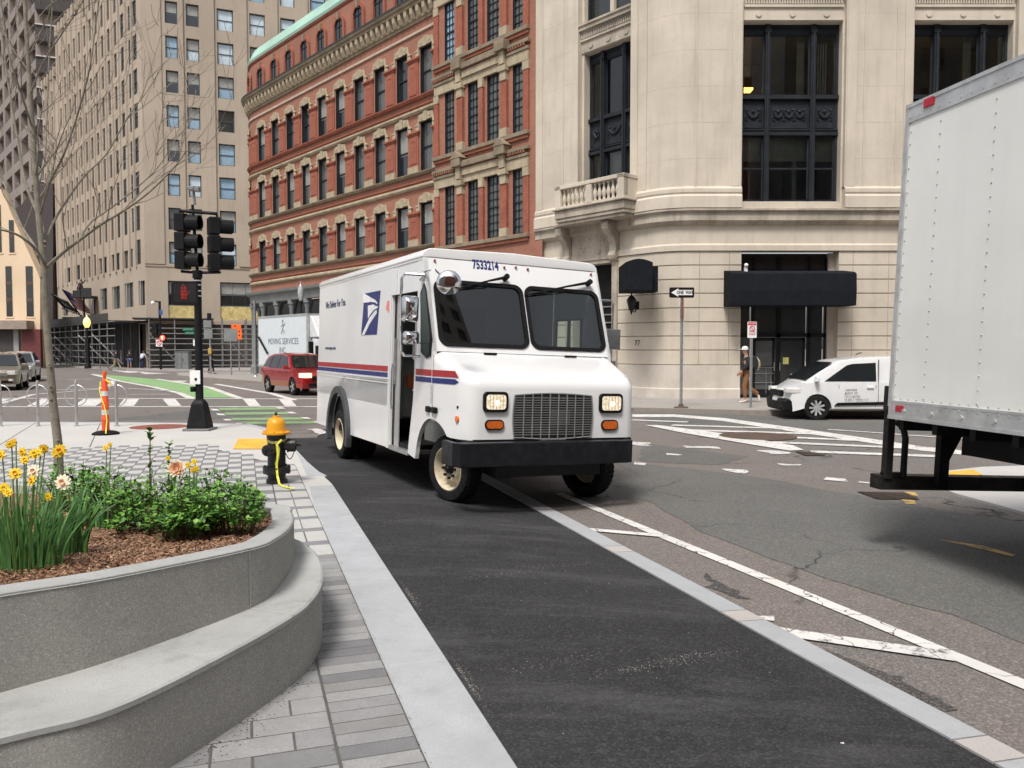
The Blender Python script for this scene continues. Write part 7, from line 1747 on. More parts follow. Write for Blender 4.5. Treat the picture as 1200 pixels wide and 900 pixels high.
    for s in (-1, 1): q.sphere((h.x+s*.032, h.y-.087, h.z+.01), .011, 8, 6)
    q.box((h.x-.024, h.y-.094, h.z-.062), (h.x+.024, h.y-.086, h.z-.056)); q.build('eyes_and_mouth', mat('dark_feature', (.03, .015, .015), .4), t)
    return t
def PM(x, y, z, rz, s=1.0): return MX.Translation(V((x, y, z))) @ MX.Rotation(math.radians(rz), 4, 'Z') @ MX.Scale(s, 4)
BLK = mat('black_cloth', (.016, .016, .018), .9); 
# walker at the entrance: faces left (-x world): local -y -> -x => rz = -90
mp = g(876, 472, 0); 
wk = person('man in white cap, black jacket and rust brown trousers walking past the entrance', PM(mp.x-.05, mp.y, 0, -90, 1.03),
   dict(lk=(.09, -.08, .50), la=(.09, -.05, .10), lt=(.09, -.22, .04), rk=(-.09, .06, .50), ra=(-.09, .42, .22), rt=(-.09, .45, .06), le=(.25, -.04, 1.16), lw=(.22, -.22, .98), re=(-.25, .1, 1.15), rw=(-.24, -.04, .93), chest=(0, -.02, 1.25), head=(0, -.06, 1.63)),
   BLK, mat('rust_trousers', (.24, .105, .04), .85), cap=mat('white_cap', (.7, .69, .66), .8), shoes=mat('white_sneaker', (.65, .64, .62), .6), detail=True)
mb = MB(WM[wk.name]); mb.prism([(.12, 1.05), (.30, 1.08), (.33, 1.30), (.28, 1.45), (.12, 1.45)], -.15, .15, 'x'); mb.build('backpack', BLK, wk, bevel=.04, seg=3)
mb = MB(WM[wk.name]); mb.tube([(.05, .30, 1.42), (.1, .36, 1.3), (.1, .38, 1.15), (.05, .34, 1.0)], [.02, .035, .03, .012], 6); mb.build('backpack_strap', mat('tan_strap', (.42, .34, .24), .8), wk)
def walkp(sw=.3): return dict(lk=(.09, -sw*.55, .50), la=(.09, -sw, .09), rk=(-.09, sw*.2, .5), ra=(-.09, sw*1.1, .14), le=(.25, .1, 1.16), lw=(.24, .02, .93), re=(-.25, -.08, 1.16), rw=(-.24, -.24, .98))
def stnd(): return dict(lk=(.1, -.01, .5), la=(.11, 0, .09), rk=(-.1, -.01, .5), ra=(-.11, 0, .09), le=(.25, .02, 1.16), lw=(.24, -.06, .93), re=(-.25, .02, 1.16), rw=(-.24, -.06, .93))
def far(px, py, lab, pz, rz, top, legs, s=1.0, **k):
    p = g(px, py, ZR); return person(lab, PM(p.x, p.y, ZR+.0, rz, s), pz, top, legs, **k)
NAVYC = mat('navy_cloth', (.03, .035, .07), .9); KHAK = mat('khaki_cloth', (.34, .27, .19), .9); WHC2 = mat('pale_cloth', (.55, .6, .7), .9); BLUC = mat('blue_cloth', (.12, .16, .35), .9)
far(136, 434.5, 'person in black top and khaki trousers striding across the far road', walkp(.42), 90, BLK, KHAK)
far(152, 433.5, 'person in dark hoodie and blue shorts standing before the scaffolding', stnd(), 20, BLK, BLUC, shorts=True, hair=(.3, .25, .2))
far(166, 433.5, 'person in pale blue top with dark bag leaning forward by the scaffold corner', dict(stnd(), chest=(0, -.12, 1.22), neck=(0, -.2, 1.42), head=(0, -.27, 1.55), ls=(.19, -.15, 1.38), rs=(-.19, -.15, 1.38), le=(.24, -.25, 1.15), lw=(.2, -.35, .95), re=(-.24, -.25, 1.15), rw=(-.2, -.35, .95)), 160, WHC2, NAVYC)
far(175, 433, 'person in dark clothes just right of the one in the pale blue top', stnd(), 200, mat('brown_cloth', (.07, .05, .045), .9), mat('pinkish_cloth', (.3, .22, .22), .9))
p = g(247.5, 438, 0); person('person in black standing behind the thin signal pole on the far corner', PM(p.x, p.y, 0, 90, 1.0), walkp(.15), BLK, BLK)
# ---------------------------------------------------------------- near street furniture
# fire hydrant
hp_ = g(324.5, 566, 0); hm = MX.Translation(V((hp_.x, hp_.y, 0)))
hy = thing('fire_hydrant', 'black fire hydrant with orange yellow cap beside the curb', 'fire hydrant', mat=hm)
HB_ = mat('black_hydrant_paint', (.016, .016, .017), .38, var=.3, vs=10, bump=.1, fs=40); HY = mat('orange_yellow_paint', (.80, .36, .01), .4, var=.08, vs=6, dirt=.12)
mb = MB(hm); mb.lathe([(.135, .0), (.135, .05), (.115, .06), (.112, .13), (.175, .135), (.175, .165), (.17, .18), (.175, .185), (.175, .215), (.115, .22), (.112, .55), (.12, .58), (.125, .64)], (0, 0, 0), (0, 0, 1), 28)
for k in range(8): a = 2*PI*k/8+.2; mb.cyl((.15*math.cos(a), .15*math.sin(a), .12), (.15*math.cos(a), .15*math.sin(a), .235), .017, n=6)
mb.build('barrel', HB_, hy, smooth=35)
mb = MB(hm); mb.lathe([(.13, .635), (.175, .64), (.178, .665), (.135, .68), (.122, .72), (.118, .77), (.10, .82), (.065, .85), (.04, .855), (.038, .875), (.025, .88)], (0, 0, 0), (0, 0, 1), 28)
for k in range(8): a = 2*PI*k/8+.1; mb.cyl((.155*math.cos(a), .155*math.sin(a), .66), (.155*math.cos(a), .155*math.sin(a), .685), .016, n=6)
mb.build('bonnet', HY, hy, smooth=35)
mb = MB(hm); mb.cyl((0, 0, .875), (0, 0, .92), .02, .016, 5); mb.build('operating_nut', HB_, hy)
for ax, pos, r in (((.97, .25, 0), (0, 0, .49), .085), ((-.25, -.97, 0), (0, 0, .45), .07)):
    mb = MB(hm); a = V(ax).normalized(); c = V(pos); mb.cyl(c, c+a*.16, r*.8, n=18); mb.cyl(c+a*.13, c+a*.16, r*1.08, n=18)
    mb.lathe([(r*1.0, .16), (r*1.05, .18), (r*1.05, .235), (r*.9, .25), (r*.3, .255), (.022, .26), (.02, .31)], c, a, 14); mb.build('outlet', HB_, hy, smooth=35)
mb = MB(hm); mb.tube([(.13, -.05, .40)] + [(.13+.12*k/8, -.05, .40-.10*math.sin(PI*k/8)+.04*k/8) for k in range(1, 9)], .006, 5); mb.build('chain', HB_, hy)
ty = thing('caution_tape', 'yellow caution tape tied round the hydrant and trailing on the pavers', 'caution tape', (hp_.x, hp_.y, 0))
def ribbon(pts, w, wd=(0, 0, 1)):
    mb = MB(hm); A = []; B = []
    for i, p in enumerate(pts):
        d = (V(pts[min(i+1, len(pts)-1)]) - V(pts[max(i-1, 0)])).normalized(); s = V(wd[i] if isinstance(wd[0], tuple) else wd); s = (s - d*s.dot(d)).normalized()*w/2
        A.append(mb.add(V(p)-s)); B.append(mb.add(V(p)+s))
    for k in range(len(pts)-1): mb.face([A[k], A[k+1], B[k+1], B[k]])
    return mb
TAPE = mat('yellow_tape', (.85, .80, .08), .4, var=.1, vs=30)
mb = ribbon([(.119*math.cos(a), .119*math.sin(a), .55-.01*math.sin(3*a)) for a in [2*PI*k/24 for k in range(25)]], .032); mb.build('tape_loop', mat('faded_tape', (.50, .46, .15), .5), ty, fixn=False)
mb = ribbon([(.03, -.135, .56), (.07, -.14, .46), (.06, -.145, .34), (.03, -.15, .26)], .032, (1, 0, 0)); mb.build('tape_tail', mat('faded_tape', (.50, .46, .15), .5), ty, fixn=False)
mb = ribbon([(.1, -.12, .58), (.045, -.14, .52), (.06, -.15, .40), (.045, -.16, .25), (.06, -.18, .12), (.10, -.24, .03), (.18, -.34, .015), (.30, -.50, .022), (.38, -.55, .035)], .028, [(1, 0, 0)]*4 + [(1, .3, 0), (1, .8, .3), (.8, .8, .3), (.6, .8, .2), (.3, 1, .1)]); mb.build('tape_tail', TAPE, ty, fixn=False)
mb = ribbon([(.38, -.55, .035), (.33, -.62, .02), (.27, -.68, .012)], .03, (1, -1, .2)); mb.build('tape_tail', TAPE, ty, fixn=False)
# traffic delineator
dp = g(124, 509, 0); dm = MX.Translation(V((dp.x, dp.y, 0)))
de = thing('traffic_delineator', 'orange plastic delineator post with white bands on a black rubber base', 'traffic cone', mat=dm)
mb = MB(dm); mb.lathe([(.27, 0), (.27, .03), (.20, .06), (.1, .08)], (0,0,0), (0,0,1), 8); mb.build('base', BLACKP, de)
ORG = mat('fluorescent_orange', (.85, .10, .03), .45, var=.06); mb = MB(dm)
prof = [(.075, .06), (.072, .30), (.078, .31), (.07, .33), (.066, .46), (.066, .70), (.06, .72), (.06, .95), (.05, 1.0), (.05, 1.10), (.03, 1.12), (.03, 1.2), (.04, 1.22), (.04, 1.27), (.02, 1.28)]
mb.lathe(prof, (0,0,0), (0,0,1), 20); mb.build('post', ORG, de, smooth=40)
for z in (.40, .78): mb = MB(dm); mb.lathe([(.07, z), (.07, z+.10)], (0,0,0), (0,0,1), 20); mb.build('reflective_band', mat('grey_reflective_band', (.6, .6, .6), .4), de)
mb = MB(dm); mb.lathe([(.05, 1.20), (.05, 1.215)], (0, 0, 0), (0,0,1), 12); mb.build('top_ring', ORG, de)
ty = thing('caution_tape', 'yellow caution tape wound down the orange delineator post', 'caution tape', (dp.x, dp.y, 0)); hm_, hm = hm, dm
mb = ribbon([(.05, -.06, 1.12), (.12, -.07, 1.07), (.17, -.05, .99)], .035, (1, 0, 1)); mb.build('tape_tail', mat('orange_yellow_tape', (.85, .55, .05), .5), ty, fixn=False)
mb = ribbon([(-.05, -.07, 1.08), (-.07, -.075, .9), (-.03, -.085, .74), (.02, -.085, .6), (.05, -.08, .45), (.07, -.085, .3), (.06, -.1, .15), (.1, -.2, .05), (.14, -.27, .045)], .02, (1, 0, 0)); mb.build('tape_tail', TAPE, ty, fixn=False); hm = hm_
# bike racks
first = None
for k, px_ in enumerate((1, 45, 90, 137)):
    p = g(px_, 499.5, 0); m = MX.Translation(V((p.x, p.y, 0)))
    labs = ['steel ring bike rack cut by the left edge of the picture', 'steel ring bike rack just left of the bare tree trunk', 'steel ring bike rack between the tree trunk and the orange post', 'steel ring bike rack just right of the orange delineator post']
    if first is None:
        first = thing('bike_rack', labs[0], 'bike rack', mat=m, group='ring bike racks along the sidewalk edge')
        mb = MB(m); mb.tube([(0, 0, 0), (0, 0, 1.0), (0, 0, 1.03)], [.032, .032, .02], 12); mb.lathe([(.07, 0), (.07, .012), (.04, .02)], (0,0,0), (0,0,1), 14); mb.build('post', STEEL, first, smooth=40)
        mb = MB(m); mb.tube([(.245*math.cos(2*PI*i/28), -.0, .69+.19*math.sin(2*PI*i/28)*1.25) for i in range(28)], .012, 8, closed=True); mb.build('ring', STEEL, first, smooth=40)
    else: copy_tree(first, m, labs[k])
# main signal pole
sp_ = g(234.5, 504, 0); sm_ = MX.Translation(V((sp_.x, sp_.y, 0)))
sg = thing('traffic_signal', 'tall black signal pole with two signal heads and lit red hand on the near corner', 'traffic signal', mat=sm_)
def sz(y, x=234): return atY(x, y, sp_.y).z
def sx(x, y=300): return atY(x, y, sp_.y).x - sp_.x
BLS = mat('black_signal_paint', (.010, .010, .012), .55, spec=.2, var=.2)
mb = MB(sm_); mb.box((-.28, -.26, 0), (.28, .26, .05)); mb.build('base_plate', mat('base_plate_steel', (.22, .22, .22), .5, .4), sg, bevel=.01)
zb0_, zb1_ = .05, sz(468); mb = MB(sm_)
A = [(-.225, -.21), (.225, -.21), (.225, .21), (-.225, .21)]; lv = [(1.0, .05), (.97, .12), (.66, zb1_-.11), (.6, zb1_-.07), (.36, zb1_+.02)]; R_ = [[mb.add((a*k, b*k*1.0, z)) for a, b in A] for k, z in lv]
for P, Q in zip(R_, R_[1:]):
    for k in range(4): mb.face([P[k], P[(k+1) % 4], Q[(k+1) % 4], Q[k]])
mb.face(R_[-1]); mb.build('base', BLS, sg, bevel=.05, seg=3)
zt_ = sz(318); mb = MB(sm_); mb.cyl((0, 0, .1), (0, 0, zt_), .083, .075, 20); mb.cyl((0, 0, sz(326)), (0, 0, sz(317)), .10, n=16); mb.tube([(0, 0, zt_), (-.05, 0, sz(270)), (-.08, 0, sz(240))], [.035, .035, .03], 8); mb.build('pole', BLS, sg, smooth=40)
for y in (329, 334, 341, 347): mb = MB(sm_); mb.cyl((0, 0, sz(y)-.012), (0, 0, sz(y)+.012), .088, n=20); mb.build('steel_band', mat('band_steel', (.6, .6, .62), .4, .5), sg)
mb = MB(sm_); zc3 = sz(442); mb.box((-.16, -.11, sz(450)), (.06, -.085, sz(434))); ppo = mb.build('push_button_sign', mat('white_plate', (.78, .78, .78), .5), sg, bevel=.005, seg=1)
mb = MB(sm_); mb.cyl((-.03, -.12, zc3-.04), (-.03, -.108, zc3-.04), .03, n=12); mb.build('push_button', BLACKP, ppo)
mb = MB(sm_); mb.box((-.16, -.10, sz(459)), (-.06, .02, sz(453))); mb.cyl((-.11, -.1, sz(456)), (-.11, -.15, sz(456)), .035, n=12); mb.build('button_housing', BLACKP, sg, bevel=.01)
mb = MB(sm_); x0, x1 = sx(211, 250), sx(254, 250); zA, zB = sz(247), sz(318)
mb.tube([(x0, 0, zA-.08), (x0, 0, zA), (x1, 0, zA-.06), (x1, 0, sz(256))], .036, 8); mb.build('upper_bracket', BLS, sg); mb = MB(sm_); mb.tube([(x0, 0, zB), (0, 0, zB-.03), (x1+.06, 0, zB-.02)], .03, 8); mb.build('lower_bracket', BLS, sg)
def head(cx, yaw, y0, y1, nm, seen_back=False):
    z0, z1 = sz(y1), sz(y0); m = sm_ @ MX.Translation(V((cx, 0, 0))) @ MX.Rotation(math.radians(yaw), 4, 'Z'); h = (z1-z0)/3
    mb = MB(m)
    for k in range(3): mb.box((-.17, -.02, z0+k*h+.01), (.17, .20, z0+(k+1)*h-.01))
    ho = mb.build(nm, BLS, sg, bevel=.02)
    for k in range(3):
        c = z0+(k+.5)*h; n = 16; vis = MB(m); r = .155
        P = [[vis.add((r*math.cos(t), y, c + r*math.sin(t))) for t in [math.radians(-60+300*i/n) for i in range(n+1)]] for y in (-.02, -.30)]
        Q = [[vis.add(((r-.008)*math.cos(t), y, c + (r-.008)*math.sin(t))) for t in [math.radians(-60+300*i/n) for i in range(n+1)]] for y in (-.02, -.30)]
        for i in range(n): vis.face([P[0][i], P[0][i+1], P[1][i+1], P[1][i]]); vis.face([Q[0][i], Q[0][i+1], Q[1][i+1], Q[1][i]]); vis.face([P[1][i], P[1][i+1], Q[1][i+1], Q[1][i]])
        vis.build('visor', BLS, ho)
        ln = MB(m); ln.sphere((0, -.02, c), .125, 14, 8, (1, .25, 1)); ln.build('lens', mat(('dark_green_lens', 'dark_amber_lens', 'dark_red_lens')[k], ((.01, .06, .04), (.12, .06, .01), (.10, .01, .01))[k], .2), ho)
head(sx(219), 86, 250, 316, 'signal_head'); head(sx(256), 120, 255, 318, 'signal_head')
m = sm_ @ MX.Translation(V((sx(218, 344), 0, 0))) @ MX.Rotation(math.radians(12), 4, 'Z'); mb = MB(m); z0, z1 = sz(358), sz(330); w = (sx(234)-sx(204))/2
O = [(-w+.05, z0), (w-.05, z0), (w, z0+.05), (w, z1-.05), (w-.05, z1), (-w+.05, z1), (-w, z1-.05), (-w, z0+.05)]; mb.prism(O, -.14, .08, 'y'); ph = mb.build('pedestrian_signal', BLS, sg, bevel=.01)
mb = MB(m); mb.box((-w+.05, -.145, z0+.06), (w-.05, -.141, z1-.05)); mb.build('signal_face', mat('signal_face_black', (.006, .006, .007), .5), ph)
HAND = mat('lit_red_hand', (.6, .02, .01), .5, emit=(1, .04, .02), es=.5); mb = MB(m); cz = (z0+z1)/2-.03; cx0 = -.02
dots = []
for i in range(-2, 3):
    for jj in range(-3, 3): dots.append((i*.026, jj*.028))
for fx, ln_ in ((-.052, .10), (-.018, .14), (.018, .13), (.052, .09)):
    k = .07
    while k < .07+ln_: dots.append((fx, k)); k += .027
dots += [(.078, .0), (.10, .03), (.115, .06)]
for (a, b) in dots: mb.cyl((cx0+a*.9, -.15, cz+b), (cx0+a*.9, -.146, cz+b), .0065, n=5)
mb.build('red_hand', HAND, ph)
mb = MB(sm_); zc3 = sz(222, 228); xo = sx(227, 222); mb.box((xo-.10, -.12, zc3-.03), (xo+.04, .08, zc3+.05)); mb.box((xo+.02, -.1, zc3-.05), (xo+.14, .06, zc3+.03)); mb.cyl((xo, 0, zc3-.12), (xo, 0, zc3), .03, n=8); mb.tube([(xo, 0, zc3-.1), (xo+.02, 0, sz(240))], .03, 8); mb.build('detection_camera', mat('grey_camera', (.2, .2, .21), .4), sg, bevel=.01)
# ---------------------------------------------------------------- signs across the road
def signpost(px, pytop, pybot, r, name, label, cat='sign', z=0.0, m=METAL):
    p = g(px, pybot, z); t = thing(name, label, cat, (p.x, p.y, z)); mm = WM[t.name]
    top = atY(px, pytop, p.y).z - z; mb = MB(mm); mb.cyl((0, 0, 0), (0, 0, top), r, n=10); mb.build('pole', m, t, smooth=40)
    return t, mm, p
t, mm, p = signpost(798, 344, 478, .045, 'one_way_sign', 'black and white one way arrow sign on a steel pole before the limestone building')
a = atY(784, 343, p.y); b = atY(813, 343, p.y); w = (b.x-a.x)/2; cz = a.z; cx = (a.x+b.x)/2 - p.x; hh = .15
mb = MB(mm); mb.prism(rrect(cx-w, cx+w, cz-hh, cz+hh, .04), -.06, -.05, 'y'); so = mb.build('sign_plate', BLACKP, t)
ARW = mat('sign_white', (.8, .8, .8), .4); mb = MB(mm); mb.poly([(cx-w+.05, -.063, cz), (cx-w+.26, -.063, cz+.12), (cx-w+.26, -.063, cz+.075), (cx+w-.05, -.063, cz+.075), (cx+w-.05, -.063, cz-.075), (cx-w+.26, -.063, cz-.075), (cx-w+.26, -.063, cz-.12)]); mb.build('arrow', ARW, so, fixn=False)
text_obj('ONE  WAY', 'sign_lettering', .13, BLACKP, so, mm @ MX.Translation(V((cx+.09, -.066, cz))) @ MX.Rotation(PI/2, 4, 'X'), bold=.003, sx=.74)
m2 = mm @ MX.Rotation(math.radians(78), 4, 'Z'); zz = atY(800, 362, p.y).z; mb = MB(m2); n = 8
mb.prism([(.33*math.cos(PI/8+2*PI*k/8), zz+.33*math.sin(PI/8+2*PI*k/8)) for k in range(8)], -.06, -.05, 'y', mi=0); mb.prism([(.30*math.cos(PI/8+2*PI*k/8), zz+.30*math.sin(PI/8+2*PI*k/8)) for k in range(8)], .05, .055, 'y', mi=1); mb.build('edge_on_sign', [mat('sign_red', (.55, .03, .04), .4), ARW], t)
mb = MB(mm); mb.lathe([(.22, 0), (.2, .03), (.08, .05), (.06, .12)], (0,0,0), (0,0,1), 12); mb.build('pole_base', mat('rusty_iron', (.09, .06, .045), .8), t)
t, mm, p = signpost(879.5, 378, 478, .04, 'parking_sign', 'small white and red parking sign on a steel post in front of the entrance')
a = atY(875.5, 377, p.y); b = atY(886, 396, p.y); cx = (a.x+b.x)/2-p.x; w = (b.x-a.x)/2
mb = MB(mm); mb.prism(rrect(cx-w, cx+w, b.z, a.z, .02), -.055, -.045, 'y'); so = mb.build('sign_plate', ARW, t)
h = a.z-b.z; mb = MB(mm); mb.box((cx-w*.92, -.058, a.z-h*.22), (cx+w*.92, -.056, a.z-h*.03)); mb.build('red_header', mat('sign_red', (.55, .03, .04), .4), so)
text_obj('NO STOPPING', 'sign_lettering', .055, ARW, so, mm @ MX.Translation(V((cx, -.060, a.z-h*.125))) @ MX.Rotation(PI/2, 4, 'X'), sx=.7)
mb = MB(mm); mb.tube([(cx+.07*math.cos(2*PI*k/18), -.059, a.z-h*.42+.07*math.sin(2*PI*k/18)) for k in range(18)], .012, 4, closed=True); mb.tube([(cx-.05, -.059, a.z-h*.42+.05), (cx+.05, -.059, a.z-h*.42-.05)], .01, 4); mb.build('no_parking_symbol', mat('sign_red', (.55, .03, .04), .4), so)
mb = MB(mm)
for k in range(3): mb.box((cx-w*.7, -.058, a.z-h*(.62+.1*k)), (cx+w*.7, -.056, a.z-h*(.585+.1*k)))
mb.build('small_print', mat('sign_red', (.55, .03, .04), .4), so)
# ---------------------------------------------------------------- far corner
def scaff():
    t = thing('scaffolding', 'grey pipe scaffolding and dark sidewalk shed round the foot of the tan tower', 'scaffolding', (TC.x, TC.y, 0))
    P = mat('scaffold_pipe', (.20, .20, .20), .6, .3, spec=.3); DK = mat('shed_deck', (.035, .035, .037), .8)
    r = .045
    xs = [fpix(TR @ MX.Translation(V((0, -3, 0))), x, 400)[0] for x in (175, 205, 233, 261, 289)]
    zl = [fpix(TR @ MX.Translation(V((0, -3, 0))), 230, y)[1] for y in (385, 391, 397, 403, 410, 416, 422.5, 428)]
    for x in xs: q = MB(TR); q.cyl((x, -3, 0), (x, -3, 4.4), r*1.3, n=6); q.cyl((x, -1.4, 0), (x, -1.4, 4.3), r*1.2, n=6); q.build('upright', P, t)
    for z in zl: q = MB(TR); q.cyl((xs[0], -3.05, z), (xs[-1]+3, -3.05, z+random.uniform(-.04, .04)), r, n=6); q.build('rail', P, t)
    for z in zl[::2]: q = MB(TR); q.cyl((xs[0], -1.4, z), (xs[-1]+3, -1.4, z), r, n=6); q.build('rail', P, t)
    for a, b in ((0, 1), (3, 4)): q = MB(TR); q.cyl((xs[a], -3.08, zl[1]), (xs[b], -3.08, zl[6]), r, n=6); q.build('brace', P, t)
    # flank shed
    zs = [.3, .9, 1.5, 2.1, 2.8, 3.4, 4.0]
    d = 0; dl = []
    while d < 42: dl.append(d); d += 2.6
    for d in dl:
        for y in (-3.2, -.6): q = MB(TLF); q.cyl((-d, y, 0), (-d, y, 4.6 if y < -1 else 4.2), r*1.2, n=6); q.build('upright', P, t)
    for z in zs: q = MB(TLF); q.cyl((-41.5, -3.25, z), (2.5, -3.25, z), r, n=6); q.build('rail', P, t)
    for d in dl[2:-1:2]: q = MB(TLF); q.cyl((-d, -3.2, 3.0), (-d+1.4, -1.0, .3), r*1.3, n=6); q.build('brace', mat('pale_brace', (.42, .42, .42), .5), t)
    q = MB(TLF); q.box((-42, -3.3, 4.0), (.5, 0, 4.15)); q.box((-42, -3.32, 4.15), (.5, -3.25, 4.75)); q.build('shed_deck', DK, t)
    q = MB(TR); q.box((-1, -3.1, 4.25), (5.5, 0, 4.35)); q.build('shed_deck', DK, t)
    q = MB(TLF); q.box((-42, -.5, 0), (-1, -.4, 4.0)); q.build('netting', mat('dark_netting', (.03, .03, .032), .9, var=.5, vs=1), t)
    for k in range(12): dd = 6 + k*2.9; q = MB(TLF); q.box((-dd-.3, -.58, .4), (-dd+.2, -.52, 1.6+.5*(k % 2))); q.build('pasted_notice', mat('greyish_notice', (.22, .22, .22), .8, var=.5, vs=2), t)
scaff()
def atd(x, y, Y): return atY(x, y, Y)
def simple(name, label, cat, px, pyb, Y=None, z=0.0):
    p = g(px, pyb, z) if Y is None else atY(px, pyb, Y); p.z = z; return thing(name, label, cat, (p.x, p.y, z)), MX.Translation(V((p.x, p.y, z))), p
# utility cabinet
t, m, p = simple('utility_cabinet', 'grey metal utility cabinet standing in front of the scaffolding', 'utility cabinet', 215, 432.5)
w = (atY(222.5, 420, p.y).x - atY(207.5, 420, p.y).x)/2; h = atY(215, 412.5, p.y).z
mb = MB(m); mb.box((-w, -.3, 0), (w, .4, h)); mb.box((-w-.04, -.34, h), (w+.04, .44, h+.05)); bo = mb.build('cabinet_body', mat('cabinet_grey', (.17, .185, .185), .6), t, bevel=.01)
mb = MB(m); mb.box((-.01, -.315, .1), (.01, -.3, h-.1)); mb.box((.08, -.33, h*.5), (.12, -.3, h*.6)); mb.build('door_handle', BLACKM, t)
# lamp posts
GLB = mat('lit_lamp_globe', (.9, .75, .4), .3, emit=(1, .62, .15), es=1.0); CLG = mat('clear_lamp_globe', (.34, .36, .37), .15, spec=.8)
for nm, lab, px, pyg, Y, gm, R in (('street_lamp', 'black street lamp with glowing yellow globe before the dark scaffolding', 103, 379, 70, GLB, .32), ('street_lamp', 'acorn street lamp with clear globe rising behind the moving truck', 353.5, 345, 44.5, CLG, .19)):
    t, m, p = simple(nm, lab, 'street lamp', px, 430, Y); h = atY(px, pyg, Y).z
    mb = MB(m); mb.lathe([(.28, 0), (.26, .3), (.14, .5), (.10, .9), (.07, 1.2), (.06, h-.55), (.11, h-.5), (.12, h-.35)], (0,0,0), (0,0,1), 14)
    if R > .25: mb.box((-.14, -.14, 0), (.14, .14, h-1.2))
    mb.build('pole', BLACKM, t, smooth=40)
    mb = MB(m); mb.lathe([(R*.45, h-.36), (R*.85, h-.1), (R*.95, h+.1), (R*.75, h+.35), (R*.4, h+.5), (R*.12, h+.58), (.03, h+.72)], (0,0,0), (0,0,1), 18); mb.build('globe', gm, t, smooth=50)
# signal mast on the far corner
t, m, p = simple('traffic_signal', 'slim black signal pole with lit red light and camera arm by the tower corner', 'traffic signal', 188.5, 433); h = atY(188.5, 353, p.y).z; k = p.y/950
mb = MB(m); mb.cyl((0, 0, 0), (0, 0, h), .10, n=10); mb.tube([(0, 0, h-.05), (-.42, 0, h)], .05, 6); mb.build('pole', BLACKM, t)
mb = MB(m); mb.sphere((-.5, -.1, h-.15), .17, 10, 8); mb.build('security_camera', mat('white_plastic', (.8, .8, .8), .4), t)
mb = MB(m); z = atY(191, 366, p.y).z; mb.box((.02, -.15, z-.22), (.26, -.05, z+.2)); mb.build('blue_sign', mat('blue_sign', (.03, .10, .32), .5), t, bevel=.03)
mb = MB(m); z = atY(183, 385, p.y).z; mb.box((-.62, -.2, z-.55), (-.2, .2, z+.45)); mb.box((-.2, -.03, z-.03), (.0, .03, z+.03)); mb.build('signal_head', BLS, t, bevel=.03)
mb = MB(m); z = atY(192, 396, p.y).z; mb.box((.04, -.15, z-.3), (.46, .15, z+.3)); so = mb.build('pedestrian_signal', BLS, t); mb = MB(m); mb.sphere((.25, -.16, z), .21, 12, 8, (1, .3, 1)); mb.build('red_light', mat('lit_red_light', (.8, .02, .01), .4, emit=(1, .05, .02), es=4), so); mb = MB(m); mb.box((.2, -.24, z-.1), (.3, -.22, z+.1)); mb.build('bright_hand', mat('lit_pink_hand', (.9, .5, .4), .4, emit=(1, .4, .3), es=5), so)
mb = MB(m); z = atY(188, 402, p.y).z; mb.box((-.3, -.14, z-.28), (.22, -.11, z+.28)); so = mb.build('no_turn_sign', ARW, t); mb = MB(m); mb.tube([(-.04+.18*math.cos(2*PI*i/16), -.15, z+.18*math.sin(2*PI*i/16)) for i in range(16)], .03, 4, closed=True); mb.tube([(-.16, -.15, z+.13), (.08, -.15, z-.13)], .03, 4); mb.build('prohibition_ring', mat('sign_red', (.55, .03, .04), .4), so)
# pole with green street name signs, behind the near signal pole
t, m, p = simple('street_name_sign', 'pair of green street name signs on a pole left of the near signal pole', 'street sign', 231, 436); mb = MB(m); mb.cyl((0, 0, 0), (0, 0, atY(231, 376, p.y).z), .09, n=8); mb.build('pole', BLACKM, t)
GSN = mat('green_sign', (.01, .12, .07), .5)
for y0, y1, a, b in ((384, 387.6, 214.5, 228), (388.6, 392, 217, 229)):
    z1, z0 = atY(220, y0, p.y).z, atY(220, y1, p.y).z; xa = atY(a, y0, p.y).x-p.x; xb = atY(b, y0, p.y).x-p.x; mb = MB(m); mb.box((xa, -.12, z0), (xb, -.1, z1)); so = mb.build('sign_plate', GSN, t)
    mb = MB(m); x = xa+.1; zc_2 = (z0+z1)/2
    while x < xb-.12: mb.box((x, -.125, zc_2-.045), (x+.03, -.122, zc_2+.045)); mb.box((x, -.125, zc_2+.02), (x+.07, -.122, zc_2+.045)); x += .11
    mb.build('sign_lettering', mat('pale_sign_print', (.45, .55, .5), .5), so)
mb = MB(m); z = atY(229, 402, p.y).z; mb.box((-.2, -.14, z-.2), (-.04, -.11, z+.25)); mb.build('paper_notice', ARW, t)
# pole with grey boxes, signal on top and a yellow pad
t, m, p = simple('signal_post', 'thin grey post with black signal on top, two grey boxes and a yellow pad', 'signal post', 247, 438.5); mb = MB(m); mb.cyl((0, 0, 0), (0, 0, atY(247, 372, p.y).z), .07, n=8); mb.build('pole', METAL, t)
X = lambda a: atY(a, 400, p.y).x-p.x; Z = lambda b: atY(247, b, p.y).z
for (x0, x1, y0, y1, mm_, nm) in ((244, 248.5, 367, 376, BLS, 'signal_head'), (239.5, 249, 375.5, 384, mat('back_of_sign_grey', (.2, .21, .21), .6), 'box'), (240, 250, 386, 397, mat('back_of_sign_grey', (.2, .21, .21), .6), 'box'), (244.5, 248.5, 408, 415, mat('ochre_pad', (.42, .28, .06), .7), 'yellow_pad')):
    mb = MB(m); mb.box((X(x0), -.16, Z(y1)), (X(x1), -.02, Z(y0))); mb.build(nm, mm_, t, bevel=.02)
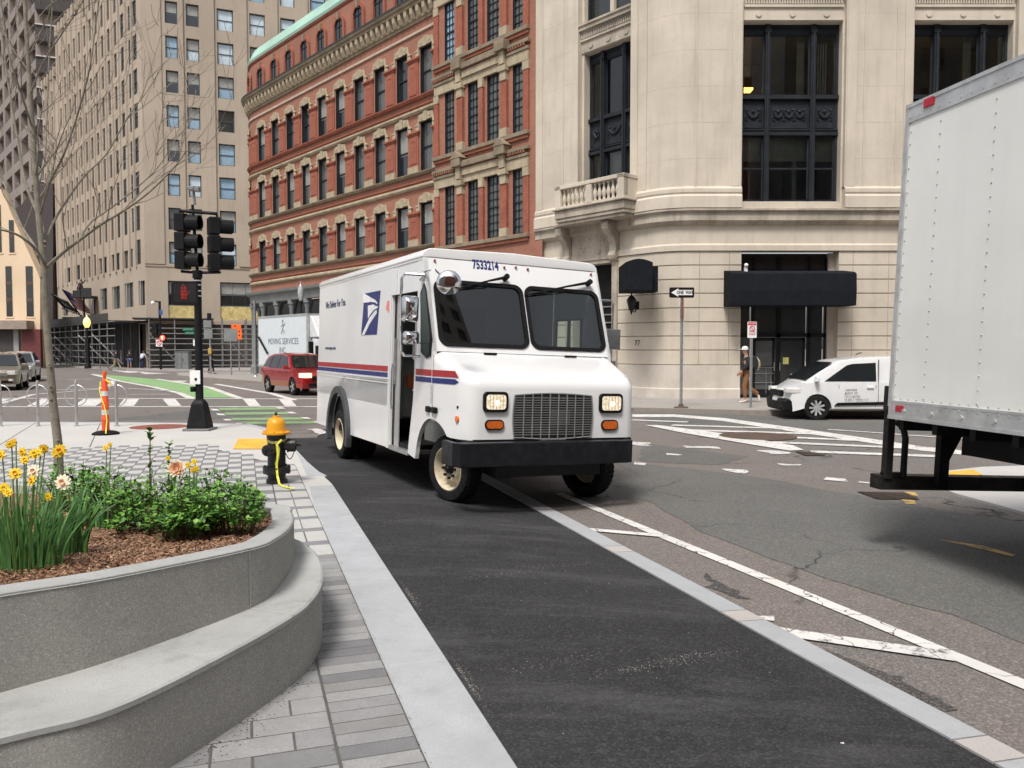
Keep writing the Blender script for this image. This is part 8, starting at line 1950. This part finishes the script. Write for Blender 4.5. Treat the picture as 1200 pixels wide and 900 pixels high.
# orange detour signs and the grey backs beside them
t, m, p = simple('orange_sign', 'stepped bright orange work sign on a steel post beside the grey sign back', 'sign', 280.5, 434.5); mb = MB(m); mb.cyl((0, 0, 0), (0, 0, atY(280, 397, p.y).z), .05, n=8); mb.build('pole', METAL, t)
X = lambda a: atY(a, 390, p.y).x-p.x; Z = lambda b: atY(280, b, p.y).z
mb = MB(m); mb.box((X(271.5), -.1, Z(386)), (X(283), -.07, Z(380))); mb.box((X(278), -.11, Z(398)), (X(284), -.08, Z(386))); so = mb.build('sign_plate', mat('bright_orange_sign', (.95, .16, .02), .5), t)
mb = MB(m)
for a, b in ((276, 382), (281, 388.5), (281, 393)): mb.cyl((X(a), -.115, Z(b)), (X(a), -.112, Z(b)), .06, n=8)
mb.build('sign_symbol', BLACKP, so)
t, m, p = simple('road_sign', 'square grey back of a road sign on its steel post, left of the orange sign', 'sign', 271.2, 439.5); mb = MB(m); mb.cyl((0, 0, 0), (0, 0, atY(271, 385, p.y).z), .05, n=8); mb.build('pole', METAL, t)
X = lambda a: atY(a, 390, p.y).x-p.x; Z = lambda b: atY(271, b, p.y).z
mb = MB(m); mb.box((X(263), -.1, Z(400)), (X(278.5), -.07, Z(385.5))); mb.build('sign_plate', mat('back_of_sign_grey', (.2, .21, .21), .6), t)
t, m, p = simple('steel_pole', 'plain tall steel pole at the end of the grey colonnade', 'pole', 299.5, 441); mb = MB(m); mb.cyl((0, 0, 0), (0, 0, atY(299, 352, p.y).z), .075, n=8); mb.build('pole_shaft', METAL, t); mb = MB(m); mb.lathe([(.16, 0), (.14, .04), (.09, .08)], (0,0,0), (0,0,1), 10); mb.build('pole_base', METAL, t)
# flags
def flag(lab, a, b, Yf, kind, size, px):
    A = atY(*a, Yf+1.5); B = atY(*b, Yf); t = thing('flag', lab, 'flag', tuple(A)); mb = MB(); mb.tube([A, B], .06, 6); mb.build('flag_pole', BLACKM, t)
    d = (B-A).normalized(); L = (B-A).length; W_, H_ = size; nx, ny = 14, 13
    P = {}
    mb = MB()
    for i in range(nx+1):
        for jn in range(ny+1):
            u = i/nx; v = jn/ny; q = B - d*(v*H_) ; q = q + V((u*W_*.66, .14*math.sin(u*7+v*2), -u*W_*.30 - .12*u*math.sin(v*5))); P[i, jn] = mb.add(q)
    for i in range(nx):
        for jn in range(ny):
            if kind == 'us': mi = 2 if (i < 6 and jn < 7) else (0 if jn % 2 == 0 else 1)
            else: mi = 4 if (4 <= i <= 9 and 4 <= jn <= 8 and (i+jn) % 2) or jn == 0 else 3
            mb.face([P[i, jn], P[i+1, jn], P[i+1, jn+1], P[i, jn+1]], mi=mi)
    mb.build('flag_cloth', [mat('flag_red', (.45, .05, .06), .8), mat('flag_white', (.7, .68, .66), .8), mat('flag_blue', (.06, .08, .25), .8), mat('flag_black', (.03, .03, .035), .8), mat('flag_pale', (.5, .5, .5), .8)], t, fixn=False)
flag('striped red, white and blue flag hanging from a slanted pole on the tower', (95, 371), (73, 339), 84, 'us', (2.9, 2.3), 0)
flag('dark flag with pale emblem hanging left of the striped flag', (80, 366), (60, 344), 88, 'x', (2.6, 2.0), 0)
# work platform with ladder and two workers
PF = MX.Translation(V((0, 84, 0)))
t = thing('work_platform', 'dark work platform on the tower flank above the shed with a ladder beside it', 'platform', (atY(100, 400, 84).x, 84, 0))
X = lambda a: atY(a, 345, 84).x; Z = lambda b: atY(95, b, 84).z
mb = MB(); mb.box((X(88), 83.2, Z(349)), (X(112), 86, Z(347))); mb.box((X(100), 83.2, Z(347)), (X(111.5), 83.3, Z(338))); mb.box((X(90), 83.2, Z(347)), (X(99), 83.3, Z(341))); mb.build('platform_deck', mat('dark_platform', (.03, .032, .035), .7), t)
mb = MB(); mb.box((X(97), 84, 0), (X(98), 84.2, Z(349))); mb.box((X(109), 84, 0), (X(110), 84.2, Z(349))); mb.box((X(72), 84, Z(373)), (X(104), 84.2, Z(371.5))); mb.tube([(X(72), 84, Z(361)), (X(96), 84, Z(370))], .06, 5); mb.build('platform_leg', BLACKM, t)
mb = MB(); mb.tube([(X(111), 83, Z(350)), (X(112), 83, Z(388))], .05, 5); mb.tube([(X(115), 83, Z(350)), (X(115.5), 83, Z(388))], .05, 5)
for k in range(14): z = Z(351) + (Z(387)-Z(351))*k/13; mb.tube([(X(111.3), 83, z), (X(115.2), 83, z)], .04, 4)
mb.build('ladder', mat('scaffold_pipe', (.36, .36, .36), .5, .4), t)
dkp = dict(stnd()); up_ = dict(stnd(), le=(.35, 0, 1.5), lw=(.5, 0, 1.75))
person('worker in dark clothes with raised arm on the high platform', MX.Translation(V((X(94), 84.2, Z(347)))) @ MX.Rotation(0, 4, 'Z'), up_, BLK, BLK)
person('worker in dark clothes at the left end of the high platform behind the flag', MX.Translation(V((X(80), 86.2, Z(350)))), dict(stnd()), BLK, BLK)
# ---------------------------------------------------------------- bare street tree
YT = 7.6
TB = atY(69, 560, YT); TB = V((TB.x, YT, .55))
tr = thing('bare_tree', 'slim bare street tree with smooth grey green bark growing from the planter', 'tree', tuple(TB))
BARK = mat('smooth_bark', (.235, .215, .17), .8, var=.22, vs=14, dirt=.3, dc=(.09, .08, .06)); TWIG = mat('brown_twig', (.17, .14, .115), .8, var=.25, vs=6); TW2 = mat('pale_twig', (.34, .30, .25), .8, var=.2, vs=6)
def tp_(x, y, dY=0.0): return atY(x, y, YT+dY)
trunk = [TB, tp_(68, 520), tp_(62, 470), tp_(58, 420), tp_(54, 370), tp_(52, 330), tp_(52, 310)]
mb = MB(); mb.tube(trunk, [.046, .040, .036, .033, .032, .031, .032], 14)
for k in range(9):
    p = trunk[1].lerp(trunk[-1], random.random()); a = random.uniform(3.5, 6); mb.sphere((p.x + .042*math.cos(a), p.y + .042*math.sin(a), p.z), .012, 6, 5, (1, 1, .7))
mb.build('trunk', BARK, tr, smooth=60)
lb = MB(); tw = MB()
def sm(pts, n=5): return catmull(pts, n)
def limb(pts, r0, r1, sub=6, seed=1, spread=.8):
    P = sm(pts); N_ = len(P); R_ = [.7*(r0 + (r1-r0)*(i/(N_-1))) for i in range(N_)]
    lb.tube(P, R_, 8)
    rg = random.Random(seed)
    for k in range(max(2, int(sub*.8))):
        f = rg.uniform(.18, 1.0); i = min(N_-2, int(f*(N_-1))); p = P[i]; d = (P[i+1]-P[i]).normalized()
        s = V((rg.gauss(0, 1), rg.gauss(0, .8), rg.gauss(0, .5))); s = (s - d*s.dot(d)).normalized()
        nd = (d*.85 + s*.62 + V((0, 0, .38))).normalized(); twig(p, nd, R_[i]*.45, rg.uniform(.5, 1.0)*(1.1-.4*f), 0, rg)
def twig(p, d, r, L, lv, rg):
    n = 7; P = [p]; q = p.copy(); dd = d.copy()
    for i in range(n):
        dd = (dd + V((rg.gauss(0, .09), rg.gauss(0, .09), rg.gauss(0, .05) + .05))).normalized(); q = q + dd*(L/n); P.append(q.copy())
    r = max(r, .0028); m = lb if r > .009 else tw
    m.tube(P, [max(.0018, r*(1-.75*i/n)) for i in range(n+1)], 6 if r > .006 else 4, mi=(1 if rg.random() < .45 else 0) if m is tw else None)
    if lv < 2:
        for k in range(rg.randint(2, 4) if lv == 0 else rg.randint(0, 2)):
            i = rg.randint(2, n); s = V((rg.gauss(0, 1), rg.gauss(0, 1), rg.gauss(0, .6))); nd = (dd*.8 + s.normalized()*.8 + V((0, 0, .15))).normalized()
            twig(P[i], nd, r*.5, L*rg.uniform(.45, .75), lv+1, rg)
limb([tp_(52, 318), tp_(45, 250), tp_(40, 180), tp_(35, 100), tp_(30, 20), tp_(28, -60), tp_(25, -140)], .042, .016, 13, 1)
limb([tp_(52, 308), tp_(40, 290, -.2), tp_(20, 275, -.35), tp_(-5, 268, -.5), tp_(-40, 262, -.6)], .022, .008, 4, 2)
limb([tp_(56, 312), tp_(75, 295, -.1), (tp_(95, 280, -.2)), tp_(120, 262, -.3), tp_(145, 247, -.35), tp_(175, 225, -.4), tp_(205, 195, -.4), tp_(217, 178, -.4)], .026, .006, 9, 3)
limb([tp_(46, 300), tp_(38, 285, .2), tp_(25, 265, .3), tp_(14, 240, .35), tp_(5, 215, .4), tp_(-8, 180, .5)], .026, .01, 6, 4)
limb([tp_(52, 285), tp_(48, 260, .15), tp_(30, 215, .25), tp_(20, 160, .35), tp_(10, 100, .4), tp_(2, 40, .5), tp_(-5, -20, .5)], .024, .009, 9, 5)
limb([tp_(52, 290), tp_(62, 262, .2), tp_(78, 235, .3), tp_(100, 205, .4), tp_(125, 180, .5), tp_(148, 140, .5), tp_(170, 110, .55), tp_(192, 75, .6)], .019, .004, 10, 6)
limb([tp_(48, 250), tp_(58, 215, -.2), tp_(75, 180, -.35), tp_(92, 130, -.4), tp_(105, 80, -.5), tp_(112, 30, -.5), tp_(120, -30, -.6)], .019, .006, 10, 7)
limb([tp_(44, 220), tp_(52, 185, .3), tp_(55, 130, .5), tp_(58, 60, .6), tp_(62, 0, .6), tp_(66, -60, .7)], .018, .007, 8, 8)
limb([tp_(92, 284, -.2), tp_(105, 262, -.1), tp_(128, 245, 0), tp_(158, 222, 0), tp_(185, 196, .1), tp_(205, 165, .1), tp_(225, 140, .1), tp_(247, 100, .2)], .013, .003, 8, 9)
limb([tp_(38, 150), tp_(25, 110, -.2), tp_(12, 70, -.3), tp_(4, 20, -.3), tp_(-5, -40, -.4)], .015, .006, 6, 10)
limb([tp_(36, 110), tp_(50, 75, -.2), tp_(72, 40, -.3), tp_(95, 5, -.4), tp_(115, -40, -.5)], .013, .005, 7, 11)
limb([tp_(150, 244, -.35), tp_(165, 226, -.3), tp_(190, 206, -.3), tp_(212, 203-12, -.2), tp_(235, 178, -.2), tp_(255, 155, -.2)], .008, .002, 5, 12)
lb.build('limb', BARK, tr, smooth=60); tw.build('twig', [TWIG, TW2], tr, fixn=False)
# ---------------------------------------------------------------- added unseen blocks behind the viewer, for reflections and to block low sky
def back_block(x0, x1, y, h, m, lab, nx, seedk, lit=False):
    fr = frame((x1, y), -1, 0); W = x1-x0
    t = thing('added_reflection_block', lab, 'building', ((x0+x1)/2, y, 0)); hs = []
    nz = int((h-6)/3.9)
    for i in range(nx):
        for j in range(nz): a = W*(i+.22)/nx; hs.append((a, a+W/nx*.56, 5.6+j*3.9, 5.6+j*3.9+2.3))
    mb = MB(fr); wall_holes(mb, 0, W, 0, h, hs, .35); mb.box((0, .36, 0), (W, 12, h)); mb.box((-.1, -.4, h-.9), (W+.1, .36, h)); mb.box((-.1, -.25, 4.6), (W+.1, 0, 5.0)); mb.build('wall', m, t, fixn=False)
    mb = MB(fr); mb.box((.1, .28, 0), (W-.1, .34, h-1)); mb.build('glazing', PANE_D, t)
back_block(-52, -9, -27, 33, LIMEB, 'broad pale stone block added unseen behind the viewer for reflections', 10, 1)
back_block(-7, 24, -26, 29, BRICKD, 'broad red brick block added unseen behind the viewer for reflections', 8, 2)
back_block(30, 37, -38, 70, BEIGE, 'slim beige tower added unseen for reflections behind the viewer, leftmost of three towers there', 3, 4)
back_block(46, 54, -42, 78, BROWND, 'slim dark tower added unseen for reflections behind the viewer between two pale ones', 3, 5)
back_block(64, 78, -40, 92, LIMEB, 'pale tower added unseen for reflections behind the viewer, tallest of the three towers there', 4, 6)
back_block(27, 60, -24, 37, GREYST, 'broad grey block added unseen behind the viewer for reflections', 8, 3)
# ---------------------------------------------------------------- light
SE, SA = 58, 200        # elevation and compass of the sun, degrees (clockwise from +Y)
w = bpy.data.worlds.new('World'); SC.world = w; w.use_nodes = True; nt = w.node_tree
sky = nt.nodes.new('ShaderNodeTexSky'); sky.sky_type = 'NISHITA'; sky.sun_disc = False; sky.sun_elevation = math.radians(SE); sky.sun_rotation = math.radians(SA)
sky.air_density = 1.0; sky.dust_density = 4.0; sky.ozone_density = 1.0
hs = nt.nodes.new('ShaderNodeHueSaturation'); hs.inputs['Saturation'].default_value = .35; nt.links.new(sky.outputs[0], hs.inputs['Color'])
bg = nt.nodes['Background']; nt.links.new(hs.outputs[0], bg.inputs[0]); bg.inputs[1].default_value = .115
sd = bpy.data.lights.new('sun', 'SUN'); sd.energy = 2.1; sd.angle = math.radians(14); sd.color = (1, .95, .88)
so = bpy.data.objects.new('sun', sd); COL.objects.link(so)
dv = V((math.sin(math.radians(SA))*math.cos(math.radians(SE)), math.cos(math.radians(SA))*math.cos(math.radians(SE)), math.sin(math.radians(SE))))
so.rotation_euler = dv.to_track_quat('Z', 'Y').to_euler(); so.location = (0, -20, 60)
SC.view_settings.view_transform = 'Standard'; SC.view_settings.look = 'None'; SC.view_settings.gamma = 1; SC.view_settings.exposure = .50
try: SC.view_settings.use_curve_mapping = False
except Exception: pass
SC.render.engine = 'CYCLES'
SC.cycles.max_bounces = 6; SC.cycles.transparent_max_bounces = 8; SC.cycles.use_denoising = True
